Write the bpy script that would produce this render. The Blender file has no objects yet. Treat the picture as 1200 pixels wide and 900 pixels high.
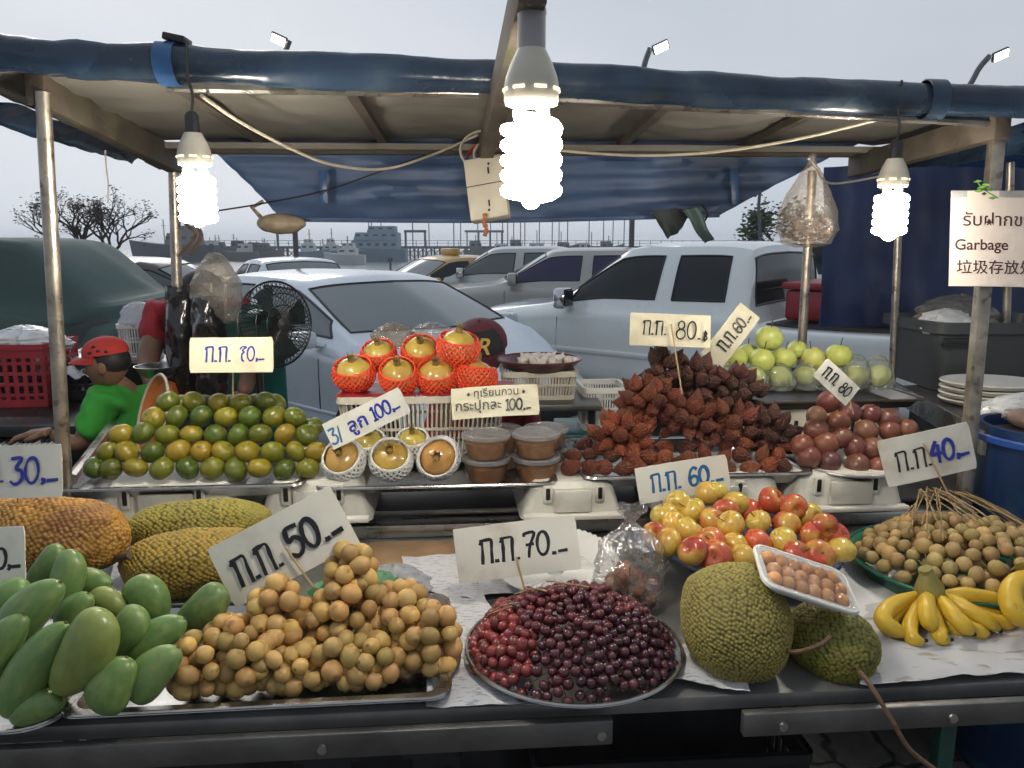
import bpy, bmesh, math, random
from mathutils import Vector, Matrix, kdtree, noise
PI = math.pi; rad = math.radians
SC = bpy.context.scene; COL = SC.collection
V = Vector

# ---------------------------------------------------------------- camera, sky, sun, exposure
HC = 1.55; PITCH = rad(10.2); FPX = 900.0
cam = bpy.data.cameras.new('camera'); cam.sensor_width = 36; cam.lens = 27.0; cam.clip_start = .02; cam.clip_end = 6000
co = bpy.data.objects.new('camera', cam); COL.objects.link(co)
co.location = (0, 0, HC); co.rotation_euler = (PI/2 - PITCH, 0, 0); SC.camera = co
SC.view_settings.view_transform = 'Standard'; SC.view_settings.look = 'None'
SC.view_settings.exposure = 0.0; SC.view_settings.gamma = 1; SC.view_settings.use_curve_mapping = False
SC.render.engine = 'CYCLES'
cy = SC.cycles; cy.use_denoising = True; cy.use_light_tree = True
cy.max_bounces = 8; cy.volume_bounces = 1; cy.diffuse_bounces = 3; cy.glossy_bounces = 3; cy.transmission_bounces = 6; cy.transparent_max_bounces = 16
cy.sample_clamp_indirect = 4; cy.caustics_reflective = False; cy.caustics_refractive = False
w = bpy.data.worlds.new('World'); SC.world = w; w.use_nodes = True
nt = w.node_tree; nt.nodes.clear()
def N(t, typ, **k):
    n = t.nodes.new(typ)
    for a, b in k.items(): setattr(n, a, b)
    return n
out = N(nt, 'ShaderNodeOutputWorld'); bg = N(nt, 'ShaderNodeBackground')
SKY_EL, SKY_ROT = rad(24), rad(-25)
SKY_BEHIND = .62     # dimming added to the sky behind the viewer, for contrast on the fruit
sky = N(nt, 'ShaderNodeTexSky'); sky.sky_type = 'NISHITA'; sky.sun_disc = False
sky.sun_elevation = SKY_EL; sky.sun_rotation = SKY_ROT; sky.dust_density = 3
tc = N(nt, 'ShaderNodeTexCoord'); mp = N(nt, 'ShaderNodeMapping'); mp.inputs['Scale'].default_value = (1.0, 1.0, 2.6)
nz = N(nt, 'ShaderNodeTexNoise'); nz.inputs['Scale'].default_value = 1.5; nz.inputs['Detail'].default_value = 5; nz.inputs['Roughness'].default_value = .45
rp = N(nt, 'ShaderNodeValToRGB')
rp.color_ramp.elements[0].position = .34; rp.color_ramp.elements[0].color = (.72, .79, .88, 1)
rp.color_ramp.elements[1].position = .68; rp.color_ramp.elements[1].color = (.98, 1.0, 1.06, 1)
ml = N(nt, 'ShaderNodeMix', data_type='RGBA', blend_type='MULTIPLY'); ml.inputs[0].default_value = 1
ml.inputs[7].default_value = (6.95, 7.25, 7.55, 1)
mx = N(nt, 'ShaderNodeMix', data_type='RGBA'); mx.inputs[0].default_value = .975
L = nt.links.new
L(tc.outputs['Generated'], mp.inputs['Vector']); L(mp.outputs[0], nz.inputs['Vector']); L(nz.outputs['Fac'], rp.inputs[0])
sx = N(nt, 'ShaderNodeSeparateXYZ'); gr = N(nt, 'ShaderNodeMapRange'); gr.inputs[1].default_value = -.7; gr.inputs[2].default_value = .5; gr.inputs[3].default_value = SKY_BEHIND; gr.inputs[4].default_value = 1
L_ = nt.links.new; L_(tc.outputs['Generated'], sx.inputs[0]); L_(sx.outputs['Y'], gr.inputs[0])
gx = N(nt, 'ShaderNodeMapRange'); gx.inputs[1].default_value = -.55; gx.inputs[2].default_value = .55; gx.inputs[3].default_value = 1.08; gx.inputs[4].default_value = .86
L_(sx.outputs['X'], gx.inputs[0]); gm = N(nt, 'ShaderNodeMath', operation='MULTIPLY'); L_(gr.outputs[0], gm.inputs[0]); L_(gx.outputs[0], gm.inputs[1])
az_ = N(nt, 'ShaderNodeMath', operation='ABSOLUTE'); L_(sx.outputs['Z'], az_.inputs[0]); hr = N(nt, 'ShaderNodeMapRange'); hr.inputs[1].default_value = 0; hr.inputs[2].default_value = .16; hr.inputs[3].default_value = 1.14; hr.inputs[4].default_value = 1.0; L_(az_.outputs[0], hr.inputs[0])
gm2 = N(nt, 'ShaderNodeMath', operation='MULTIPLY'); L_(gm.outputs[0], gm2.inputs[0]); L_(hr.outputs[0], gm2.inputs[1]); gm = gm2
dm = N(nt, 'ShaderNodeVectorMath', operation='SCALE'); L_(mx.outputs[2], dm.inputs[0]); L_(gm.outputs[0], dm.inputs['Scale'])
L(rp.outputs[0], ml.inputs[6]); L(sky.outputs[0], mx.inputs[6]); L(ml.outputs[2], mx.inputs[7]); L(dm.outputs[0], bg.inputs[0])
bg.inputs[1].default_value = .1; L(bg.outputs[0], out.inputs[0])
sd = bpy.data.lights.new('overcast_sun', 'SUN'); sd.energy = .5; sd.angle = rad(25); sd.color = (1, .95, .88)
so = bpy.data.objects.new('overcast_sun', sd); COL.objects.link(so)
so.rotation_euler = (PI/2 - SKY_EL, 0, PI - SKY_ROT)
BULB_STRENGTH = 140.0

# ---------------------------------------------------------------- pixel <-> space (pixels of the 1200 x 900 photograph)
cp, sp = math.cos(PITCH), math.sin(PITCH)
TANY = math.tan(rad(4.5))
CAMP = V((0, 0, HC))
def ray(px, py):
    u, v = (px-600)/FPX, (450-py)/FPX
    return V((u, cp + v*sp, -sp + v*cp))
def at(px, py, Y): d = ray(px, py); return CAMP + d*(Y/d.y)
def S(px, py, ys): d = ray(px, py); return CAMP + d*(ys/(d.y - d.x*TANY))   # on a plane parallel to the stall front
def atz(px, py, z): d = ray(px, py); return CAMP + d*((z-HC)/d.z)
def mpp(p): return ((p - CAMP).dot(V((0, cp, -sp))))/FPX                    # metres per pixel at a point
CR, CU, CN = V((1, 0, 0)), V((0, sp, cp)), V((0, -cp, sp))                  # camera right, up, towards the camera

# ---------------------------------------------------------------- materials
def lin(r, g, b):
    f = lambda c: (c/255/12.92) if c/255 <= .04045 else ((c/255+.055)/1.055)**2.4
    return (f(r), f(g), f(b), 1)
def mat(name, col, rough=.5, metal=0, var=.12, vscale=6, bump=0, bscale=40, coat=0, trans=0, alpha=1, objcol=False, col2=None, m2=None, spec=.5, sub=0, ior=None, bdetail=3, coords='Object'):
    """principled material; var = brightness mottling, col2/m2 = second colour in patches (scale, low, high)"""
    m = bpy.data.materials.new(name); m.use_nodes = True; t = m.node_tree; b = t.nodes['Principled BSDF']; L = t.links.new
    if len(col) == 3: col = (*col, 1)
    tc = N(t, 'ShaderNodeTexCoord'); src = tc.outputs[coords]
    oi = N(t, 'ShaderNodeObjectInfo')
    ad = N(t, 'ShaderNodeVectorMath', operation='ADD'); mu = N(t, 'ShaderNodeMath', operation='MULTIPLY'); mu.inputs[1].default_value = 37
    L(oi.outputs['Random'], mu.inputs[0]); L(src, ad.inputs[0]); L(mu.outputs[0], ad.inputs[1]); src = ad.outputs[0]
    if objcol: cs = oi.outputs['Color']
    else:
        rg = N(t, 'ShaderNodeRGB'); rg.outputs[0].default_value = col; cs = rg.outputs[0]
    if col2 is not None:
        if len(col2) == 3: col2 = (*col2, 1)
        n2 = N(t, 'ShaderNodeTexNoise'); n2.inputs['Scale'].default_value = m2[0]; n2.inputs['Detail'].default_value = 4; L(src, n2.inputs['Vector'])
        r2 = N(t, 'ShaderNodeMapRange'); r2.inputs[1].default_value = m2[1]; r2.inputs[2].default_value = m2[2]; L(n2.outputs['Fac'], r2.inputs[0])
        x2 = N(t, 'ShaderNodeMix', data_type='RGBA'); L(r2.outputs[0], x2.inputs[0]); L(cs, x2.inputs[6]); x2.inputs[7].default_value = col2; cs = x2.outputs[2]
    if var:
        n1 = N(t, 'ShaderNodeTexNoise'); n1.inputs['Scale'].default_value = vscale; n1.inputs['Detail'].default_value = 5; L(src, n1.inputs['Vector'])
        r1 = N(t, 'ShaderNodeMapRange'); r1.inputs[1].default_value = .3; r1.inputs[2].default_value = .7; r1.inputs[3].default_value = 1-var; r1.inputs[4].default_value = 1+var
        L(n1.outputs['Fac'], r1.inputs[0])
        hs = N(t, 'ShaderNodeHueSaturation'); L(r1.outputs[0], hs.inputs['Value']); L(cs, hs.inputs['Color']); cs = hs.outputs[0]
        rr = N(t, 'ShaderNodeMapRange'); rr.inputs[1].default_value = .3; rr.inputs[2].default_value = .7; rr.inputs[3].default_value = max(.02, rough-.08); rr.inputs[4].default_value = min(1, rough+.1)
        L(n1.outputs['Fac'], rr.inputs[0]); L(rr.outputs[0], b.inputs['Roughness'])
    else: b.inputs['Roughness'].default_value = rough
    L(cs, b.inputs['Base Color'])
    b.inputs['Metallic'].default_value = metal; b.inputs['Coat Weight'].default_value = coat; b.inputs['Coat Roughness'].default_value = .08
    b.inputs['Transmission Weight'].default_value = trans; b.inputs['Alpha'].default_value = alpha; b.inputs['Specular IOR Level'].default_value = spec
    if ior: b.inputs['IOR'].default_value = ior
    if sub:
        b.inputs['Subsurface Weight'].default_value = sub; b.inputs['Subsurface Radius'].default_value = (.01, .006, .003)
    if bump:
        nb = N(t, 'ShaderNodeTexNoise'); nb.inputs['Scale'].default_value = bscale; nb.inputs['Detail'].default_value = bdetail; L(src, nb.inputs['Vector'])
        bp = N(t, 'ShaderNodeBump'); bp.inputs['Strength'].default_value = bump; bp.inputs['Distance'].default_value = .01
        L(nb.outputs['Fac'], bp.inputs['Height']); L(bp.outputs[0], b.inputs['Normal'])
    return m
def emit(name, col, s):
    m = bpy.data.materials.new(name); m.use_nodes = True; t = m.node_tree; t.nodes.clear()
    e = N(t, 'ShaderNodeEmission'); e.inputs[0].default_value = (*col, 1); e.inputs[1].default_value = s
    o = N(t, 'ShaderNodeOutputMaterial'); t.links.new(e.outputs[0], o.inputs[0]); return m
def film(name, tint=(1, 1, 1), gloss=.25, haze=.12, rough=.08):
    """thin clear plastic: mostly see-through, with sharp reflections and a little milkiness"""
    m = bpy.data.materials.new(name); m.use_nodes = True; t = m.node_tree; t.nodes.clear(); L = t.links.new
    tr = N(t, 'ShaderNodeBsdfTransparent'); tr.inputs[0].default_value = (*tint, 1)
    gl = N(t, 'ShaderNodeBsdfGlossy'); gl.inputs['Roughness'].default_value = rough
    df = N(t, 'ShaderNodeBsdfDiffuse'); df.inputs[0].default_value = (.8*tint[0], .8*tint[1], .8*tint[2], 1)
    tl = N(t, 'ShaderNodeBsdfTranslucent'); tl.inputs[0].default_value = (.8*tint[0], .8*tint[1], .8*tint[2], 1)
    lw = N(t, 'ShaderNodeLayerWeight'); lw.inputs[0].default_value = .35
    tcn = N(t, 'ShaderNodeTexCoord'); nb = N(t, 'ShaderNodeTexNoise'); nb.inputs['Scale'].default_value = 22; nb.inputs['Detail'].default_value = 4; nb.inputs['Distortion'].default_value = 1.5
    L(tcn.outputs['Object'], nb.inputs['Vector'])
    bp = N(t, 'ShaderNodeBump'); bp.inputs['Strength'].default_value = .9; bp.inputs['Distance'].default_value = .02; L(nb.outputs['Fac'], bp.inputs['Height'])
    for n in (gl, lw): L(bp.outputs[0], n.inputs['Normal'])
    a = N(t, 'ShaderNodeMixShader'); a.inputs[0].default_value = .5; L(df.outputs[0], a.inputs[1]); L(tl.outputs[0], a.inputs[2])
    b = N(t, 'ShaderNodeMixShader'); b.inputs[0].default_value = haze; L(tr.outputs[0], b.inputs[1]); L(a.outputs[0], b.inputs[2])
    mr = N(t, 'ShaderNodeMapRange'); mr.inputs[3].default_value = gloss*.3; mr.inputs[4].default_value = min(1, gloss*2.2); L(lw.outputs['Fresnel'], mr.inputs[0])
    c = N(t, 'ShaderNodeMixShader'); L(mr.outputs[0], c.inputs[0]); L(b.outputs[0], c.inputs[1]); L(gl.outputs[0], c.inputs[2])
    o = N(t, 'ShaderNodeOutputMaterial'); L(c.outputs[0], o.inputs[0]); return m

M = {}
M['steel'] = mat('steel', (.50, .48, .45), .28, 1, .2, 14, .05, 80)
M['tray_steel'] = mat('tray_steel', (.42, .42, .42), .30, 1, .15, 10, .06, 30)
M['dull_steel'] = mat('dull_steel', (.16, .155, .15), .45, .8, .25, 9, .1, 60)
M['pole'] = mat('pole', (.42, .37, .31), .34, .9, .3, 18, .1, 90, col2=(.10, .06, .035), m2=(30, .58, .75))
M['white_box'] = mat('white_box', (.72, .69, .61), .55, 0, .10, 8, .1, 120, col2=(.38, .33, .26), m2=(9, .55, .8))
M['board'] = mat('board', (.72, .70, .62), .45, 0, .06, 9, .08, 30, col2=(.52, .47, .36), m2=(11, .55, .80))
M['cream_board'] = mat('cream_board', (.74, .68, .50), .45, 0, .06, 9, .08, 30, col2=(.56, .48, .32), m2=(11, .56, .82))
M['ink'] = mat('ink', (.012, .012, .015), .4, 0, .3, 60)
M['blue_ink'] = mat('blue_ink', (.02, .035, .30), .4, 0, .3, 60)
M['teal_ink'] = mat('teal_ink', (.015, .12, .30), .4, 0, .3, 60)
M['brown_ink'] = mat('brown_ink', (.055, .02, .02), .4, 0, .2, 60)
M['wood'] = mat('wood', (.26, .16, .085), .65, 0, .3, 12, .2, 60)
M['stick'] = mat('stick', (.48, .34, .17), .6, 0, .15, 30)
M['old_wood'] = mat('old_wood', (.07, .055, .042), .7, 0, .35, 9, .3, 50, col2=(.07, .07, .04), m2=(7, .5, .7))
M['twig'] = mat('twig', (.15, .085, .045), .75, 0, .3, 40, .3, 120)
M['straw'] = mat('straw', (.30, .21, .10), .7, 0, .3, 40, .3, 120)
M['tarp'] = mat('tarp', (.018, .036, .070), .27, 0, .4, 5, .4, 14, col2=(.04, .062, .09), m2=(9, .5, .75))
M['valance'] = mat('valance', (.075, .125, .25), .5, 0, .3, 4, .8, 7)
M['counter'] = mat('counter', (.15, .15, .15), .42, .3, .25, 5, .1, 30, col2=(.24, .23, .21), m2=(6, .5, .75))
M['tarp_dark'] = mat('tarp_dark', (.018, .035, .115), .42, 0, .3, 3, .3, 10)
M['tarp_strip'] = mat('tarp_strip', (.025, .09, .24), .35, 0, .2, 20, .2, 40)
M['canvas'] = mat('canvas', (.19, .178, .16), .75, 0, .2, 3, .15, 25, col2=(.15, .135, .115), m2=(4, .5, .8))
M['cover_green'] = mat('cover_green', (.060, .105, .098), .7, 0, .2, 3, .3, 12)
M['black_plastic'] = mat('black_plastic', (.012, .012, .014), .35, 0, .2, 20)
M['black_film'] = mat('black_film', (.010, .010, .011), .13, 0, .2, 10, .9, 14, coat=.6)
M['rubber'] = mat('rubber', (.015, .015, .016), .75, 0, .3, 20)
M['grey_plastic'] = mat('grey_plastic', (.052, .058, .062), .5, 0, .12, 6)
M['white_plastic'] = mat('white_plastic', (.70, .69, .66), .4, 0, .06, 8)
M['cream_plastic'] = mat('cream_plastic', (.62, .57, .47), .4, 0, .1, 8)
M['red_plastic'] = mat('red_plastic', (.30, .02, .03), .4, 0, .15, 10)
M['maroon_plastic'] = mat('maroon_plastic', (.10, .025, .03), .3, 0, .12, 10)
M['blue_plastic'] = mat('blue_plastic', (.02, .07, .30), .35, 0, .2, 8, .1, 20)
M['navy_plate'] = mat('navy_plate', (.022, .040, .115), .25, 0, .1, 8)
M['green_plate'] = mat('green_plate', (.012, .13, .075), .3, 0, .12, 8)
M['teal_plastic'] = mat('teal_plastic', (.01, .12, .11), .4, 0, .1, 8)
M['orange_plastic'] = mat('orange_plastic', (.55, .16, .03), .4, 0, .12, 8)
M['paper'] = mat('paper', (.66, .66, .68), .8, 0, .06, 20, .2, 12)
M['bag_white'] = film('bag_white', (.93, .95, 1), .18, .55, .25)
M['bag_soft'] = film('bag_soft', (.97, 1, .96), .28, .24, .12)
M['cling'] = film('cling', (1, 1, 1), .22, .015, .05)
M['film'] = film('clear_film', (1, 1, 1), .30, .07, .06)
M['bag_film'] = film('bag_film', (.97, .97, .97), .26, .16, .08)
M['bag_peel'] = film('bag_peel', (.90, .84, .78), .10, .10, .35)
M['bag_brown'] = film('bag_brown', (.86, .80, .72), .25, .28, .15)
M['ground_glass'] = mat('cup_plastic', (.8, .8, .78), .15, 0, 0, trans=.55, spec=.5)

# ---------------------------------------------------------------- mesh helpers
class MB:
    def __init__(s): s.b = bmesh.new()
    def face(s, pts):
        try: return s.b.faces.new([s.b.verts.new(p) for p in pts])
        except ValueError: return None
    def box(s, c, size, m=None, bev=0):
        bb = bmesh.new(); bmesh.ops.create_cube(bb, size=1)
        bmesh.ops.scale(bb, vec=size, verts=bb.verts)
        if bev: bmesh.ops.bevel(bb, geom=list(bb.edges), offset=bev, segments=2, affect='EDGES', profile=.5)
        T = Matrix.Translation(V(c)) @ (m.to_4x4() if m else Matrix())
        bmesh.ops.transform(bb, matrix=T, verts=bb.verts); s.add(bb); return s
    def beam(s, a, b, wx, wz, up=V((0, 0, 1)), bev=0):
        a, b = V(a), V(b); d = b-a; y = d.normalized(); x = y.cross(up).normalized(); z = x.cross(y)
        return s.box((a+b)/2, (wx, d.length, wz), Matrix((x, y, z)).transposed(), bev)
    def add(s, bb):
        me = bpy.data.meshes.new('t'); bb.to_mesh(me); bb.free(); s.b.from_mesh(me); bpy.data.meshes.remove(me); return s
    def grid(s, rows, close=False):
        vs = [[s.b.verts.new(p) for p in r] for r in rows]
        n = len(rows[0])
        for i in range(len(rows)-1):
            for j in range(n if close else n-1):
                k = (j+1) % n
                q = [vs[i][j], vs[i][k], vs[i+1][k], vs[i+1][j]]
                try: s.b.faces.new(q)
                except ValueError: pass
        return vs
    def loft(s, rings, cap0=True, cap1=True):
        vs = s.grid(rings, True)
        if cap0: s.b.faces.new(list(reversed(vs[0])))
        if cap1: s.b.faces.new(vs[-1])
        return s
    def tube(s, pts, r, n=8, caps=True, mod=0):
        pts = [V(p) for p in pts]; k = len(pts)
        rs = r if isinstance(r, (list, tuple)) else [r]*k
        t0 = (pts[1]-pts[0]).normalized(); up = V((0, 0, 1)) if abs(t0.z) < .9 else V((1, 0, 0))
        x = t0.cross(up).normalized(); rings = []
        for i in range(k):
            t = (pts[min(i+1, k-1)]-pts[max(i-1, 0)]).normalized()
            x = (x - t*x.dot(t)).normalized(); y = t.cross(x)
            rings.append([pts[i] + (x*math.cos(a)+y*math.sin(a))*rs[i]*(1+mod*math.cos(5*a)) for a in [2*PI*j/n for j in range(n)]])
        return s.loft(rings, caps, caps)
    def lathe(s, prof, n=24, c=(0, 0, 0), m=None, cap0=False, cap1=False):
        c = V(c); rings = []
        for r, z in prof:
            ring = [V((r*math.cos(2*PI*j/n), r*math.sin(2*PI*j/n), z)) for j in range(n)]
            rings.append([c + (m @ p if m else p) for p in ring])
        return s.loft(rings, cap0, cap1)
    def sphere(s, c, r, sub=2, m=None):
        bb = bmesh.new(); bmesh.ops.create_icosphere(bb, subdivisions=sub, radius=1)
        if not isinstance(r, (tuple, list)): r = (r, r, r)
        bmesh.ops.scale(bb, vec=r, verts=bb.verts)
        bmesh.ops.transform(bb, matrix=Matrix.Translation(V(c)) @ (m.to_4x4() if m else Matrix()), verts=bb.verts)
        return s.add(bb)
    def xform(s, m): bmesh.ops.transform(s.b, matrix=m, verts=s.b.verts); return s
    def mesh(s, name, m, smooth=True, angle=.6, solid=0):
        b = s.b; bmesh.ops.remove_doubles(b, verts=b.verts, dist=1e-6)
        bmesh.ops.recalc_face_normals(b, faces=b.faces)
        if solid: bmesh.ops.solidify(b, geom=list(b.faces), thickness=solid)
        for f in b.faces: f.smooth = smooth
        for e in b.edges:
            if len(e.link_faces) == 2 and e.calc_face_angle(0) > angle: e.smooth = False
        me = bpy.data.meshes.new(name); b.to_mesh(me); b.free()
        if m: me.materials.append(M[m] if isinstance(m, str) else m)
        return me
    def build(s, name, m, parent=None, smooth=True, angle=.6, solid=0, world=False):
        if world and parent is not None:
            r = parent
            while r.parent: r = r.parent
            s.xform(basis(r).inverted())
        return put(name, s.mesh(name, m, smooth, angle, solid), parent)
def basis(o): return Matrix.Translation(o.location) @ o.rotation_euler.to_matrix().to_4x4() @ Matrix.Diagonal((*o.scale, 1))
def put(name, me, parent=None, loc=None, rot=None):
    o = bpy.data.objects.new(name, me); COL.objects.link(o); o.parent = parent
    if loc is not None: o.location = loc
    if rot is not None: o.rotation_euler = rot.to_euler() if isinstance(rot, (Matrix,)) else rot
    return o
def tag(o, label=None, cat=None, group=None, kind=None):
    if label: o['label'] = label
    if cat: o['category'] = cat
    if group: o['group'] = group
    if kind: o['kind'] = kind
    return o
def thing(name, label, cat, loc=(0, 0, 0), rot=None, group=None):
    return tag(put(name, None, None, loc, rot), label, cat, group)
def kids(o): return [c for c in COL.objects if c.parent == o]
def dup(o, loc=None, rot=None, label=None, tree=None):
    tree = tree or kids_tree(o)
    def cp_(t, par):
        s, ch = t; c = s.copy(); COL.objects.link(c); c.parent = par
        for x in ch: cp_(x, c)
        return c
    r = cp_(tree, None)
    if loc is not None: r.location = loc
    if rot is not None: r.rotation_euler = rot.to_euler() if isinstance(rot, Matrix) else rot
    if label: r['label'] = label
    return r
def kids_tree(o): return (o, [kids_tree(c) for c in kids(o)])
def frame(z, x=None):
    """rotation whose local z is the given direction"""
    z = V(z).normalized(); x = V(x) if x is not None else (V((1, 0, 0)) if abs(z.x) < .9 else V((0, 1, 0)))
    x = (x - z*x.dot(z)).normalized(); y = z.cross(x)
    return Matrix((x, y, z)).transposed()
def fbm(p, s=1.0, o=3): return noise.fractal(V(p)*s, 1.0, 2.0, o)
def rrect(w, d, r, n=5):
    pts = []
    for cx, cy_, a0 in ((w/2-r, d/2-r, 0), (-w/2+r, d/2-r, 90), (-w/2+r, -d/2+r, 180), (w/2-r, -d/2+r, 270)):
        for i in range(n+1):
            a = rad(a0 + 90*i/n); pts.append((cx + r*math.cos(a), cy_ + r*math.sin(a)))
    return pts
def sheet(mb, p00, p10, p11, p01, nu=20, nv=12, f=None):
    p00, p10, p11, p01 = map(V, (p00, p10, p11, p01)); rows = []
    for j in range(nv+1):
        v = j/nv; r = []
        for i in range(nu+1):
            u = i/nu; p = p00.lerp(p10, u).lerp(p01.lerp(p11, u), v)
            r.append(p + f(u, v, p) if f else p)
        rows.append(r)
    return mb.grid(rows)
def cat_path(pts, n=6):
    pts = [V(p) for p in pts]; out = []
    for i in range(len(pts)-1):
        a, b, c, d = pts[max(i-1, 0)], pts[i], pts[i+1], pts[min(i+2, len(pts)-1)]
        for k in range(n):
            t = k/n; out.append(.5*((2*b) + (c-a)*t + (2*a-5*b+4*c-d)*t*t + (3*b-a-3*c+d)*t**3))
    out.append(pts[-1]); return out
# ================================================================ THE SETTING
LOT = -.10
def paving_mat():
    m = bpy.data.materials.new('paving'); m.use_nodes = True; t = m.node_tree; b = t.nodes['Principled BSDF']; L = t.links.new
    tc = N(t, 'ShaderNodeTexCoord'); mp = N(t, 'ShaderNodeMapping'); mp.inputs['Scale'].default_value = (5.5, 5.5, 5.5)
    nd = N(t, 'ShaderNodeTexNoise'); nd.inputs['Scale'].default_value = 2.2
    ad = N(t, 'ShaderNodeVectorMath', operation='MULTIPLY_ADD'); ad.inputs[1].default_value = (.35, .35, 0)
    vo = N(t, 'ShaderNodeTexVoronoi', feature='DISTANCE_TO_EDGE'); vo.inputs['Scale'].default_value = 1; vo.inputs['Randomness'].default_value = .35
    vc = N(t, 'ShaderNodeTexVoronoi'); vc.inputs['Scale'].default_value = 1; vc.inputs['Randomness'].default_value = .35
    r = N(t, 'ShaderNodeMapRange'); r.inputs[1].default_value = .015; r.inputs[2].default_value = .06
    n2 = N(t, 'ShaderNodeTexNoise'); n2.inputs['Scale'].default_value = 30; n2.inputs['Detail'].default_value = 6
    x = N(t, 'ShaderNodeMix', data_type='RGBA'); x.inputs[6].default_value = (.05, .045, .04, 1); x.inputs[7].default_value = (.20, .185, .165, 1)
    h = N(t, 'ShaderNodeHueSaturation'); sv = N(t, 'ShaderNodeMapRange'); sv.inputs[3].default_value = .6; sv.inputs[4].default_value = 1.35
    L(tc.outputs['Object'], mp.inputs[0]); L(mp.outputs[0], nd.inputs['Vector']); L(nd.outputs['Color'], ad.inputs[0]); L(mp.outputs[0], ad.inputs[2])
    L(ad.outputs[0], vo.inputs['Vector']); L(ad.outputs[0], vc.inputs['Vector']); L(vo.outputs['Distance'], r.inputs[0]); L(r.outputs[0], x.inputs[0])
    L(tc.outputs['Object'], n2.inputs['Vector']); L(n2.outputs['Fac'], sv.inputs[0]); L(sv.outputs[0], h.inputs['Value']); L(x.outputs[2], h.inputs['Color'])
    L(h.outputs[0], b.inputs['Base Color']); b.inputs['Roughness'].default_value = .85
    bp = N(t, 'ShaderNodeBump'); bp.inputs['Distance'].default_value = .01; L(r.outputs[0], bp.inputs['Height']); L(bp.outputs[0], b.inputs['Normal'])
    return m
M['paving'] = paving_mat()
M['asphalt'] = mat('asphalt', (.06, .06, .062), .85, 0, .25, 3, .3, 60)
M['kerb'] = mat('kerb', (.30, .29, .27), .8, 0, .2, 4, .2, 40)
def water_mat():
    m = mat('water', (.16, .19, .205), .22, 0, 0, spec=.6); t = m.node_tree; b = t.nodes['Principled BSDF']
    tc = N(t, 'ShaderNodeTexCoord'); mp = N(t, 'ShaderNodeMapping'); mp.inputs['Scale'].default_value = (.5, 1.3, 1)
    nb = N(t, 'ShaderNodeTexNoise'); nb.inputs['Scale'].default_value = 1.2; nb.inputs['Detail'].default_value = 4
    bp = N(t, 'ShaderNodeBump'); bp.inputs['Strength'].default_value = .25; bp.inputs['Distance'].default_value = .2
    t.links.new(tc.outputs['Object'], mp.inputs[0]); t.links.new(mp.outputs[0], nb.inputs['Vector']); t.links.new(nb.outputs['Fac'], bp.inputs['Height']); t.links.new(bp.outputs[0], b.inputs['Normal'])
    return m
M['water'] = water_mat()
def struct(name, mb, m): return tag(mb.build(name, m), kind='structure')
b = MB(); b.face([(-30, -6, 0), (30, -6, 0), (30, 3.35, 0), (-30, 3.35, 0)]); struct('pavement', b, 'paving')
b = MB(); b.box((0, 3.43, -.105), (60, .15, .216), None, .015); struct('kerb', b, 'kerb')
b = MB(); b.face([(-160, 3.3, LOT), (160, 3.3, LOT), (160, 27, LOT), (-160, 27, LOT)]); struct('car_park', b, 'asphalt')
b = MB(); b.box((0, 27.3, -1.2), (320, .6, 2.6), None, .04); struct('quay_wall', b, 'kerb')
b = MB(); b.face([(-900, 27.5, -.9), (900, 27.5, -.9), (900, 420, -.9), (-900, 420, -.9)]); struct('sea', b, 'water')
b = MB(); b.face([(-900, -60, -2.6), (900, -60, -2.6), (900, 27.4, -2.6), (-900, 27.4, -2.6)]); struct('ground', b, 'asphalt')
M['line_paint'] = mat('line_paint', (.6, .6, .58), .7, 0, .2, 8)
b = MB()
for i in range(-6, 9): b.face([(i*2.7+.0, 4.2, LOT+.004), (i*2.7+.1, 4.2, LOT+.004), (i*2.7-1.4, 9, LOT+.004), (i*2.7-1.5, 9, LOT+.004)])
struct('parking_lines', b, 'line_paint')

# ---------------------------------------------------------------- pier, ships, boats, posts far over the water
M['far_dark'] = mat('far_dark', (.085, .09, .10), .8, 0, .25, .4)
M['far_white'] = mat('far_white', (.62, .64, .66), .6, 0, .1, .3)
M['far_blue'] = mat('far_blue', (.20, .30, .38), .6, 0, .15, .3)
M['far_navy'] = mat('far_navy', (.04, .05, .085), .6, 0, .15, .3)
M['far_roof'] = mat('far_roof', (.16, .17, .18), .7, 0, .15, .3)
M['far_glass'] = mat('far_glass', (.03, .035, .04), .2, 0, 0)
PY = 150.0
SEA = -0.9
pier = thing('pier', 'long dark pier on lattice piles running out across the harbour behind the cars', 'pier', (0, PY, SEA))
pz = 1.9
b = MB(); b.box((25, PY, SEA+pz+.25), (170, 7, .5)); b.build('deck', 'far_dark', pier, world=True)
b = MB(); x = -60
while x < 110:
    b.box((x, PY-3, SEA+pz/2), (.3, .3, pz)); b.box((x, PY+3, SEA+pz/2), (.3, .3, pz))
    b.beam((x, PY-3.05, SEA+.2), (x+1.6, PY-3.05, SEA+pz), .14, .14); b.beam((x+1.6, PY-3.1, SEA+.2), (x, PY-3.1, SEA+pz), .14, .14)
    x += 1.6
b.build('piles', 'far_dark', pier, world=True)
b = MB(); b.box((25, PY-3.3, SEA+pz+1.5), (170, .08, .08)); b.box((25, PY-3.3, SEA+pz+1.0), (170, .06, .06)); x = -60
while x < 110: b.box((x, PY-3.3, SEA+pz+1.0), (.1, .1, 1.1)); x += 2
b.build('railing', 'far_dark', pier, world=True)

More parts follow.
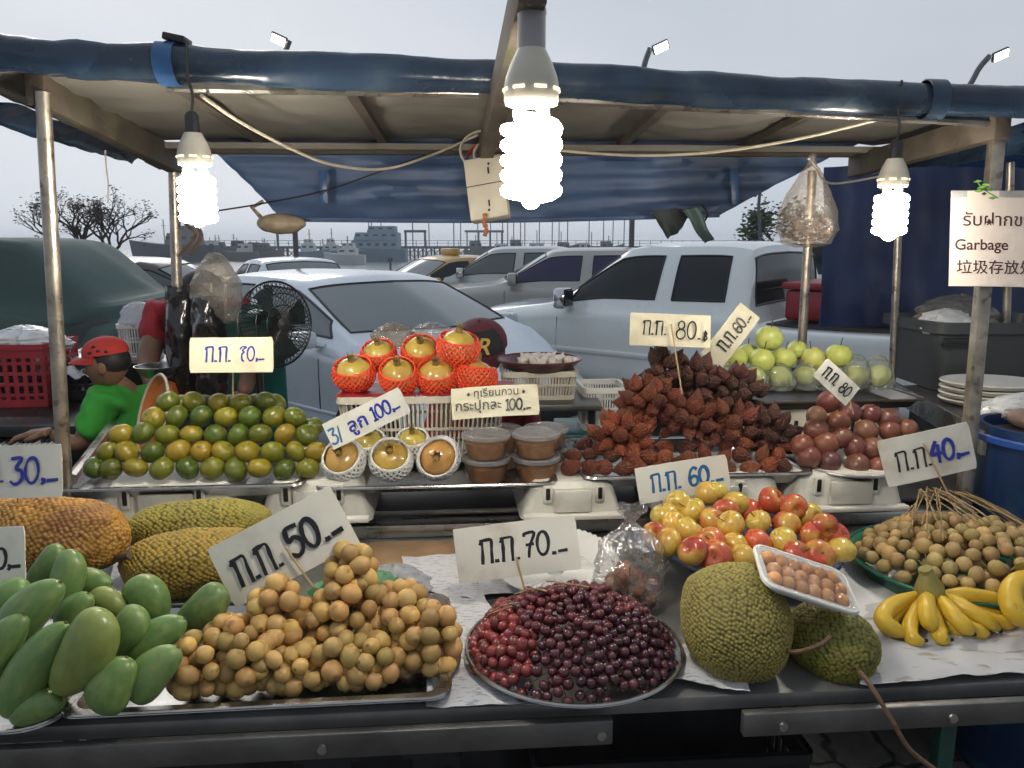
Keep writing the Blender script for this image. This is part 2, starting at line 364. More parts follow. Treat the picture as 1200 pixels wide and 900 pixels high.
def hull(mb, L_, W_, H_, sheer=.35):
    rings = []
    for i in range(13):
        t = i/12; x = (t-.5)*L_; wdt = W_/2*(1 - max(0, (t-.55)/.45)**2.2*.97)*(.8+.2*min(1, t*6)); top = H_*(1+sheer*max(0, t-.4)**1.6*2)
        x2 = x + max(0, t-.7)*L_*.12
        rings.append([V((x, -wdt*.65, 0)), V((x2, -wdt, top)), V((x2, wdt, top)), V((x, wdt*.65, 0))])
    return mb.loft(rings)
def boat(name, label, cat, x, y, L_, W_, H_, cabins, hullm, cabm, rot=0, masts=(), group=None):
    o = thing(name, label, cat, (x, y, SEA-.05), (0, 0, rot), group)
    hull(MB(), L_, W_, H_).build('hull', hullm, o)
    for cx, cl, cw, z0, z1 in cabins:
        b = MB(); b.loft([[V((x, y, z0)) for x, y in ((cx-cl/2, -cw/2), (cx+cl/2, -cw/2), (cx+cl/2, cw/2), (cx-cl/2, cw/2))], [V((x, y, z1)) for x, y in ((cx-cl/2+.05, -cw*.47), (cx+cl/2-.28*(z1-z0), -cw*.44), (cx+cl/2-.28*(z1-z0), cw*.44), (cx-cl/2+.05, cw*.47))]]); c = b.build('cabin', cabm, o)
        n = max(2, int(cl/1.2))
        for k in range(n): b = MB(); b.box((cx-cl/2+(k+.5)*cl/n, 0, z0+(z1-z0)*.62), (cl/n*.5, cw*.97, (z1-z0)*.24)); b.build('window', 'far_glass', c)
    b = MB()
    for mx_, mh in masts: b.tube([(mx_, 0, H_), (mx_, 0, mh)], .07, 5); b.box((mx_, 0, mh*.85), (.08, 1.6, .06))
    if masts: b.build('mast', 'far_dark', o)
    return o
def fx(px, Y): return at(px, 290, Y).x
Y1 = 120
boat('cargo_ship', 'dark blue hulled ship with a wheelhouse moored at the far left of the pier', 'ship', fx(205, Y1), Y1, 13, 4, 2.6, [(-1.5, 5, 3, 2.6, 4.4), (-1.8, 3.6, 2.6, 4.4, 5.5)], 'far_navy', 'far_roof', PI, [(1.5, 6.5)])
boat('passenger_ferry', 'large pale blue ferry with stacked decks moored along the pier', 'ferry', fx(440, Y1+6), Y1+6, 10, 5, 2.0, [(0, 7.8, 4.6, 1.6, 3.4), (-.4, 7, 4.4, 3.4, 4.6), (-1.2, 4.4, 3.6, 4.6, 5.6)], 'far_blue', 'far_blue', PI, [(-1, 7.4), (1, 6.6)])
boat('motor_boat', 'white motor boat with a tall cabin lying between the ferry and the gantry', 'boat', fx(404, 105), 105, 5.4, 2.2, 1.3, [(-.4, 2.6, 1.7, 1.2, 2.2), (-.5, 1.7, 1.4, 2.2, 2.9)], 'far_white', 'far_white', PI, [(-.4, 3.8)])
boat('fishing_boat', 'white fishing boat with one mast right beside the steel gantry', 'boat', fx(366, Y1), Y1, 5, 2.2, 1.6, [(-.5, 2.2, 1.8, 1.6, 2.8), (-.5, 1.3, 1.3, 2.8, 3.5)], 'far_blue', 'far_white', 0, [(-.4, 5)])
boat('fishing_boat', 'white fishing boat with two masts moored nearer the ferry', 'boat', fx(386, Y1+2), Y1+2, 5, 2.2, 1.6, [(.4, 2.4, 1.8, 1.6, 2.7), (.3, 1.2, 1.3, 2.7, 3.6)], 'far_blue', 'far_white', 0, [(.4, 5.2), (-1, 3.6)])
rng = random.Random(4)
for k, px in enumerate((232, 246, 258, 270, 284, 297, 309)):
    boat('small_boat', ['grey work boat with low cabin, one of the cluster left of the gantry'][0], 'boat', fx(px, 128), 128+rng.uniform(-3, 3), rng.uniform(4, 6.5), 2.0, rng.uniform(1.4, 2.2), [(rng.uniform(-.8, .8), rng.uniform(1.6, 2.6), 1.7, 1.5, rng.uniform(2.6, 3.4))], 'far_roof', 'far_white' if k % 3 == 1 else 'far_dark', rng.choice((0, PI)), [(rng.uniform(-1, 1), rng.uniform(3.6, 5.0)), (rng.uniform(-1.5, 1.5), rng.uniform(3, 4.4))], 'work boats clustered along the pier')
for k, px in enumerate((560, 583, 606, 634, 662, 690, 712)):
    boat('small_boat', 'low grey boat with thin masts, moored behind the parked pickups', 'boat', fx(px, 132), 132+rng.uniform(-3, 3), rng.uniform(4, 7), 2.2, rng.uniform(1.6, 2.3), [(rng.uniform(-.8, .8), rng.uniform(2, 3.4), 1.7, 1.6, rng.uniform(2.8, 3.6))], 'far_roof', 'far_white' if k % 2 else 'far_roof', rng.choice((0, PI)), [(rng.uniform(-1, 1), rng.uniform(4, 6))], 'boats behind the parked pickups')
def gantry(label, px, Y, w, h):
    o = thing('steel_gantry', label, 'gantry', (fx(px, Y), Y, SEA+1.9))
    for s in (-1, 1):
        b = MB(); b.box((s*w/2, 0, h/2), (.35, .5, h)); b.build('leg', 'far_dark', o)
    b = MB(); b.box((0, 0, h), (w+.5, .6, .45)); b.build('crossbeam', 'far_dark', o)
gantry('dark steel gantry frame standing on the pier left of the white boats', 336, 145, 3.2, 3.0)
gantry('dark steel gantry frame standing on the pier right of the ferry', 487, 145, 3.6, 3.2)
o = thing('pier_shelter', 'flat roofed open shelter on the pier behind the silver pickup', 'shelter', (fx(568, 146), 146, SEA+2.4))
b = MB(); b.box((0, 0, 2.7), (7.2, 4, .35)); b.build('roof', 'far_roof', o); b = MB()
for x in (-3.2, -1, 1, 3.2): b.box((x, -1.5, 1.3), (.2, .2, 2.6))
b.build('post', 'far_dark', o)
o = thing('channel_marker', 'small dark marker post standing in the water left of the yellow taxi', 'marker', (fx(457, 62), 62, SEA))
b = MB(); b.tube([(0, 0, 0), (0, 0, 1.3)], .09, 6); b.build('post', 'far_dark', o); b = MB(); b.box((0, 0, 1.35), (.4, .1, .3)); b.build('board', 'far_dark', o)
for k, (px, h, Y) in enumerate([(484, 7.5, 150), (503, 6, 170), (532, 5.6, 150), (560, 8.0, 170), (589, 7, 165), (595, 8.2, 160), (602, 6.6, 170), (610, 7.4, 165), (615, 8.4, 160), (632, 6.8, 170), (647, 7.2, 165), (665, 7.0, 160), (690, 8.0, 150), (707, 7.2, 165), (718, 8.4, 170), (731, 6.4, 165), (436, 8.6, 165), (540, 6.6, 172), (575, 7.6, 172), (655, 6, 172)]):
    b = MB(); b.tube([(0, 0, 0), (0, 0, h+1)], .11, 5); o = b.build('pier_post', 'far_dark', None)
    o.location = (fx(px, Y), Y, SEA+1.9); tag(o, 'thin bare post rising from the pier against the grey sky', 'post', 'thin posts along the pier')
# distant shoreline on the right
b = MB(); rows = []
for i in range(60):
    x = 40 + i*14; rows.append([(x*.3+40, 400, SEA), (x*.3+40, 400, SEA+1+3*abs(fbm((x*.01, 3, 0), 1))), (x*.3+40, 410, SEA)])
b.grid(rows); struct('far_shore', b, 'far_dark')

# ---------------------------------------------------------------- street lamps
M['lamp_lit'] = emit('lamp_lit', (1, .97, .9), 14)
M['lamp_post'] = mat('lamp_post', (.14, .15, .16), .5, .5, .1, 3)
def street_lamp(label, px, py, Y, foot, lit=True, rpost=.07):
    h = at(px, py, Y); x0 = at(foot, 300, Y).x
    o = thing('street_lamp', label, 'street lamp', (x0, Y, LOT))
    path = cat_path([(x0, Y, LOT), (x0, Y, h.z-1.6), (x0+(h.x-x0)*.3, Y, h.z-.5), h + V((-.25 if h.x > x0 else .25, 0, -.03))], 6)
    b = MB(); b.tube(path, rpost, 8); b.build('post', 'lamp_post', o, world=True)
    d = 1 if h.x > x0 else -1
    R = Matrix.Rotation(rad(-24*d), 3, 'Y') @ Matrix.Rotation(rad(-55), 3, 'X')
    b = MB(); b.box(h, (.42, .24, .09), R, .03); hd = b.build('lamp_head', 'lamp_post', o, world=True)
    if lit:
        b = MB(); b.box(h + R @ V((0, 0, -.05)), (.34, .19, .03), R); b.build('lens', 'lamp_lit', hd, world=True)
street_lamp('tall street lamp, its lit head showing above the canopy over the left bulb', 327, 46, 20, 347)
street_lamp('tall street lamp, its lit head showing just right of the large middle bulb', 774, 55, 20, 740)
street_lamp('tall street lamp, its lit head showing above the right end of the canopy', 1172, 64, 20, 1110)
street_lamp('thin unlit street lamp with a bent arm beside the round green tree', 881, 224, 24, 890, False, .05)

# ---------------------------------------------------------------- trees
M['bark'] = mat('bark', (.07, .055, .045), .85, 0, .3, 6, .4, 20)
M['leaf'] = mat('leaf', (.05, .10, .03), .6, 0, .35, 2)
M['leaf_brown'] = mat('leaf_brown', (.075, .075, .045), .7, 0, .35, 2)
def branches(mb, tips, p, d, L_, r, depth, rng, spread=.6):
    q = p + d*L_; m_ = (p+q)/2 + V((rng.uniform(-.1, .1), rng.uniform(-.1, .1), 0))*L_
    mb.tube([p, m_, q], [r, r*.85, r*.7], 6 if r > .02 else 4, False)
    if depth == 0: tips.append(q); return
    for k in range(rng.choice((2, 2, 3))):
        nd = (d + V((rng.uniform(-1, 1), rng.uniform(-1, 1), rng.uniform(-.35, .75)))*spread).normalized()
        branches(mb, tips, q, nd, L_*rng.uniform(.62, .88), r*.64, depth-1, rng, spread)
def leaves(mb, tips, rng, n, rad_, size):
    for t in tips:
        for k in range(n):
            c = t + V((rng.gauss(0, 1), rng.gauss(0, 1), rng.gauss(0, 1)))*rad_
            R = frame(V((rng.uniform(-1, 1), rng.uniform(-1, 1), rng.uniform(-1, 1)))); s = size*rng.uniform(.6, 1.3)
            mb.face([c + R @ V((-s, 0, 0)), c + R @ V((0, -s*.45, 0)), c + R @ V((s, 0, 0)), c + R @ V((0, s*.45, 0))])
rng = random.Random(11)
for lab, px, foot, Y, h, seed in (('bare leafless tree with spreading twigs left of the hanging string', 82, 92, 22, 2.2, 5), ('bare leafless tree whose twigs reach under the hanging string', 137, 128, 22, 2.1, 8)):
    r_ = random.Random(seed); o = thing('bare_tree', lab, 'tree', (at(foot, 300, Y).x, Y, LOT))
    b = MB(); tips = []; p0 = V((0, 0, 0)); p1 = V((-.1, 0, h*.62)); b.tube([p0, p0.lerp(p1, .5)+V((.06, 0, 0)), p1], [.13, .10, .085], 8, False)
    for k in range(5): branches(b, tips, p1, V((r_.uniform(-1, 1), r_.uniform(-.6, .6), r_.uniform(.35, 1))).normalized(), .52, .055, 5, r_, .8)
    tr = b.build('trunk', 'bark', o)
    b = MB(); leaves(b, [t for t in tips if r_.random() < .6], r_, 3, .07, .042); b.build('crown', 'leaf_brown', o, smooth=False)
o = thing('round_tree', 'round leafy green tree standing behind the cab of the white pickup', 'tree', (at(916, 300, 26).x, 26, LOT))
b = MB(); tips = []; p1 = V((0, 0, 1.5)); b.tube([(0, 0, 0), p1], [.14, .10], 8, False); r_ = random.Random(3)
for k in range(6): branches(b, tips, p1, V((r_.uniform(-1, 1), r_.uniform(-.7, .7), r_.uniform(.2, 1))).normalized(), .5, .05, 3, r_, .6)
b.build('trunk', 'bark', o); b = MB(); leaves(b, tips, r_, 26, .22, .10); b.build('crown', 'leaf', o, smooth=False)

# ================================================================ VEHICLES
def paint(name, c, metal=.0, rough=.3, coat=.6): return mat(name, c, rough, metal, .03, 2, coat=coat)
M['silver_paint'] = paint('silver_paint', (.60, .67, .74), .2, .26, 1)
M['white_paint'] = paint('white_paint', (.80, .85, .85), 0, .25, 1)
M['champagne_paint'] = paint('champagne_paint', (.42, .42, .40), .25, .35)
M['pale_paint'] = paint('pale_paint', (.50, .54, .53), .15, .35)
M['yellow_paint'] = paint('yellow_paint', (.62, .38, .10), 0, .35)
M['dark_paint'] = paint('dark_paint', (.035, .04, .05), .2, .35)
M['black_paint'] = paint('black_paint', (.015, .016, .018), .1, .4)
M['car_glass'] = mat('car_glass', (.012, .018, .024), .07, 0, 0, spec=.35)
M['windscreen'] = mat('windscreen', (.055, .08, .09), .05, 0, .08, 3, spec=.8, coat=.6)
M['violet_glass'] = mat('violet_glass', (.03, .03, .085), .08, 0, 0, spec=.4)
M['chrome'] = mat('chrome', (.6, .6, .6), .12, 1, 0)
M['trim'] = mat('trim', (.02, .02, .022), .5, 0, .1)
M['alloy'] = mat('alloy', (.4, .41, .42), .3, .9, .1)
M['tail_light'] = mat('tail_light', (.35, .02, .02), .2, 0, .05, coat=.8)
M['head_light'] = mat('head_light', (.6, .62, .64), .1, 0, .05, coat=1)
M['amber'] = mat('amber', (.7, .3, .03), .3, 0, .05)
NU, NV = 8, 6
def cr(a, b, c, d, t): return .5*((2*b) + (c-a)*t + (2*a-5*b+4*c-d)*t*t + (3*b-a-3*c+d)*t**3)
def lerpcr(a, b, c, d, t): return b.lerp(c, t)*.55 + cr(a, b, c, d, t)*.45
def loft_car(keys):
    K = [[V(p) for p in k] for k in keys]; nk, nv = len(K), len(K[0]); rows = []
    for i in range(nk-1):
        for s in range(NU + (1 if i == nk-2 else 0)):
            t = s/NU; a, b, c, d = K[max(i-1, 0)], K[i], K[i+1], K[min(i+2, nk-1)]
            rows.append([lerpcr(a[j], b[j], c[j], d[j], t) for j in range(nv)])
    dense = []
    for r in rows:
        q = []
        for j in range(nv-1):
            for s in range(NV + (1 if j == nv-2 else 0)):
                t = s/NV; a = r[max(j-1, 0)]; d = r[j+2] if j+2 < nv else V((r[j+1].x, -r[j].y, r[j].z)) if j+1 == nv-1 else r[j+1]
                q.append(lerpcr(a, r[j], r[j+1], d, t))
        dense.append(q)
    return dense
def vehicle(name, label, cat, loc, rz, keys, paintm, windows, wheels, extras=None, scale=1.0, group=None):
    """keys: stations nose to tail, seven points each on the left half; windows: (name, material, u0, u1, v0, v1, symmetric)"""
    o = thing(name, label, cat, loc, (0, 0, rz), group); o.scale = scale if isinstance(scale, tuple) else (scale,)*3
    D = loft_car(keys); nu, nv = len(D), len(D[0]); done = set()
    for (wn, wm, u0, u1, v0, v1) in windows:
        for s in ((1,) if v1 >= nv-1 else (1, -1)):
            b = MB(); rows = []
            cols = list(range(v0, v1+1))
            if v1 >= nv-1: path = lambda r: [D[r][j] for j in cols] + [V((D[r][j].x, -D[r][j].y, D[r][j].z)) for j in reversed(cols[:-1])]
            else: path = lambda r: [V((D[r][j].x, s*D[r][j].y, D[r][j].z)) for j in cols]
            b.grid([path(r) for r in range(u0, u1+1)])
            me = b.mesh(wn, wm); g = put(wn, me, o); q = [path(r) for r in range(u0, u1+1)]
            lp = q[0] + [r_[-1] for r_ in q[1:]] + list(reversed(q[-1]))[1:] + [r_[0] for r_ in reversed(q[1:-1])] + [q[0][0]]
            b = MB(); b.tube(lp, .010, 5, False); b.build('window_seal', 'trim', g)
        for r in range(u0, u1):
            for j in range(v0, v1): done.add((r, j))
    b = MB()
    for s in (1, -1):
        vs = [[b.b.verts.new((p.x, s*p.y, p.z)) for p in r] for r in D]
        for r in range(nu-1):
            for j in range(nv-1):
                if (r, j) in done: continue
                try: b.b.faces.new([vs[r][j], vs[r][j+1], vs[r+1][j+1], vs[r+1][j]])
                except ValueError: pass
    for r in (0, nu-1): b.face([V((p.x, p.y, p.z)) for p in D[r]] + [V((p.x, -p.y, p.z)) for p in reversed(D[r][1:-1])])
    b.build('body', paintm, o, angle=.7)
    for x, y, R in wheels:
        for s in (1, -1):
            y0 = s*y; rot = Matrix.Rotation(PI/2*(-s), 3, 'X')
            b = MB(); b.lathe([(R+.05, -.02), (R+.05, .012), (R+.0, .018), (.02, .018)], 28, (x, y0, R+.02), rot, False, True); b.build('wheel_arch', 'trim', o)
            b = MB(); b.lathe([(R*.62, -.14), (R*.95, -.14), (R, -.10), (R, .0), (R*.95, .035), (R*.64, .03)], 28, (x, y0+s*.005, R), rot); wh = b.build('wheel', 'rubber', o)
            b = MB(); b.lathe([(R*.64, .03), (R*.60, .0), (R*.2, -.01), (R*.12, .012), (.001, .012)], 24, (x, y0+s*.005, R), rot)
            for k in range(6):
                a = k*PI/3; b.box(V((x, y0+s*.012, R)) + V((math.cos(a), 0, math.sin(a)))*R*.38, (R*.5, .03, .05), Matrix.Rotation(-a, 3, 'Y'))
            b.build('rim', 'alloy', wh)
    if extras: extras(o, D)
    return o
def mirror(o, x, y, z, m, size=(.11, .17, .13)):
    for s in (1, -1):
        b = MB(); b.box((x, s*(y+.10), z), size, Matrix.Rotation(rad(10*s), 3, 'Z'), .035); b.tube([(x+.05, s*(y-.02), z-.05), (x+.02, s*(y+.06), z-.03)], .025, 6)
        k = b.build('wing_mirror', m, o)
        b = MB(); b.box((x-size[0]*.5-.003, s*(y+.10), z), (.006, size[1]*.8, size[2]*.75), Matrix.Rotation(rad(10*s), 3, 'Z'), .003); b.build('mirror_glass', 'car_glass', k)
def sedan_keys(h=1.47, w=.85, trunk=1.0):
    k = h/1.47; f = w/.85
    K = [[(2.0, 0, .25), (2.0, .55, .25), (2.13, .60, .5), (2.12, .58, .65), (2.08, .52, .70), (2.06, .28, .72), (2.08, 0, .73)],
         [(1.72, 0, .2), (1.72, .80, .22), (1.78, .84, .5), (1.74, .80, .76), (1.70, .72, .83), (1.72, .38, .87), (1.74, 0, .88)],
         [(1.0, 0, .2), (1.0, .83, .2), (1.0, .85, .55), (1.0, .84, .88), (.98, .77, .99), (.88, .69, 1.02), (1.10, 0, 1.04)],
         [(.3, 0, .2), (.3, .83, .2), (.3, .85, .55), (.3, .845, .90), (.3, .80, .99), (.15, .59, 1.39), (.26, 0, 1.44)],
         [(-.28, 0, .2), (-.28, .83, .2), (-.28, .85, .55), (-.28, .845, .91), (-.28, .80, 1.0), (-.3, .60, 1.43), (-.3, 0, 1.48)],
         [(-.95, 0, .2), (-.95, .83, .2), (-.95, .85, .55), (-.95, .84, .92), (-.95, .79, 1.01), (-.95, .58, 1.40), (-1.0, 0, 1.45)],
         [(-1.6, 0, .22), (-1.6, .82, .22), (-1.6, .84, .55), (-1.6, .82, .9), (-1.55, .75, 1.01), (-1.52, .62, 1.06), (-1.68, 0, 1.09)],
         [(-2.0, 0, .25), (-2.0, .74, .27), (-2.1, .78, .5), (-2.1, .74, .85), (-2.08, .68, trunk), (-2.06, .4, trunk+.04), (-2.06, 0, trunk+.05)]]
    return [[(x, y*f, z*k) for x, y, z in s] for s in K]
def car_windows(front='windscreen', side='car_glass'):
    return [('windscreen', front, 2*NU+1, 3*NU-1, 5*NV, 6*NV), ('front_window', side, 2*NU+3, 4*NU-1, 4*NV+1, 5*NV-1), ('rear_window', side, 4*NU+1, 5*NU-1, 4*NV+1, 5*NV-1), ('rear_screen', front, 5*NU+1, 6*NU-1, 5*NV, 6*NV)]
def car_extras(pm, my=.82, mz=1.02, mx_=.62, plate=True):
    def f(o, D):
        mirror(o, mx_, my, mz, pm)
        for s in (1, -1):
            for x in (.02, -.72):
                b = MB(); b.box((x-.12, s*.852, .86), (.16, .03, .03), None, .01); b.build('door_handle', pm, o)
            b = MB(); b.sphere((D[NU//2][0].x*.99, s*.60, D[NU//2][4*NV].z-.06), (.14, .17, .07), 2); b.build('headlight', 'head_light', o)
            b = MB(); b.sphere((-2.02, s*.66, .84), (.07, .14, .10), 2); b.build('tail_light', 'tail_light', o)
            for x in (.68, -.30, -.98): b = MB(); b.tube([(x, s*.845, .30), (x, s*.853, .58), (x-.01, s*.846, .88)], .004, 4); b.build('door_seam', 'trim', o)
        b = MB(); b.box((D[0][2*NV].x, 0, .48), (.06, .8, .14), None, .02); b.build('grille', 'trim', o)
        b = MB(); b.box((-2.105, 0, .66), (.02, .36, .12), None, .005); b.build('licence_plate', 'white_plastic', o)
        b = MB(); b.box((.2, .846, .50), (1.7, .02, .035), None, .008); b.box((.2, -.846, .50), (1.7, .02, .035), None, .008); b.build('side_moulding', pm, o)
    return f
def head_rot(hx, hy): return math.atan2(hy, hx)
# silver sedan near: its right windscreen pillar foot lands at (417, 397)
def place_at(local, rz, px, py, z):
    p = atz(px, py, z); c, s = math.cos(rz), math.sin(rz)
    return V((p.x - (local[0]*c - local[1]*s), p.y - (local[0]*s + local[1]*c), LOT))
SEDAN_RZ = head_rot(.74, -.67)
def compact_keys():
    return [[((1+(x-1)*.62 if x > 1.0 else x), y, (z - .17*min(1, (x-1)/.55)*(z > .6) if x > 1.0 else z)) for x, y, z in s] for s in sedan_keys()]
loc = place_at((.93*1.16, -.74*1.16), SEDAN_RZ, 419, 399, LOT+1.03*.98)
vehicle('silver_sedan', 'silver sedan parked nose inwards right behind the pomegranate basket', 'car', loc, SEDAN_RZ, compact_keys(), 'silver_paint', car_windows('windscreen', 'windscreen'), [(1.15, .85, .30), (-1.27, .85, .30)], car_extras('silver_paint'), (1.16, 1.16, .98))
# far silver sedan seen from behind
RZ = head_rot(-.55, .83); loc = at(332, 316, 13.5); loc.z = LOT
vehicle('silver_sedan', 'silver sedan far back by the water, seen from behind over the near car roof', 'car', loc, RZ, sedan_keys(1.46), 'silver_paint', car_windows('windscreen', 'car_glass'), [(1.33, .85, .30), (-1.27, .85, .30)], car_extras('silver_paint'))
RZ = head_rot(-.80, -.6); loc = at(515, 316, 15); loc.z = LOT
def taxi_extras(o, D):
    car_extras('yellow_paint')(o, D)
    b = MB(); b.box((-.25, 0, 1.54), (.18, .46, .13), None, .03); b.build('roof_sign', 'yellow_paint', o)
vehicle('yellow_taxi', 'yellow taxi with a small roof sign behind the silver pickups', 'car', loc, RZ, sedan_keys(1.47), 'yellow_paint', car_windows('windscreen', 'car_glass'), [(1.33, .85, .30), (-1.27, .85, .30)], taxi_extras)
RZ = head_rot(1, .06); loc = at(186, 320, 9.2); loc.z = LOT
vehicle('dark_hatchback', 'dark grey hatchback seen from the side behind the black bags', 'car', loc, RZ, sedan_keys(1.52, .85, 1.1), 'dark_paint', car_windows('windscreen', 'windscreen'), [(1.33, .85, .30), (-1.27, .85, .30)], car_extras('dark_paint'))

def pickup_keys(h=1.75):
    k = h/1.75
    K = [[(2.45, 0, .4), (2.45, .62, .4), (2.56, .66, .62), (2.54, .66, .82), (2.50, .58, .95), (2.44, .35, 1.0), (2.46, 0, 1.02)],
         [(2.05, 0, .4), (2.05, .86, .42), (2.1, .90, .66), (2.05, .86, .92), (2.0, .76, 1.04), (2.0, .4, 1.09), (2.02, 0, 1.11)],
         [(1.15, 0, .4), (1.15, .88, .4), (1.15, .90, .70), (1.15, .88, 1.04), (1.1, .80, 1.15), (1.02, .72, 1.18), (1.22, 0, 1.20)],
         [(.45, 0, .4), (.45, .88, .4), (.45, .90, .70), (.45, .885, 1.06), (.45, .84, 1.16), (.30, .63, 1.67), (.40, 0, 1.72)],
         [(-.18, 0, .4), (-.18, .88, .4), (-.18, .90, .70), (-.18, .885, 1.06), (-.18, .84, 1.16), (-.2, .64, 1.71), (-.2, 0, 1.76)],
         [(-.95, 0, .4), (-.95, .88, .4), (-.95, .90, .70), (-.95, .885, 1.06), (-.95, .84, 1.17), (-.92, .63, 1.68), (-.94, 0, 1.73)],
         [(-1.10, 0, .4), (-1.10, .88, .4), (-1.10, .90, .70), (-1.10, .885, 1.02), (-1.10, .84, 1.06), (-1.06, .70, 1.08), (-1.06, 0, 1.09)],
         [(-2.4, 0, .45), (-2.4, .88, .45), (-2.45, .90, .70), (-2.45, .885, 1.02), (-2.45, .84, 1.06), (-2.44, .60, 1.07), (-2.44, 0, 1.07)],
         [(-2.5, 0, .45), (-2.5, .84, .45), (-2.52, .86, .70), (-2.52, .85, 1.0), (-2.5, .80, 1.03), (-2.5, .50, 1.04), (-2.5, 0, 1.04)]]
    return [[(x, y, z*k) for x, y, z in s] for s in K]
def pickup_extras(pm, mm=None, chest=False):
    def f(o, D):
        mirror(o, .80, .84, 1.24, mm or pm, (.13, .19, .20))
        for s in (1, -1):
            b = MB(); b.box((-.02, s*.905, .98), (.2, .03, .045), None, .012); b.build('door_handle', mm or pm, o)
            b = MB(); b.sphere((2.35, s*.68, .88), (.16, .19, .12), 2); b.build('headlight', 'head_light', o)
            for x in (.92, -.20): b = MB(); b.tube([(x, s*.885, .48), (x, s*.897, .75), (x, s*.884, 1.05)], .004, 4); b.build('door_seam', 'trim', o)
            b = MB(); b.box((.1, s*.898, .74), (2.1, .025, .05), None, .01); b.build('side_moulding', pm, o)
            b = MB(); b.box((.0, s*.90, .42), (1.9, .10, .06), None, .02); b.build('side_step', 'trim', o)
            b = MB()
            for k in range(13):
                a = PI*k/12; a2 = a+.02
            pts = [V((1.55 + .47*math.cos(PI*k/14), s*.885, .38 + .47*math.sin(PI*k/14))) for k in range(15)]
            b.tube(pts, .055, 8); b.build('wheel_flare', pm, o)
            b = MB(); b.box((-2.5, s*.82, .85), (.06, .12, .28), None, .02); b.build('tail_light', 'tail_light', o)
        b = MB(); b.box((2.53, 0, .78), (.05, .95, .2), None, .02); b.build('grille', 'chrome', o)
        b = MB(); b.box((-1.75, 0, 1.085*1), (1.28, 1.46, .02)); b.build('bed_liner', 'trim', o)
    return f
def pickup_windows(side='car_glass'):
    return [('windscreen', 'windscreen', 2*NU+1, 3*NU-1, 5*NV, 6*NV), ('front_window', side, 2*NU+3, 4*NU-1, 4*NV+1, 5*NV-1), ('rear_window', side, 4*NU+1, 5*NU-2, 4*NV+1, 5*NV-1), ('rear_screen', side, 5*NU+1, 6*NU-2, 5*NV, 6*NV)]
PW = [(1.55, .885, .37), (-1.55, .885, .37)]
RZ = head_rot(-math.cos(rad(39)), math.sin(rad(39))); loc = place_at((.80*.95, .84*1.12), RZ, 668, 357, LOT+1.17*.95)
WHITE_PICKUP = vehicle('white_pickup', 'white extended cab pickup parked sideways behind the snake fruit heap', 'pickup truck', loc, RZ, pickup_keys(1.77), 'white_paint', pickup_windows(), PW, pickup_extras('white_paint', 'chrome'), (.95, 1.12, .95))
RZ = head_rot(-math.cos(rad(12)), math.sin(rad(12))); loc = place_at((.86, .84), RZ, 603, 332, LOT+1.10)
vehicle('grey_pickup', 'champagne grey pickup with violet tinted windows, just behind the white pickup nose', 'pickup truck', loc, RZ, pickup_keys(1.72), 'champagne_paint', pickup_windows('violet_glass'), PW, pickup_extras('champagne_paint'), (1.08, 1.08, .94))
RZ = head_rot(-math.cos(rad(10)), math.sin(rad(10))); loc = place_at((.86, .84), RZ, 540, 324, LOT+1.10)
vehicle('pale_pickup', 'pale silver green pickup with chrome mirror beside the yellow taxi', 'pickup truck', loc, RZ, pickup_keys(1.74), 'pale_paint', pickup_windows('windscreen'), PW, pickup_extras('pale_paint', 'chrome'), (1.05, 1.05, .94))
RZ = head_rot(.35, .94); loc = at(958, 310, 12); loc.z = LOT
vehicle('white_pickup', 'white double cab truck far back beside the hanging plastic bag', 'pickup truck', loc, RZ, pickup_keys(1.78), 'white_paint', pickup_windows(), PW, pickup_extras('white_paint'))
# red chest in the bed of the near white pickup
o = thing('red_chest', 'flat red plastic cool chest lying in the bed of the white pickup', 'cool box', WHITE_PICKUP.location + WHITE_PICKUP.rotation_euler.to_matrix() @ V((-1.62, .12, 1.06)), WHITE_PICKUP.rotation_euler)
b = MB(); b.box((0, 0, .12), (1.0, 1.0, .24), None, .03); b.build('box', 'red_plastic', o)
b = MB(); b.box((0, 0, .275), (1.06, 1.06, .06), None, .025); b.build('lid', 'red_plastic', o)

# covered vehicle at the far left: dark car under a green tarpaulin
RZ = head_rot(-1, -.06); loc = at(-40, 320, 7.0); loc.z = LOT
CK = [[(x, (y*1.24 if j == 5 and 2 < i < 6 else y), (z*1.012 if j == 5 and 2 < i < 6 else z)) for j, (x, y, z) in enumerate(s)] for i, s in enumerate(sedan_keys(1.66, .90, 1.06))]
CK[6] = [(x, y, z*(.97 if j > 3 else 1)) for j, (x, y, z) in enumerate(CK[6])]
vehicle('covered_car', 'dark car standing under a green tarpaulin behind the red crate', 'car', loc, RZ, CK, 'black_paint', car_windows('car_glass', 'car_glass'), [(1.33, .90, .31), (-1.27, .90, .31)], car_extras('black_paint', .87, 1.15))
o = thing('tarpaulin', 'grey green tarpaulin draped over the car on the left, hanging in folds', 'tarpaulin', loc, (0, 0, RZ))
D = loft_car(CK); rows = []; j0 = 3*NV-2
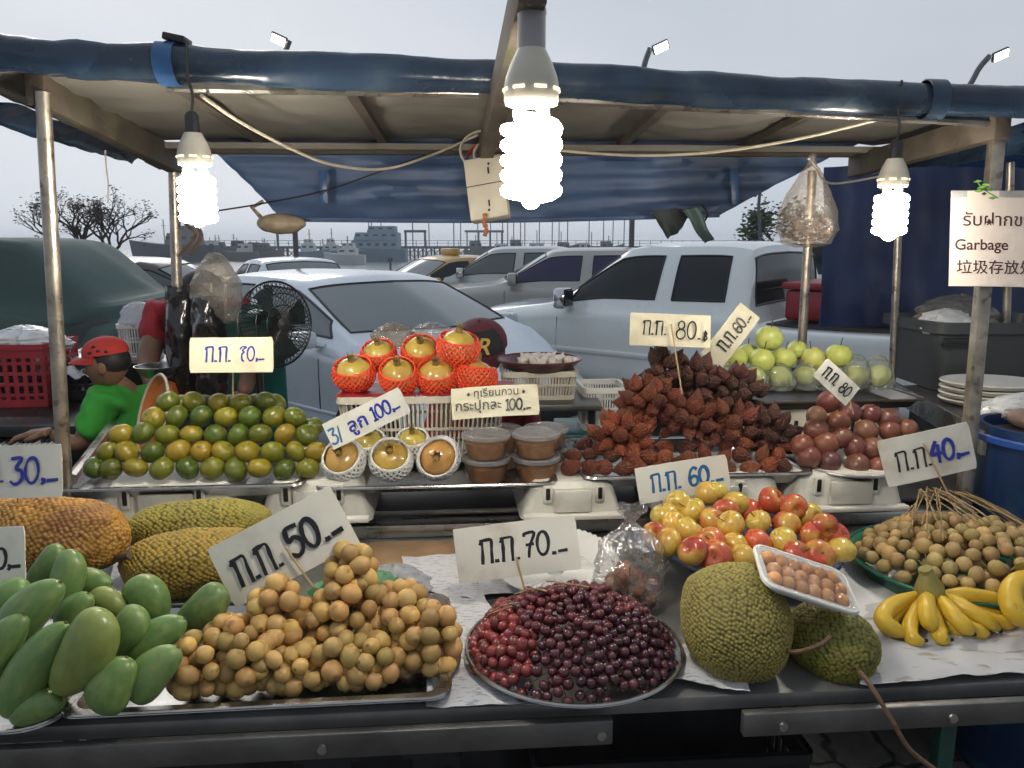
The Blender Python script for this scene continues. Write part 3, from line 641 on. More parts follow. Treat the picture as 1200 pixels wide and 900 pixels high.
for i in range(int(1.35*NU), len(D)-1):
    r = D[i]; half = []
    for j in range(j0, len(r)):
        p = r[j]; c = V((p.x, p.y*1.045 + .01, p.z*1.02 + .02)); u = i*.35
        if j < 4*NV:
            k = (4*NV - j)/(4*NV-j0); c.z -= k*(.16 + .10*math.sin(u*1.3) + .07*fbm((u*.5, 1, 0))); c.y += k*(.06+.07*math.sin(u*2.1+.5*k*9) + .06*fbm((u, j*.2, 3)))
            c.z += .025*math.sin(k*9 + p.x*2.5); c.y += .035*math.sin(p.z*26 + p.x*2.2 + 2*fbm((p.x, p.z*2, 3)))*min(1, k*2.5)
        c += V((0, 0, .012*fbm((p.x*3, j*.3, 5))))
        half.append(c)
    rows.append(half + [V((p.x, -p.y, p.z)) for p in reversed(half[:-1])])
b = MB(); b.grid(rows); b.build('cloth', 'cover_green', o, solid=.006, angle=1.2)
# ================================================================ THE STALL
TZ = .76                                            # counter top
def P3(px, py, ys): return S(px, py, ys)
def yawm(): return Matrix.Rotation(rad(4.5), 3, 'Z')
YAW = rad(4.5)
def stall_pt(x, ys, z): return V((x, ys + x*TANY, z))
# ---- counter: metal framed table, boards on top, legs
o = thing('fruit_counter', 'long metal framed market table carrying the front row of fruit', 'table', stall_pt(0, 1.6, 0), (0, 0, YAW))
y0, y1 = 1.192-1.6, 2.32-1.6
b = MB(); b.box((0, (y0+y1)/2+.015, TZ-.014), (3.5, y1-y0-.03, .028), None, .003); b.build('table_top', 'counter', o)
b = MB(); b.box((-.10, .30, TZ+.004), (.50, .16, .010), None, .002); b.build('plank', 'wood', o)
b = MB(); b.box((-.62, y0-.008, TZ-.030), (1.52, .018, .046), None, .003)
b.box((1.08, y0-.008, TZ-.030), (1.42, .018, .044), None, .003); b.build('front_rail', 'dull_steel', o)
for x in (-.35, .12, .75, .44): b = MB(); b.lathe([(.009, 0), (.008, .004), (.001, .005)], 12, (x, y0-.017, TZ-.034), Matrix.Rotation(PI/2, 3, 'X'), False, True); b.build('bolt', 'steel', o)
for x, y in ((-1.62, y0+.05), (1.66, y0+.06), (-1.62, y1-.05), (1.66, y1-.05)):
    b = MB(); b.box((x, y, (TZ-.03)/2), (.045, .045, TZ-.03), None, .004); b.build('leg', 'dull_steel', o)
M['green_paint'] = mat('green_paint', (.02, .075, .055), .45, .2, .2, 8)
gl = at(1107, 850, 1.42); b = MB(); b.box((gl.x, gl.y, .364), (.034, .034, .728), None, .004)
b.build('green_leg', 'green_paint', o, world=True)
b = MB(); b.beam((-1.6, y0+.05, .18), (1.64, y0+.05, .18), .03, .03); b.build('foot_rail', 'dull_steel', o)
# ---- second tier: long beam and shelf carrying the upper trays
TIER = .90
o = thing('riser_shelf', 'grey metal riser beam and shelf board behind the front fruit, under the white boxes', 'shelf', stall_pt(0, 2.1, TZ), (0, 0, YAW))
b = MB(); b.box((0, -.05, .020), (2.7, .06, .036), None, .004); b.build('front_beam', 'steel', o)
b = MB(); b.box((.05, .22, .048), (2.9, .46, .016), None, .003); b.build('shelf_board', 'dull_steel', o)
# ---- white slotted plastic boxes under the trays
def white_box(label, px0, px1, ptop, pbot, ys, slots):
    a, c = S(px0, pbot, ys), S(px1, pbot, ys); top = S((px0+px1)/2, ptop, ys)
    wd = (c-a).length; mid = (a+c)/2; z0 = TZ+.058; h = max(.07, top.z - z0)
    o = thing('white_box', label, 'plastic box', (mid.x, mid.y, z0), (0, 0, YAW), 'white slotted boxes under the trays')
    d = .30; rings = []
    for t, ins in ((0, 0), (.85, .006), (1, .018)):
        rings.append([V((x, y + d/2, h*t)) for x, y in rrect(wd-ins*2-.05*t, d-ins*2, .028)])
    b = MB(); b.loft(rings); b.build('body', 'white_box', o)
    b = MB(); b.box((0, -.012, h*.12), (wd*.96, .03, .014), None, .004); b.build('lip', 'white_box', o)
    b = MB(); b.box((0, -.004, h*.52), (wd*.36, .012, h*.62), None, .005); b.build('raised_panel', 'white_box', o)
    for s in slots:
        b = MB(); b.box(((s-.5)*wd, -.0045, h*.74), (.0125, .012, h*.34), None, .004); b.build('slot', 'black_plastic', o)
        b = MB(); b.box(((s-.5)*wd, -.001, h*.72), (.026, .012, h*.5), None, .005); b.build('slot_rim', 'white_box', o)
white_box('white slotted plastic box under the mandarin tray, furthest to its left', 106, 286, 570, 612, 2.0, (.24, .72))
white_box('white slotted plastic box between the mandarin tray and the pomegranate tray', 302, 436, 566, 610, 2.0, (.26, .72))
white_box('white slotted plastic box under the stacked paste tubs and the snake fruit', 610, 731, 567, 608, 1.98, (.26, .76))
white_box('white slotted plastic box behind the apples under the snake fruit tray', 770, 922, 562, 604, 1.98, (.3, .62))
white_box('white slotted plastic box under the passion fruit plate beside the longans', 926, 1062, 556, 602, 1.98, (.22, .70))

# ---- trays and plates
def tray(name, label, c, wd, d, h, rz=YAW, m='tray_steel', cat='tray', r=.03, flare=.02, tilt=None, lip=.014):
    o = thing(name, label, cat, c, tilt if tilt is not None else (0, 0, rz))
    q = []
    for ins, z in ((flare+.004, 0), (.004, h), (-lip, h+.001), (-lip-.002, h-.004), (0, h-.006), (flare+.0, -.0025)):
        q.append([V((x, y, z)) for x, y in rrect(wd-2*ins, d-2*ins, max(.006, r-ins*.3))])
    b = MB(); b.loft([q[0], q[1], q[2], q[3], q[4], q[5]], True, True); b.build('pan', m, o)
    b = MB(); pts = [V((x, y, h)) for x, y in rrect(wd+2*lip, d+2*lip, r+lip*.5, 6)]; b.tube(pts+[pts[0]], .0032, 6, False); b.build('rim', 'steel' if m == 'tray_steel' else m, o)
    return o
def plate(name, label, c, R, h, m, cat='plate', flare=.8, sy=1.0, tilt=(0, 0, 0), rim=.016):
    o = thing(name, label, cat, c, tilt)
    b = MB(); b.lathe([(.001, .004), (R*flare, .004), (R*.96, h*.8), (R+rim, h), (R+rim+.003, h-.003), (R*.97+.003, h*.8-.004), (R*flare+.003, 0), (.001, 0)], 56)
    b.xform(Matrix.Diagonal((1, sy, 1, 1))); b.build('dish', m, o, angle=.9)
    b = MB(); pts = [V(((R+rim)*math.cos(2*PI*k/64), sy*(R+rim)*math.sin(2*PI*k/64), h)) for k in range(65)]; b.tube(pts, .0035, 6, False); b.build('rim', 'steel' if m == 'tray_steel' else m, o)
    return o
def on_stall(px, py, ys, z=None):
    p = S(px, py, ys)
    if z is not None: p.z = z
    return p
p = S(232, 560, 2.17); tray('steel_tray', 'shallow steel tray under the pyramid of green mandarins', V((p.x-.005, p.y, TIER)), .64, .36, .034)
p = S(515, 562, 2.17); tray('steel_tray', 'shallow steel tray under the white netted pomegranates and paste tubs', V((p.x, p.y, TIER-.004)), .62, .34, .022)
p = S(795, 555, 2.20); tray('steel_tray', 'shallow steel tray under the snake fruit heap', V((p.x, p.y, TIER-.004)), .62, .40, .034)
p = S(992, 546, 2.10); plate('steel_plate', 'round steel plate under the brown passion fruit', V((p.x, p.y, TIER)), .135, .026, 'tray_steel')
p = atz(318, 777, TZ+.012); tray('steel_tray', 'wide steel tray under the longkong bunches', V((p.x+.01, p.y+.03, TZ+.004)), .62, .37, .026, rz=rad(5))
p = atz(20, 796, TZ+.012); tray('steel_tray', 'steel tray under the green mangoes at the left end', V((p.x-.03, p.y+.06, TZ+.004)), .33, .46, .024, rz=rad(4), r=.06)
GP = atz(672, 757, TZ+.03); plate('steel_plate', 'wide oval steel plate under the red grapes', V((GP.x, GP.y, TZ+.004)), .190, .03, 'tray_steel', sy=.98)
AP = atz(880, 645, TZ+.045); AP.z = TZ+.003; plate('blue_plate', 'navy blue round plate under the apples', AP, .195, .045, 'navy_plate', sy=.92)
LP = atz(1130, 662, TZ+.04); LP.z = TZ+.003; plate('green_plate', 'big green round tray under the longans', LP, .245, .05, 'green_plate', flare=.9, sy=.95)

# ---- papers, cloths and bags on the counter
def paper(label, pts, seed, m='paper', amp=.006, cat='paper', name='newspaper', mp=None):
    """a crumpled sheet: four pixel corners laid on the counter"""
    q = [atz(x, y, TZ+.006) for x, y in pts]
    c = sum(q, V())/4; o = thing(name, label, cat, (c.x, c.y, TZ+.003))
    b = MB(); sheet(b, *q, 26, 18, lambda u, v, p: V((.004*fbm((p.x*9, p.y*9, seed)), .004*fbm((p.x*9, p.y*9, seed+7)), amp*(.9+fbm((p.x*14, p.y*14, seed*3.1), 1)) )))
    b.build('sheet', m, o, world=True, solid=.0006, angle=1.5); return o
def print_mat(name, base, ink, sc, thr):
    m = bpy.data.materials.new(name); m.use_nodes = True; t = m.node_tree; b = t.nodes['Principled BSDF']; L = t.links.new
    tc = N(t, 'ShaderNodeTexCoord'); mp = N(t, 'ShaderNodeMapping'); mp.inputs['Scale'].default_value = (sc, sc*3.5, 1); mp.inputs['Rotation'].default_value = (0, 0, .4)
    n = N(t, 'ShaderNodeTexNoise'); n.inputs['Scale'].default_value = 1; n.inputs['Detail'].default_value = 6
    r = N(t, 'ShaderNodeMapRange'); r.inputs[1].default_value = thr; r.inputs[2].default_value = thr+.05
    x = N(t, 'ShaderNodeMix', data_type='RGBA'); x.inputs[6].default_value = (*base, 1); x.inputs[7].default_value = (*ink, 1)
    L(tc.outputs['Object'], mp.inputs[0]); L(mp.outputs[0], n.inputs['Vector']); L(n.outputs['Fac'], r.inputs[0]); L(r.outputs[0], x.inputs[0]); L(x.outputs[2], b.inputs['Base Color']); b.inputs['Roughness'].default_value = .8
    return m
M['news'] = print_mat('news', (.56, .56, .58), (.34, .34, .37), 46, .56)
M['news_colour'] = print_mat('news_colour', (.46, .46, .47), (.34, .28, .24), 12, .58)
paper('white printed sheet of paper lying behind the longkong tray beside the price board', [(478, 690), (560, 706), (556, 650), (470, 655)], 2, 'news')
paper('crumpled newspaper under the front of the grape plate', [(500, 832), (640, 828), (560, 690), (500, 700)], 5, 'news')
paper('newspaper with orange print spread under the bananas', [(1010, 806), (1215, 792), (1200, 690), (1010, 712)], 9, 'news_colour', .009)
paper('torn white newspaper sticking out beneath the big jackfruit', [(770, 800), (880, 815), (860, 760), (790, 760)], 12, 'news', .012)
paper('crumpled newspaper lying between the grape plate and the steel riser', [(560, 700), (700, 690), (690, 640), (560, 640)], 14, 'news')
paper('pale newspaper lying under the jackfruits behind the green mangoes', [(120, 712), (300, 705), (330, 640), (140, 640)], 17, 'news')
paper('light grey paper lying between the apple plate and the longan tray', [(960, 735), (1060, 730), (1060, 660), (960, 660)], 19, 'paper', .005)
# ribbed white dish behind the grape board
o = thing('ribbed_dish', 'white ribbed plastic dish standing behind the grape price board', 'dish', S(650, 690, 1.72))
b = MB(); rows = []
for r_, z in ((.02, .0), (.09, .004), (.135, .025), (.15, .035)):
    rows.append([V(((r_ + .0035*(k % 2))*math.cos(2*PI*k/120), (r_+.0035*(k % 2))*math.sin(2*PI*k/120), z + .0025*(k % 2))) for k in range(120)])
b.grid(rows, True); bmesh.ops.contextual_create(b.b, geom=[e for e in b.b.edges if e.is_boundary][:0]) if False else None
b.xform(Matrix.Rotation(rad(9), 4, 'X')); b.build('bowl', 'white_plastic', o, angle=.3, solid=.002)
o.location.z = TZ+.022

# ---- clear bags
def bag(name, label, cat, c, rx, ry, h, m, seed, neck=.25, group=None, parent=None, crumple=.12, n=40, top=True):
    o = thing(name, label, cat, c, None, group)
    rings = []; prof = [(0, .25), (.02, .75), (.15, 1.0), (.4, 1.0), (.62, .8), (.78, neck+.12), (.84, neck), (.92, neck+.14), (1, neck+.3)] if top is True else ([(0, .35), (.04, .8), (.2, 1), (.4, .93), (.6, .68), (.8, .36), (.9, .14), (.95, .07), (1, .12)] if top == 'hang' else [(0, .3), (.03, .8), (.25, 1), (.55, .92), (.8, .65), (.95, .3), (1, .05)])
    top_ = top
    for t, s in prof:
        rings.append([V((rx*s*math.cos(a)*(1+crumple*2*fbm((math.cos(a)*2.1, math.sin(a)*2.1+t*3, seed), 1.3)), ry*s*math.sin(a)*(1+crumple*2*fbm((math.cos(a)*2.1, math.sin(a)*2.1+t*3, seed+4), 1.3)), h*t*(1+.06*fbm((a, t, seed))))) for a in [2*PI*k/n for k in range(n)]])
    rows = []
    for i in range(len(rings)-1):
        for s in range(4):
            rows.append([rings[i][k].lerp(rings[i+1][k], s/4) + V((fbm((rings[i][k].x*40, s*.7+i, seed)), fbm((rings[i][k].y*40, s*.7+i, seed+2)), 0))*rx*crumple*.35 for k in range(n)])
    rows.append(rings[-1])
    b = MB(); b.grid(rows, True); b.face(list(reversed(rows[0]))); b.build('film', m, o, angle=.5)
    return o

# ================================================================ CANOPY
FL = S(52, 112, 1.98); FR = S(1170, 132, 1.98); BL = S(210, 180, 2.98); BR = S(1006, 184, 2.86)
can = thing('stall_canopy', 'low canvas and blue tarpaulin canopy on poles over the fruit stall', 'canopy', (0, 2.4, 1.5))
def roofpt(u, v):
    return (FL.lerp(FR, u)).lerp(BL.lerp(BR, u), v)
b = MB(); rows = []
for j in range(25):
    v = -.06 + 1.09*j/24
    rows.append([roofpt(-.10+1.2*i/48, v) + V((0, 0, .055 + .012*fbm((i*.5, j*.5, 2)) - .02*math.sin(PI*min(1, max(0, v)))*abs(math.sin(5*PI*i/48)))) for i in range(49)])
b.grid(rows); b.build('canvas_sheet', 'canvas', can, world=True, solid=.003, angle=1.5)
# rafters under the canvas
for u in (.13, .30, .64, .82):
    b = MB(); b.beam(roofpt(u, .0)+V((0, 0, .028)), roofpt(u, .96)+V((0, 0, .028)), .028, .022); b.build('rafter', 'old_wood', can, world=True)
for v in (.84, .97):
    b = MB(); b.beam(roofpt(-.02, v)+V((0, 0, .006)), roofpt(1.02, v)+V((0, 0, .006)), .03, .02); b.build('purlin', 'canvas' if v == .84 else 'old_wood', can, world=True)
# front edge: tarpaulin rolled round the front beam
A, B = S(-40, 68, 1.93), S(1240, 122, 1.93)
def mid(px, py): return S(px, py, 1.93)
line = [mid(-60, 58), mid(0, 62), mid(110, 71), mid(300, 79), mid(500, 87), mid(700, 97), mid(900, 109), mid(1060, 116), mid(1200, 120), mid(1270, 121)]
path = cat_path(line, 14); b = MB(); rings = []
for i, p in enumerate(path):
    t = i/len(path); r = .041 + .006*fbm((i*.16, 0, 1)) - .004*t
    ring = []
    for k in range(20):
        a = 2*PI*k/20; rr = r*(1 + .14*fbm((i*.09, math.cos(a)*1.4, math.sin(a)*1.4), 1) + .02*math.sin(a*5+i*.05))
        ring.append(p + V((0, rr*math.cos(a), rr*math.sin(a)*1.02)))
    rings.append(ring)
b.loft(rings); b.build('rolled_tarp', 'tarp', can, world=True, angle=1.2)
b = MB(); b.tube([mid(190, 97)+V((0, .03, .0)), mid(560, 104)+V((0, .03, 0))], .016, 10); b.build('front_tube', 'steel', can, world=True)
b = MB(); b.tube([mid(610, 114)+V((0, .05, .01)), mid(1170, 142)+V((0, .05, .005))], .013, 10); b.build('front_tube', 'steel', can, world=True)
def strap(px, m, wpx=22):
    i = min(range(len(path)), key=lambda k: abs(600+FPX*path[k].x/((path[k]-CAMP).dot(V((0, cp, -sp)))) - px))
    b = MB(); rings = []
    for s in (-1, 1):
        c = path[i] + (path[min(i+1, len(path)-1)]-path[i-1]).normalized()*s*wpx*.5*mpp(path[i])
        rings.append([c + V((0, .049*math.cos(a), .049*math.sin(a))) for a in [2*PI*k/24 for k in range(24)]])
    b.grid(rings, True); b.build('strap', m, can, world=True, solid=.003)
strap(203, 'tarp_strip'); strap(1093, 'tarp')
p = path[26]; q = mid(208, 52); b = MB(); b.box(q+V((0, .0, .01)), (.05, .05, .016), Matrix.Rotation(.2, 3, 'Y'), .003); b.build('clip', 'black_plastic', can, world=True)
# back valance of blue tarp
vt = [(236, 182), (1030, 180)]; vb = [(330, 257), (842, 252)]
b = MB(); rows = []
TL_, TR_ = S(226, 183, 2.96)+V((0, 0, .085)), S(1030, 183, 2.86)+V((0, 0, .085)); B0, B1 = S(330, 257, 2.92), S(842, 252, 2.86)
for j in range(19):
    v = j/18; r = []
    for i in range(61):
        u = i/60; p = TL_.lerp(TR_, u).lerp(B0.lerp(B1, u), v)
        r.append(p + V((0, .05*math.sin(v*PI)*(1+.5*math.sin(u*9)) + .022*fbm((u*5, v*9, 3)) + .008*math.sin(v*34+u*7+2*fbm((u*4, v*3, 8))), -.010*v*math.sin(PI*u) + .003*math.sin(u*30)*v)))
    rows.append(r)
b.grid(rows); b.build('back_valance', 'valance', can, world=True, solid=.003, angle=1.5)
b = MB(); b.tube(cat_path([B0+V((0, -.01, 0)), B0.lerp(B1, .5)+V((0, -.01, -.012)), B1+V((0, -.01, 0))], 8), .009, 8); b.build('valance_hem', 'valance', can, world=True)
for px, py0, py1 in ((378, 200, 238), (860, 198, 240)):
    a, c = S(px, py0, 2.87), S(px+2, py1, 2.87); b = MB(); b.beam(a, c, .028, .004, V((0, 1, 0)), .001); b.build('tie_strap', 'tarp_strip', can, world=True)
# side beams and side flaps
def side(p0, p1, wx, wz, m, nm):
    b = MB(); b.beam(p0, p1, wx, wz, V((0, 0, 1)), .005); b.build(nm, m, can, world=True)
side(S(40, 102, 1.99), S(206, 190, 2.98), .045, .085, 'old_wood', 'side_beam')
side(S(1176, 145, 1.99), S(1000, 196, 2.86), .045, .075, 'old_wood', 'side_beam')
b = MB(); L0, L1 = S(-30, 104, 1.92), S(196, 178, 3.0); l0, l1 = S(-40, 128, 1.92), S(186, 192, 3.0)
sheet(b, L0+V((-.03, 0, 0)), L1+V((-.03, 0, 0)), l1+V((-.10, 0, 0)), l0+V((-.06, 0, 0)), 30, 8, lambda u, v, p: V((-.03*math.sin(v*PI), 0, .012*fbm((u*7, v*2, 4)))))
b.build('side_flap', 'tarp', can, world=True, solid=.003, angle=1.5)
b = MB(); R0, R1 = S(1225, 128, 1.95), S(1000, 190, 2.9); r0, r1 = S(1225, 175, 1.95), S(990, 206, 2.9)
sheet(b, R0+V((.06, 0, 0)), R1+V((.05, 0, 0)), r1+V((.05, 0, 0)), r0+V((.08, 0, 0)), 30, 8, lambda u, v, p: V((.03*math.sin(v*PI), 0, .012*fbm((u*7, v*2, 6)))))
b.build('side_flap', 'tarp', can, world=True, solid=.003, angle=1.5)
b = MB(); b.tube([S(172, 185, 3.0), S(190, 194, 3.0)], .018, 8); b.build('flap_batten', 'tarp', can, world=True)
# ridge beam, running out over the viewer; its bulb hangs from it
RB0, RB1 = at(624, -28, 1.16), S(566, 188, 2.84)
b = MB(); b.beam(RB0, RB1, .042, .075, V((0, 0, 1)), .004); b.build('ridge_beam', 'old_wood', can, world=True)

def pole(label, top, bot, r, foot=0, m='pole', square=False):
    d = bot-top; f = bot + d*((bot.z-foot)/(-d.z)) if foot is not None else bot
    o = thing('canopy_pole', label, 'pole', f)
    b = MB()
    if square: b.beam(f, top, r*2, r*1.8, V((0, 1, 0)), .002)
    else: b.tube([f, f.lerp(top, .5), top], r, 14)
    b.build('tube', m, o, world=True)
    b = MB(); b.lathe([(r*1.5, 0), (r*1.5, .03), (r*1.1, .035)], 16, f); b.build('foot', 'rubber', o, world=True)
    return o
pole('bare steel pole at the left front, standing between the mangoes and the mandarin tray', S(50, 108, 2.0), S(78, 595, 2.0), .0175)
pole('bare steel pole behind the mandarins with black bags hanging on it', S(203, 182, 2.95), S(211, 462, 2.95), .019)
pole('square steel pole at the right front carrying the garbage notice', S(1170, 140, 2.03), S(1136, 512, 2.03), .017, 0, 'pole', True)
pole('thin rusty pole right of the garbage notice, behind the square pole', S(1184, 190, 2.7), S(1177, 470, 2.7), .014)
pole('steel pole under the hanging plastic bag behind the guavas', S(952, 200, 2.86), S(940, 398, 2.86), .017)
pole('thin rusty pole below the right bulb in front of the blue screen', S(1056, 190, 2.86), S(1046, 432, 2.86), .014)

# ---- bulbs
M['cfl'] = emit('cfl_glow', (1, .92, .76), BULB_STRENGTH)
M['lamp_base'] = mat('lamp_base', (.62, .57, .47), .35, 0, .06, 20)
M['lamp_socket'] = mat('lamp_socket', (.40, .38, .40), .4, 0, .08, 20)
M['black_socket'] = mat('black_socket', (.02, .02, .022), .35, 0, .1, 20)
M['vent'] = emit('bulb_vent', (1, .85, .5), 3)
M['cable_white'] = mat('cable_white', (.52, .47, .38), .5, 0, .15, 30)
M['cable_black'] = mat('cable_black', (.02, .02, .02), .5, 0, .1)
def make_bulb(label, loc, sock, s=1.0):
    """origin at the top of the base cap"""
    o = thing('spiral_bulb', label, 'light bulb', loc, None, 'spiral bulbs lighting the stall'); o.scale = (s,)*3
    b = MB(); b.lathe([(.024, 0), (.027, -.006), (.036, -.024), (.044, -.046), (.0465, -.060), (.0465, -.082), (.044, -.088), (.001, -.088)], 40, (0, 0, 0), None, True, True); b.build('base', 'lamp_base', o)
    b = MB()
    for k in range(8):
        a = 2*PI*k/8 + .3; b.box((.0462*math.cos(a), .0462*math.sin(a), -.066), (.004, .020, .0045), Matrix.Rotation(a, 3, 'Z'))
    b.build('vent', 'vent', o)
    b = MB()
    for ph in (0, PI):
        pts = [V((.016*math.cos(ph), .016*math.sin(ph), -.082)), V((.02*math.cos(ph), .02*math.sin(ph), -.10))]
        n = 92
        for k in range(n+1):
            t = k/n; a = ph + .5 + t*2*PI*2.75; R = .043*min(1, .55+t*4)*(1 if t < .93 else 1-(t-.93)/.07*.72)
            pts.append(V((R*math.cos(a), R*math.sin(a), -.108 - t*.138)))
        b.tube(pts, .0105, 8)
    b.sphere((0, 0, -.249), (.015, .015, .012), 2); b.build('spiral_tube', 'cfl', o)
    b = MB()
    if sock == 'grey':
        b.lathe([(.0235, -.002), (.0235, .052), (.0245, .054), (.0245, .062), (.023, .064), (.022, .086), (.018, .092), (.008, .10)], 32, (0, 0, 0), None, False, True); b.build('socket', 'lamp_socket', o)
    else:
        b.lathe([(.022, -.002), (.020, .02), (.019, .045), (.014, .055), (.006, .06)], 24, (0, 0, 0), None, False, True); b.build('socket', 'black_socket', o)
    b = MB(); b.tube(cat_path([(0, 0, .055), (.006, .002, .10), (-.004, .0, .16), (0, 0, .24)], 5), .004, 6); b.build('flex', 'cable_black', o)
    return o
BM = at(623, 58, 1.20); make_bulb('large lit spiral bulb hanging nearest in the middle on a grey socket', BM, 'grey', .88)
bl = S(226, 156, 1.86); make_bulb('lit spiral bulb hanging at the left over the mandarins', bl, 'black', .80)
br = S(1049, 186, 1.90); make_bulb('lit spiral bulb hanging at the right before the blue screen', br, 'black', .77)
def cable(label, pts, r, m, name='cable'):
    q = cat_path(pts, 10); o = thing(name, label, 'cable', q[0]); b = MB(); b.tube(q, r, 6); b.build('wire', m, o, world=True); return o
cable('cream cable sagging from the left bulb to the ridge beam', [S(236, 112, 1.92), S(280, 142, 2.1), S(340, 174, 2.3), S(390, 193, 2.45), S(450, 198, 2.6), S(505, 182, 2.7), S(560, 158, 2.75)], .0045, 'cable_white')
cable('cream cable running from the ridge beam to the right side of the canopy', [S(575, 168, 2.72), S(650, 176, 2.6), S(740, 182, 2.5), S(830, 179, 2.4), S(930, 164, 2.25), S(1030, 140, 2.06)], .0045, 'cable_white')
cable('thin black wire drooping across the blue valance to the left bulb', [S(255, 247, 2.6), S(310, 238, 2.7), S(385, 222, 2.8), S(470, 192, 2.8), S(560, 160, 2.78)], .003, 'cable_black')
cable('thin white string hanging from the left side flap with a knotted end', [S(123, 176, 2.5), S(125, 200, 2.5), S(127, 216, 2.5), S(126.5, 238, 2.5)], .0022, 'cable_white', 'string')
# ---- socket strip with its wires on the ridge beam
p = S(571, 222, 2.55); o = thing('socket_box', 'cream wall socket box hanging from the ridge beam behind the middle bulb', 'socket box', p, (rad(-12), rad(-9), rad(-8)))
b = MB(); b.box((0, 0, 0), (.125, .05, .20), None, .006); b.build('case', 'cream_plastic', o)
b = MB(); b.box((0, -.0255, .01), (.126, .003, .002)); b.build('cover_seam', 'black_plastic', o)
for x, z in ((.015, .052), (.005, -.052)):
    b = MB(); b.box((x, -.0256, z), (.005, .003, .02)); b.build('socket_slot', 'black_plastic', o)
    b = MB(); b.lathe([(.004, 0), (.001, .002)], 10, (x+.003*(1 if z > 0 else -1), -.0255, z+(.022 if z > 0 else -.022)), Matrix.Rotation(PI/2, 3, 'X')); b.build('socket_hole', 'black_plastic', o)
for k, (x0, y0, m) in enumerate(((555, 170, 'cable_white'), (560, 176, 'red_plastic'), (566, 168, 'cable_white'))):
    c = S(x0+8, y0+6, 2.60); q = [c + V((.065*math.cos(a)*(1-.1*k), .03*math.sin(a), .02*math.cos(a*.5+k) + .05*math.sin(a))) for a in [PI*.1+2*PI*j/14 for j in range(13)]]
    cable(['cream wire looped round the ridge beam above the socket box', 'red wire looped round the ridge beam above the socket box', 'second cream wire looped tightly under the red wire'][k], q, .004, m, 'wire_loop')
o = thing('orange_tassel', 'small orange tassel hanging below the socket box', 'tassel', S(569, 252, 2.5)); b = MB()
M['tassel'] = mat('tassel', (.45, .16, .06), .7, 0, .3, 40)
b.tube(cat_path([S(569, 250, 2.5), S(567, 260, 2.5), S(570, 268, 2.5), S(568, 277, 2.5)], 6), [.006, .007, .009, .006, .005, .007, .008, .006, .007, .009, .008, .006, .005, .008, .009, .007, .006, .008, .004][:19], 7); b.build('cord', 'tassel', o, world=True)
# ---- things hanging
bp_ = S(330, 262, 2.80); M['bundle'] = mat('bundle', (.30, .24, .17), .55, 0, .25, 14, .5, 20)
o = thing('wrapped_bundle', 'brown wrapped bundle hung under the left corner of the blue valance', 'bundle', bp_)
b = MB(); b.sphere((0, 0, 0), (.085, .05, .036), 4)
for v_ in b.b.verts: v_.co *= 1 + .10*fbm(v_.co*22, 1)
b.build('wrap', 'bundle', o); b = MB(); b.tube([(-.07, 0, .02), (-.10, 0, .055), (-.06, 0, .075)], .008, 6); b.build('tie', 'bundle', o)
hb = S(945, 290, 2.3)
M['litter'] = mat('litter', (.07, .035, .02), .8, 0, .4, 30, .5, 60)
o = bag('hanging_bag', 'thin plastic bag of brown rambutan peel hanging from the canopy near the right bulb', 'plastic bag', hb, .092, .06, .27, 'bag_peel', 3, .10, crumple=.08, top='hang')
c = thing('peel_pile', 'dark brown dried peel filling the bottom of the hanging plastic bag', 'peelings', hb+V((0, 0, .012))); b = MB(); r_ = random.Random(5)
for k in range(70):
    a = r_.uniform(0, 2*PI); q = math.sqrt(r_.random()); b.sphere((.066*q*math.cos(a), .044*q*math.sin(a), r_.uniform(.01, .095-.03*q)), (r_.uniform(.008, .016), .006, r_.uniform(.006, .012)), 1, Matrix.Rotation(r_.uniform(0, 3), 3, 'X'))
b.build('peel', 'litter', c)
tag(cable('thin string tying the plastic bag to the back pole', [S(948, 186, 2.3), S(955, 195, 2.4), S(975, 215, 2.75), S(1040, 205, 2.82)], .004, 'cable_white', 'string'))
uc = S(795, 262, 2.80); o = thing('folded_awning', 'dark torn strip of awning cloth drooping below the right end of the blue valance', 'awning cloth', uc)
M['awning_dark'] = mat('awning_dark', (.018, .028, .030), .6, 0, .3, 8, .4, 20); M['awning_teal'] = mat('awning_teal', (.10, .16, .165), .5, 0, .25, 8, .4, 20)
b = MB(); sheet(b, S(762, 246, 2.80), S(812, 244, 2.80), S(800, 268, 2.78), S(783, 280, 2.78), 12, 10, lambda u, v, p: V((0, .02*math.sin(u*8)*v, .006*fbm((u*6, v*5, 2))))); b.build('dark_fold', 'awning_dark', o, world=True, solid=.002, angle=1.5)
b = MB(); sheet(b, S(800, 246, 2.76), S(818, 243, 2.76), S(836, 280, 2.72), S(826, 285, 2.72), 8, 12, lambda u, v, p: V((.004*math.sin(v*7), .02*math.sin(u*6), 0))); b.build('teal_fold', 'awning_teal', o, world=True, solid=.002, angle=1.5)
b = MB(); b.tube(cat_path([S(822, 240, 2.78), S(829, 252, 2.78), S(820, 266, 2.78)], 5), .004, 5); b.build('tie', 'cable_black', o, world=True)
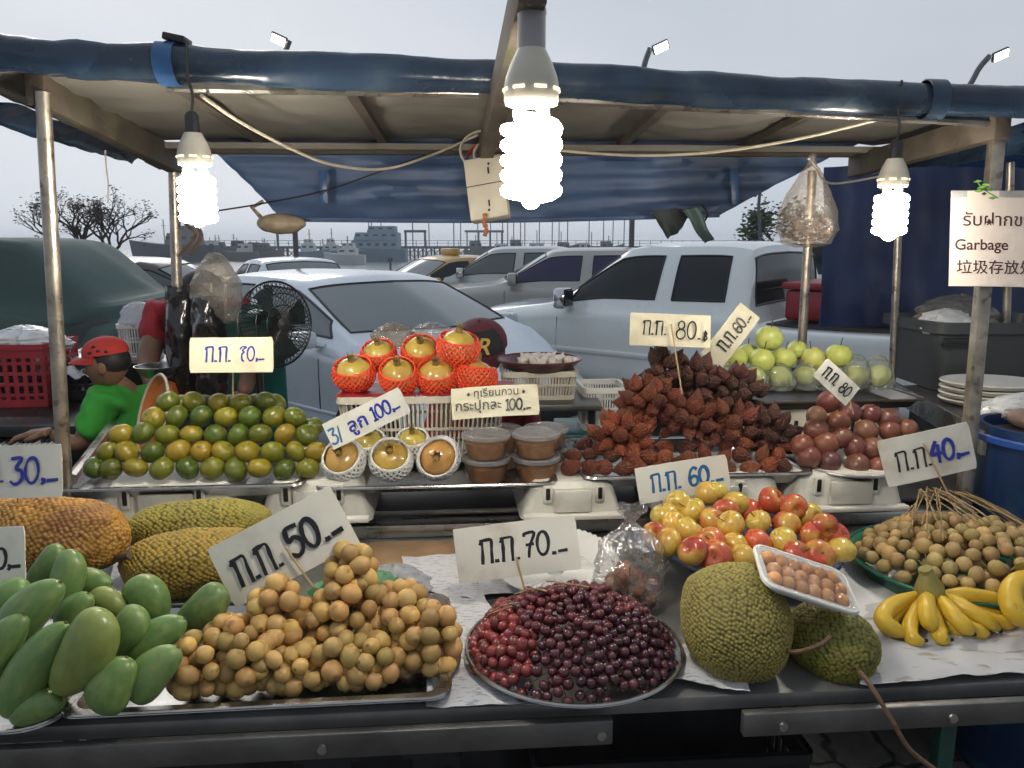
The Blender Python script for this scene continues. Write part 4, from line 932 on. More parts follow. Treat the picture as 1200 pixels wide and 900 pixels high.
# neighbour stall: blue screen, blue roof tarp
o = thing('blue_screen', 'dark blue tarpaulin screen hung behind the right bulb and garbage notice', 'tarpaulin', S(1090, 380, 3.3))
b = MB(); sheet(b, S(966, 196, 3.25), S(1300, 180, 3.35), S(1300, 402, 3.35), S(961, 384, 3.25), 60, 30, lambda u, v, p: V((.012*fbm((u*3, v*3, 1)), .025*fbm((u*4, v*1.2, 2)) + .012*math.sin(u*38+1.5*fbm((u*3, v*2, 5))), .02*math.sin(u*7)*v)))
b.build('cloth', 'tarp_dark', o, world=True, solid=.003, angle=1.5)
o = thing('blue_awning', 'bright blue tarpaulin awning of the next stall at the upper right', 'awning', S(1190, 170, 2.9)); M['tarp_bright'] = mat('tarp_bright', (.03, .13, .42), .4, 0, .2, 4, .4, 10)
b = MB(); sheet(b, S(1085, 196, 3.2), S(1300, 196, 3.2), S(1300, 150, 2.5), S(1110, 166, 2.5), 30, 16, lambda u, v, p: V((0, 0, .018*fbm((u*5, v*4, 3)))))
b.build('cloth', 'tarp_bright', o, world=True, solid=.003, angle=1.5)
# ================================================================ FRUIT
def ordinal(k): return ['first', 'second', 'third', 'fourth', 'fifth', 'sixth', 'seventh', 'eighth', 'ninth', 'tenth', 'eleventh', 'twelfth', 'thirteenth'][k]
M['mandarin'] = mat('mandarin_peel', (.3, .25, .03), .34, 0, .10, 14, .10, 190, objcol=True, col2=(.36, .19, .018), m2=(11, .58, .85), coat=.12)
M['apple'] = mat('apple_skin', (.5, .1, .05), .26, 0, .08, 30, coat=.35, objcol=True, col2=(.62, .40, .07), m2=(13, .49, .68))
M['guava'] = mat('guava_skin', (.42, .50, .10), .35, 0, .07, 12, .05, 50, coat=.15, objcol=True)
M['passion'] = mat('passion_skin', (.2, .06, .04), .34, 0, .14, 16, .05, 60, coat=.1, objcol=True, col2=(.19, .10, .06), m2=(22, .54, .8))
M['pomegranate'] = mat('pomegranate_skin', (.50, .36, .07), .28, 0, .12, 12, .04, 40, coat=.4, objcol=True, col2=(.42, .20, .05), m2=(9, .52, .85))
M['calyx'] = mat('calyx', (.25, .17, .06), .6, 0, .25, 30)
M['stem'] = mat('stem', (.10, .07, .03), .7, 0, .25, 40)
M['green_stem'] = mat('green_stem', (.12, .16, .04), .6, 0, .25, 40)
M['mango'] = mat('mango_skin', (.15, .25, .06), .40, 0, .12, 3, .03, 12, objcol=True, col2=(.22, .29, .085), m2=(2.2, .45, .75), coat=.12)
M['longkong'] = mat('longkong_skin', (.52, .33, .13), .55, 0, .10, 24, .08, 60, objcol=True, col2=(.26, .13, .05), m2=(46, .62, .78))
M['longan'] = mat('longan_skin', (.34, .22, .09), .6, 0, .12, 30, .12, 90, objcol=True, col2=(.22, .13, .06), m2=(24, .55, .8))
M['grape'] = mat('grape_skin', (.10, .012, .02), .24, 0, .14, 60, objcol=True, coat=.15, col2=(.17, .06, .07), m2=(40, .55, .85))
M['salak'] = mat('salak_skin', (.16, .045, .022), .5, 0, .2, 30, objcol=True, bump=.0)
M['banana'] = mat('banana_skin', (.62, .40, .03), .42, 0, .06, 8, .03, 40, col2=(.20, .10, .03), m2=(34, .66, .73))
M['banana_tip'] = mat('banana_tip', (.02, .015, .01), .8, 0, .3, 60)
M['banana_crown'] = mat('banana_crown', (.24, .20, .05), .6, 0, .2, 30)
M['net_red'] = mat('net_red', (.85, .085, .03), .45, 0, .05, 20)
M['net_white'] = mat('net_white', (.78, .77, .74), .5, 0, .03, 20)
def salak_bump():
    m = M['salak']; t = m.node_tree; b = t.nodes['Principled BSDF']
    tc = N(t, 'ShaderNodeTexCoord'); vo = N(t, 'ShaderNodeTexVoronoi'); vo.inputs['Scale'].default_value = 240
    bp = N(t, 'ShaderNodeBump'); bp.inputs['Strength'].default_value = .9; bp.inputs['Distance'].default_value = .006
    t.links.new(tc.outputs['Object'], vo.inputs['Vector']); t.links.new(vo.outputs['Distance'], bp.inputs['Height']); t.links.new(bp.outputs[0], b.inputs['Normal'])
salak_bump()
def jcol(rng, c, dv=.15, dh=.1): 
    k = 1 + rng.uniform(-dv, dv); return (max(0, c[0]*k*(1+rng.uniform(-dh, dh))), max(0, c[1]*k*(1+rng.uniform(-dh, dh))), max(0, c[2]*k*(1+rng.uniform(-dh, dh))), 1)
def mixc(a, b, t): return tuple(a[i]+(b[i]-a[i])*t for i in range(3))
def rev(name, prof, m, n=24, mod=None, smooth=.9):
    b = MB(); rings = []
    for r, z in prof: rings.append([V((r*math.cos(2*PI*k/n), r*math.sin(2*PI*k/n), z)) for k in range(n)])
    b.loft(rings)
    if mod:
        for v_ in b.b.verts: v_.co = mod(v_.co)
    return b.mesh(name, m, True, smooth)
def globe(r, n, sq=1.0, dt=.0, db=.0, k=14, power=1.0):
    """profile of a round fruit with dimples at top and bottom"""
    out = []
    for i in range(k+1):
        a = -PI/2 + PI*i/k; x = math.cos(a)*r; z = math.sin(a)*r*sq
        if a > 0: z -= dt*r*math.exp(-(x/(.32*r))**2)
        else: z += db*r*math.exp(-(x/(.28*r))**2)
        out.append((max(x, .0004), z))
    return out
def randrot(rng, tilt=.6):
    return Matrix.Rotation(rng.uniform(0, 2*PI), 3, 'Z') @ Matrix.Rotation(rng.uniform(-tilt, tilt), 3, 'X') @ Matrix.Rotation(rng.uniform(-tilt, tilt), 3, 'Y')
FR = random.Random(1)
def fruit(name, me, p, R, col, label, cat, group, parts=(), s=(1, 1, 1)):
    o = put(name, me, None, p, R); o.scale = s if isinstance(s, tuple) else (s*FR.uniform(.94, 1.06), s*FR.uniform(.94, 1.06), s*FR.uniform(.93, 1.07)); o.color = col; tag(o, label, cat, group)
    for pn, pm in parts: c = put(pn, pm, o)
    return o
# ---- mandarins in a pyramid
ME_MAND = rev('mandarin', globe(.0325, 24, .86, .10, .06), 'mandarin', 24)
b = MB()
for k in range(5): a = 2*PI*k/5; b.face([(0, 0, .0265), (.0045*math.cos(a-.4), .0045*math.sin(a-.4), .0258), (.0062*math.cos(a), .0062*math.sin(a), .0258), (.0045*math.cos(a+.4), .0045*math.sin(a+.4), .0258)])
b.sphere((0, 0, .0255), (.003, .003, .0022), 1); ME_MSTEM = b.mesh('stem', 'green_stem')
rows = [('bottom row', 549, 2.045, [112, 130, 160, 189, 219, 248, 276, 305, 334, 361]),
        ('second row', 530, 2.075, [127, 150, 179, 209, 237, 263, 291, 319, 348, 370]),
        ('third row', 509, 2.11, [143, 167, 196, 224, 252, 280, 306, 334, 360]),
        ('fourth row', 489, 2.145, [181, 208, 236, 264, 293, 322, 346]),
        ('top row', 472, 2.185, [198, 226, 256, 283, 311])]
rng = random.Random(7)
GREEN, YEL, ORA = (.050, .095, .010), (.215, .195, .014), (.38, .19, .015)
for rn, py, ys, xs in rows:
    for k, px in enumerate(xs):
        p = S(px+rng.uniform(-1.5, 1.5), py+rng.uniform(-1.5, 1.5), ys+rng.uniform(-.004, .004)); t = rng.random()
        c = mixc(GREEN, YEL, min(1, t*1.15)) if t < .8 else mixc(YEL, ORA, (t-.8)*3)
        side = ordinal(k) + ' from the left'
        look = 'dark green' if t < .25 else 'olive green' if t < .55 else 'yellow green' if t < .8 else 'yellow orange'
        fruit('mandarin', ME_MAND, p, randrot(rng, .9), jcol(rng, c, .08, .06), f'{look} mandarin, {side} in the {rn} of the pyramid', 'mandarin', 'green mandarins piled on the steel tray', [('stem', ME_MSTEM)], 1+rng.uniform(-.05, .04))
for rn, py, ys, xs in (('row behind the top', 474, 2.235, [213, 241, 270, 298, 322]), ('right hand side', 500, 2.17, [349, 366])):
    for k, px in enumerate(xs):
        fruit('mandarin', ME_MAND, S(px, py, ys), randrot(rng, .9), jcol(rng, mixc(GREEN, YEL, rng.random()), .08), f'mandarin, {ordinal(k)} from the left in the {rn} of the pyramid', 'mandarin', 'green mandarins piled on the steel tray', [('stem', ME_MSTEM)])
# ---- apples on the blue plate
ME_APPLE = rev('apple', globe(.034, 28, .90, .30, .16, 18), 'apple', 28, lambda c: V((c.x*(1-.18*max(0, -c.z/.034)), c.y*(1-.18*max(0, -c.z/.034)), c.z)))
b = MB(); b.tube([(0, 0, .020), (.001, .001, .028), (.004, .002, .038)], [.0012, .0011, .0016], 6); ME_ASTEM = b.mesh('stem', 'stem')
ap = [(779, 604, 5), (795, 592, 6), (829, 579, 7), (838, 577, 7), (862, 590, 6), (904, 587, 6), (930, 594, 5), (948, 604, 5),
      (767, 627, 3), (790, 614, 4), (812, 600, 5), (835, 611, 4), (857, 615, 3), (889, 613, 4), (922, 614, 4), (965, 616, 3), (980, 628, 3),
      (783, 636, 2), (808, 622, 3), (833, 634, 2), (861, 641, 2), (889, 636, 2), (917, 634, 2), (954, 628, 3),
      (812, 646, 1), (838, 653, 1), (870, 655, 1), (902, 659, 1), (934, 651, 1), (959, 651, 1), (985, 645, 2), (880, 600, 6), (850, 600, 5)]
rng = random.Random(3); RED, YLW = (.50, .075, .035), (.62, .42, .075)
lay = {1: 'lowest front row', 2: 'second lowest row', 3: 'row above the plate rim', 4: 'middle row', 5: 'upper middle row', 6: 'upper row', 7: 'very top'}
cnt = {}
for px, py, l in sorted(ap):
    ys = 1.50 + .043*l - (.0 if l > 1 else .005); p = S(px, py, ys); k = cnt.get(l, 0); cnt[l] = k+1
    t = rng.random(); c = RED if t < .5 else mixc(RED, (.50, .12, .03), (t-.5)*3) if t < .68 else YLW
    d = V((rng.uniform(-1, 1), rng.uniform(-1.2, .3), rng.uniform(-.4, 1))).normalized()
    look = 'red' if t < .5 else 'orange red' if t < .68 else 'yellow'
    fruit('apple', ME_APPLE, p, frame(d) @ Matrix.Rotation(rng.uniform(0, 6), 3, 'Z'), jcol(rng, c, .12, .08), f'{look} apple, {ordinal(k)} from left in the {lay[l]} of the heap', 'apple', 'small red and yellow apples on the blue plate', [('stem', ME_ASTEM)], rng.uniform(.92, 1.08))
# ---- guavas on their own stand
SH = S(960, 462, 2.62)
o = thing('guava_stand', 'white plastic crate stand under the dark guava tray', 'crate', (SH.x, SH.y, .78), (0, 0, YAW))
b = MB(); b.box((0, 0, (SH.z-.80)/2), (.44, .30, SH.z-.80), None, .012); b.build('crate', 'cream_plastic', o)
b = MB()
for k in range(4): b.box((-.15+.1*k, -.152, SH.z-.78-.085), (.012, .008, .05), None, .002)
b.build('slot', 'black_plastic', o)
b = MB(); b.box((0, 0, -.39), (.6, .4, .78), None, .01); b.build('base_cabinet', 'black_plastic', o)
tray('dark_tray', 'dark brown rectangular tray under the guavas', V((SH.x, SH.y, SH.z-.018)), .56, .34, .03, m=mat('dark_tray', (.06, .045, .03), .4, 0, .2, 8))
ME_GUAVA = rev('guava', globe(.043, 28, .95, .16, .06, 16), 'guava', 28, lambda c: c*(1+.035*fbm(c*30, 1)))
b = MB(); b.tube([(0, 0, .032), (.001, 0, .045), (.003, .001, .062)], .0016, 6); ME_GSTEM = b.mesh('stem', 'stem')
rng = random.Random(9)
for k, (px, py, ys, s, lab) in enumerate([(901, 396, 2.62, 1.08, 'largest pale green guava sitting on top of the pile with a stalk'), (861, 420, 2.58, 1, 'pale green guava at the left end of the upper row'), (893, 422, 2.56, 1.02, 'pale green guava right under the topmost guava'), (919, 420, 2.58, .92, 'pale green guava right of the one under the topmost'),
    (934, 410, 2.65, .88, 'smaller guava set back between the two right hand upper guavas'), (953, 420, 2.58, .98, 'pale green guava in the middle of the upper row, left of the stalked one'), (983, 417, 2.58, 1.06, 'big pale green guava with a stalk at the right of the upper row'), (877, 414, 2.68, .9, 'guava set back behind the left two upper guavas')]):
    fruit('guava', ME_GUAVA, S(px, py, ys), randrot(rng, .25), jcol(rng, (.58, .60, .15), .06, .05), lab, 'guava', 'guavas on the dark tray', [('stem', ME_GSTEM)], s)
WR = [(853, 442, 'leftmost'), (884, 443, 'second from the left'), (914, 442, 'third from the left'), (944, 441, 'in the middle'), (972, 443, 'fifth from the left'), (1003, 440, 'second from the right'), (1030, 441, 'rightmost')]
for px, py, lab in WR:
    p = S(px, py, 2.54); fruit('wrapped_guava', ME_GUAVA, p, randrot(rng, 1), jcol(rng, (.58, .60, .15), .06, .05), f'bagged guava in the lower row of the tray, {lab}', 'guava', 'bagged guavas in the lower row', (), .92)
    sl = bag('guava_bag', f'crumpled clear bag around the lower guava, {lab}', 'plastic bag', p+V((0, 0, -.045)), .050, .05, .094 if px < 990 else .12, 'bag_soft', px, .2, 'clear bags round the guavas', crumple=.16, n=28, top=False)
# ---- passion fruit
ME_PASS = rev('passion_fruit', globe(.0315, 26, 1.12, .03, .02), 'passion', 26)
rng = random.Random(21)
pf = [(971, 471), (996, 483), (1020, 485), (983, 494), (957, 488), (957, 504), (1015, 505), (1042, 492), (967, 521), (1002, 525), (985, 513), (1043, 505), (1022, 526), (948, 536), (972, 541), (1004, 545), (1030, 547), (1062, 504), (1048, 527), (940, 522), (1055, 545)]
cols = [(.15, .045, .035), (.19, .065, .04), (.11, .036, .034), (.21, .09, .05)]
for k, (px, py) in enumerate(sorted(pf, key=lambda q: (-q[1], q[0]))):
    ys = 2.035 + (549-py)*.0016; c = rng.choice(cols); r_ = 'bottom' if py > 534 else 'low middle' if py > 515 else 'high middle' if py > 490 else 'top'
    col = sorted([q for q in pf if ('bottom' if q[1] > 534 else 'low middle' if q[1] > 515 else 'high middle' if q[1] > 490 else 'top') == r_])
    fruit('passion_fruit', ME_PASS, S(px, py, ys), frame(V((rng.uniform(-1, 1), rng.uniform(-.4, .4), rng.uniform(-.3, .6)))), jcol(rng, c, .15, .1), f'brownish purple passion fruit, {ordinal(col.index((px, py)))} from the left in the {r_} row', 'passion fruit', 'passion fruit on the steel plate', (), rng.uniform(.94, 1.1))

# ---- net sleeves and pomegranates
def net_mesh(name, m, R, rings, n, prof, w):
    """a diamond lattice sleeve; prof(t) -> (radius, height)"""
    b = MB(); pts = []
    for i in range(rings):
        r, z = prof(i/(rings-1)); pts.append([V((r*math.cos(2*PI*(j+.5*(i % 2))/n), r*math.sin(2*PI*(j+.5*(i % 2))/n), z)) for j in range(n)])
    for i in range(rings-1):
        for j in range(n):
            for k in ((j, (j-1) % n) if i % 2 == 0 else (j, (j+1) % n)):
                b.tube([pts[i][j], pts[i+1][k]], w, 4, False)
    for j in range(n): b.tube([pts[-1][j], pts[-1][(j+1) % n]], w*1.1, 4, False)
    return b.mesh(name, m)
def cup(t):
    a = -PI/2*.82 + t*(PI/2*.82 + .55); return (.0565*math.cos(a)*(1+.08*max(0, t-.7)), .0565*math.sin(a))
ME_NETW = net_mesh('foam_net', 'net_white', .056, 11, 22, cup, .0030)
ME_NETR = net_mesh('foam_net', 'net_red', .056, 13, 26, cup, .0023)
b = MB(); b.lathe([(cup(t/10)[0]*.985, cup(t/10)[1]) for t in range(11)], 26); 
ME_POM = rev('pomegranate', globe(.050, 28, .93, .02, .05, 16), 'pomegranate', 28, lambda c: V((c.x*(1+.04*math.cos(5*math.atan2(c.y, c.x))), c.y*(1+.04*math.cos(5*math.atan2(c.y, c.x))), c.z)))
b = MB(); b.lathe([(.012, .040), (.0085, .052), (.010, .060)], 12)
for k in range(6):
    a = 2*PI*k/6; b.face([(.0095*math.cos(a-.4), .0095*math.sin(a-.4), .058), (.0095*math.cos(a+.4), .0095*math.sin(a+.4), .058), (.016*math.cos(a), .016*math.sin(a), .072)])
ME_CROWN = b.mesh('crown', 'calyx')
rng = random.Random(31)
def pom(px, py, ys, d, net, lab, s=1.0, c=(.50, .36, .07), grp=None):
    R = frame(V(d)) @ Matrix.Rotation(rng.uniform(0, 6), 3, 'Z')
    return fruit('pomegranate', ME_POM, S(px, py, ys), R, jcol(rng, c, .06, .06), lab, 'pomegranate', grp, [('crown', ME_CROWN), ('foam_net', net)], s)
GW, GR_ = 'pomegranates in white foam nets', 'pomegranates in red foam nets'
pom(403, 540, 2.06, (-.1, -.8, .75), ME_NETW, 'golden pomegranate in white foam net, leftmost on the front tray', 1.03, (.55, .32, .09), GW)
pom(458, 539, 2.06, (.05, -.72, .8), ME_NETW, 'yellow pomegranate in white foam net, between two others on the front tray', 1.04, (.52, .38, .06), GW)
pom(514, 537, 2.06, (.0, -.95, .35), ME_NETW, 'orange blushed pomegranate in white foam net beside the paste tubs', 1.05, (.58, .30, .08), GW)
pom(432, 522, 2.16, (0, -.4, .9), ME_NETW, 'half hidden pomegranate behind the gap between the left two netted ones', .9, (.50, .36, .07), GW)
pom(484, 521, 2.16, (0, -.4, .9), ME_NETW, 'half hidden pomegranate behind the gap beside the orange blushed one', .9, (.50, .36, .07), GW)
BQ = 2.34
pom(415, 438, BQ-.02, (-.05, -.45, .9), ME_NETR, 'yellow pomegranate in red foam net at the left end of the basket', 1.10, grp=GR_)
pom(467, 441, BQ-.03, (0, -.55, .9), ME_NETR, 'yellow pomegranate in red foam net, second of the front row in the basket', 1.10, grp=GR_)
pom(512, 442, BQ-.02, (0, -.5, .9), ME_NETR, 'yellow pomegranate in red foam net, third of the front row in the basket', 1.08, grp=GR_)
pom(558, 443, BQ-.02, (.1, .1, 1), ME_NETR, 'pomegranate sunk in red foam net beneath the capped head', 1.12, (.52, .28, .07), GR_)
pom(444, 416, BQ+.06, (0, -.5, .9), ME_NETR, 'small pomegranate in red foam net, left of the two in the upper row', 1.0, grp=GR_)
pom(493, 413, BQ+.06, (.05, -.6, .8), ME_NETR, 'pomegranate in red foam net, second in the upper row', 1.05, grp=GR_)
pom(537, 408, BQ+.0, (.1, -.3, 1), ME_NETR, 'topmost pomegranate in red foam net beside the black cap', 1.14, grp=GR_)
# ---- slotted basket they sit on
def slat_basket(name, label, c, w0, d, h, m, rz=YAW, pitch=.014, bar=.005, taper=.92, group=None, rail=.5):
    o = thing(name, label, 'basket', c, (0, 0, rz), group)
    def ring(z, s, wd=.012, hh=.016):
        b.loft([[V((x, y, z+dz)) for x, y in rrect(w0*s+e, d*s+e, .03)] for dz, e in ((0, 0), (hh, 0), (hh, -wd), (0, -wd), (0, 0))], False, False)
    b = MB(); ring(h-.016, 1, .02, .02); ring(0, taper); ring(h*rail, taper+(1-taper)*rail, .008, .008); b.build('rim', m, o)
    b = MB()
    P0, P1 = rrect(w0*taper-.01, d*taper-.01, .03, 8), rrect(w0-.01, d-.01, .03, 8)
    def walk(P):
        pts = [V((*q, 0)) for q in P]; pts.append(pts[0]); return pts
    A_, B_ = walk(P0), walk(P1); tot = sum((B_[i+1]-B_[i]).length for i in range(len(B_)-1)); n = int(tot/pitch); acc = 0; k = 0; step = tot/n
    for i in range(len(B_)-1):
        sl = (B_[i+1]-B_[i]).length
        while k*step < acc+sl-1e-9:
            t = (k*step-acc)/sl; p, q = A_[i].lerp(A_[i+1], t), B_[i].lerp(B_[i+1], t); q.z = h
            b.beam(p, q, bar, .003, V((p.x, p.y, 0)).normalized()); k += 1
        acc += sl
    b.build('slats', m, o)
    b = MB(); b.loft([[V((x, y, z)) for x, y in rrect(w0*taper-.012, d*taper-.012, .03)] for z in (.002, .006)]); b.build('base', m, o)
    return o
p = S(492, 520, 2.26); slat_basket('slatted_basket', 'cream slatted plastic basket under the red netted pomegranates', V((p.x, S(492, 500, 2.36).y, TIER+.012)), .50, .26, S(490, 466, 2.24).z-TIER-.012, 'cream_plastic')
pc = S(492, 466, 2.36); o = thing('basket_cover', 'red cloth lining the top of the pomegranate basket', 'cloth', (pc.x, pc.y, S(490, 466, 2.24).z)); o.rotation_euler = (0, 0, YAW)
b = MB(); sheet(b, (-.24, -.12, .004), (.30, -.12, .004), (.30, .12, .004), (-.24, .12, .004), 20, 10, lambda u, v, p: V((0, 0, .010*abs(fbm((u*6, v*5, 2)))))); b.build('cloth', 'red_plastic', o, solid=.002)
for k, (px, py, rx, h, lab) in enumerate(((462, 402, .075, .085, 'crumpled clear bag behind the upper left netted pomegranates'), (505, 396, .07, .07, 'crumpled clear bag behind the upper middle netted pomegranates'))):
    bag('crumpled_bag', lab, 'plastic bag', S(px, py+6, 2.55), rx, .05, h, 'bag_brown' if k == 0 else 'bag_film', k+3, crumple=.2, top=False)
# ---- tubs of durian paste
M['paste'] = mat('paste', (.34, .15, .05), .5, 0, .25, 40, .3, 60)
ME_TUB = None
def tub_meshes():
    b = MB(); b.lathe([(.001, 0), (.050, 0), (.053, .004), (.064, .058), (.066, .060)], 36); tubm = b.mesh('tub_wall', film('tub_film', (1, 1, 1), .2, .05, .06))
    b = MB(); b.lathe([(.001, .003), (.0495, .003), (.0595, .040+.004), (.045, .046), (.001, .044)], 36)
    for v_ in b.b.verts:
        if v_.co.z > .038: v_.co.z += .004*fbm(v_.co*60, 1)
    pst = b.mesh('paste', 'paste')
    b = MB(); b.lathe([(.0685, .057), (.0695, .063), (.069, .067), (.064, .069), (.062, .065), (.001, .065)], 40); lid = b.mesh('lid', film('lid_film', (.95, .95, .95), .35, .42, .1)); return tubm, pst, lid
TUBM, PASTE, LID = tub_meshes()
for k, (px, py, ys, lab) in enumerate([(570, 560, 2.08, 'bottom tub of the left front stack of durian paste'), (570, 531.5, 2.08, 'top tub of the left front stack of durian paste'), (628, 560, 2.08, 'bottom tub of the right front stack of durian paste'), (628, 531.5, 2.08, 'top tub of the right front stack of durian paste'),
    (585, 522, 2.23, 'tub of durian paste standing behind the left front stack'), (640, 520, 2.23, 'tub of durian paste standing behind the right front stack')]):
    p = S(px, py, ys); p.z = TIER + .004 + (.068 if k in (1, 3) else 0) + (.046 if k > 3 else 0)
    o = thing('paste_tub', lab, 'plastic tub', p, None, 'tubs of durian paste')
    put('tub_wall', TUBM, o); put('paste', PASTE, o); put('lid', LID, o)
for k, px in enumerate((585, 640)):
    p = S(px, 522, 2.23); p.z = TIER-.002; o = thing('paste_tub', ['lower tub hidden behind the left front stack of paste', 'lower tub hidden behind the right front stack of paste'][k], 'plastic tub', p, None, 'tubs of durian paste'); o.scale = (1, 1, .72)
    put('tub_wall', TUBM, o); put('paste', PASTE, o); put('lid', LID, o)

# ---- clusters of small fruit: a thing per bunch, every fruit a child of it
def ell_points(c, R, n, dmin, rng, keep=lambda d: True, inner=.55, extra=None):
    """spread points over an ellipsoid (camera and top sides first), then an inner layer"""
    pts = []
    for s, lim in ((1, n), (inner, n//2)):
        got = 0
        for _ in range(4000):
            d = V((rng.gauss(0, 1), rng.gauss(0, 1), rng.gauss(0, 1))).normalized()
            if not keep(d): continue
            p = c + V((d.x*R[0], d.y*R[1], d.z*R[2]))*s*rng.uniform(.94, 1.04)
            if all((p-q).length > dmin for q, _ in pts): pts.append((p, d)); got += 1
            if got >= lim: break
    return pts
def bunch(name, label, cat, group, c, fruits, me, fname, rng, colf, sc, stalkm='twig', orient=None, stalk_r=.0025):
    o = thing(name, label, cat, c, None, group)
    b = MB(); c0 = V(c); n = 0
    for p, d in fruits:
        R = orient(d, rng) if orient else randrot(rng, 3)
        s = rng.uniform(*sc); k = put(fname, me, o, p-c0, R); k.scale = (s*FR.uniform(.93, 1.07), s*FR.uniform(.93, 1.07), s*FR.uniform(.92, 1.1)); k.color = colf(rng, p)
        b.tube([V((0, 0, 0)), (p-c0)*.5 + V((0, 0, .004)), (p-c0)*.95], stalk_r*.55, 4, False)
    b.tube([(0, 0, -.02), (0, 0, .0), (.004, .004, .03)], stalk_r, 6); b.build('stalk', stalkm, o)
    return o
# longkong
ME_LK = rev('longkong', globe(.0178, 20, 1.06, -.10, .06, 14), 'longkong', 20); ME_LK.materials.append(M['calyx'])
for f in ME_LK.polygons:
    if f.center.z > .0186: f.material_index = 1
rng = random.Random(41); LKC = (.50, .305, .098)
LKG = 'longkong bunches on the wide tray'
def pxr(p, r): return r*mpp(p)
for px, py, rx, ry, ys, n, lab in [
    (236, 783, 30, 36, 1.285, 22, 'small longkong bunch standing apart at the left beside the mangoes'),
    (292, 778, 24, 36, 1.285, 20, 'longkong bunch at the tray edge, second from the left'),
    (326, 722, 30, 38, 1.36, 30, 'longkong bunch in front of the fifty price board stick'),
    (356, 790, 26, 28, 1.29, 18, 'low longkong bunch at the front middle of the tray'),
    (365, 745, 32, 34, 1.36, 24, 'shaded longkong bunch in the middle of the heap'),
    (411, 668, 24, 26, 1.40, 18, 'topmost longkong bunch at the peak of the heap'),
    (408, 715, 36, 38, 1.38, 26, 'longkong bunch right under the topmost bunch'),
    (436, 780, 34, 30, 1.30, 24, 'longkong bunch at the front of the tray, right of the middle'),
    (468, 715, 32, 28, 1.38, 26, 'longkong bunch on the right shoulder of the heap'),
    (503, 757, 28, 46, 1.33, 34, 'longkong bunch at the right edge of the tray'),
    (466, 752, 30, 34, 1.345, 20, 'longkong bunch behind the front right ones'), (322, 775, 30, 30, 1.30, 22, 'longkong bunch filling the gap between the front left ones'), (398, 778, 26, 30, 1.30, 20, 'longkong bunch at the tray edge below the peak'), (268, 752, 22, 26, 1.32, 14, 'longkong bunch at the back left, under the fifty price board')]:
    c = S(px, py, ys); k = mpp(c); R = (rx*k*1.04, min(rx, ry)*k, ry*k*1.04)
    fr = [(V((p.x, p.y, max(p.z, TZ+.032))), d) for p, d in ell_points(c, R, int(n*2.2), .0272, rng, lambda d: d.y < .5 or d.z > .5, .45)]
    bunch('longkong_bunch', lab, 'longkong', LKG, c, fr, ME_LK, 'longkong', rng, lambda r, p: jcol(r, LKC, .28, .08), (.80, 1.06))
# grapes
ME_GR = rev('grape', globe(.0098, 14, 1.08, 0, 0, 9), 'grape', 14)
rng = random.Random(51); gcs = [(575, 725), (600, 765), (630, 705), (655, 775), (690, 725), (725, 695), (745, 750), (705, 780)]
GL = ['red grape bunch at the upper left of the plate, with larger fruit', 'red grape bunch at the front left of the plate', 'dark red grape bunch at the back left below the price board', 'dark grape bunch at the front middle of the plate', 'dark grape bunch in the centre of the heap', 'dark grape bunch at the back right beside the bagged fruit', 'dark purple grape bunch at the right edge of the plate', 'dark purple grape bunch at the right front behind the green leaf']
gp = [[] for _ in gcs]; pts = []
for layer, (k, zz) in enumerate(((1, 0), (.86, -.015))):
    for _ in range(9000 if layer == 0 else 2500):
        a, q = rng.uniform(0, 2*PI), math.sqrt(rng.random())*.196*k; x, y = q*math.cos(a), q*math.sin(a)*.98
        z = .018 + .112*max(0, 1-min(1, q/.200)**2)**.8 + zz + .016*fbm((x*20, y*20, 7), 1) + .012*fbm((x*9, y*9, 3))
        p = V((GP.x+x-.002, GP.y+y+.0, TZ+max(z, .018)))
        if all((p-s).length > .0168 for s in pts): pts.append(p)
for p in pts:
    d = p-CAMP; t = d.dot(V((0, cp, -sp))); qx, qy = 600+FPX*d.x/t, 450-FPX*d.dot(CU)/t
    i = min(range(8), key=lambda j: (gcs[j][0]-qx)**2 + 1.6*(gcs[j][1]-qy)**2); gp[i].append(p)
for i, ps in enumerate(gp):
    c = sum(ps, V())/len(ps); ps = sorted(ps, key=lambda p: (p-CAMP).length)[:100]
    cc = ((.185, .026, .024), (.165, .022, .022), (.085, .011, .016), (.055, .010, .016), (.060, .010, .016), (.085, .012, .017), (.045, .010, .018), (.045, .010, .018))[i]
    bunch('grape_bunch', GL[i], 'grapes', 'red grapes on the steel plate', c+V((0, 0, -.01)), [(p, V((0, 0, 1))) for p in ps], ME_GR, 'grape', rng, lambda r, p: jcol(r, tuple(x*1.15 for x in cc), .4, .15), (1.02, 1.28) if i < 2 else (.86, 1.02), 'twig', None, .0018)
for k, q in enumerate((((575, 716), (590, 735), (608, 752)), ((640, 690), (655, 706), (690, 712)), ((603, 735), (625, 742), (640, 762)), ((572, 690), (580, 680), (600, 692)))):
    b = MB(); pts3 = [S(x, y, 1.42 - .03*j) for j, (x, y) in enumerate(q)]
    for t_ in pts3:
        dx, dy = t_.x-GP.x, t_.y-GP.y; t_.z = TZ+.04+.112*max(0, 1-((dx*dx+dy*dy)**.5/.192)**2)**.8
    b.tube(cat_path(pts3, 5), .0017, 5); o = b.build('grape_stalk', 'straw', None); tag(o, ['bare grape stalk at the left of the grape plate', 'bare grape stalk on the upper middle of the grapes', 'bare grape stalk across the left middle of the grapes', 'bare grape stalk just under the seventy price board'][k], 'stalk')
gl_ = atz(742, 803, TZ+.03); o = thing('green_leaf', 'yellow green leaf lying at the front rim of the grape plate', 'leaf', gl_); M['leaf_fresh'] = mat('leaf_fresh', (.16, .19, .04), .5, 0, .15, 20)
b = MB(); rows = []
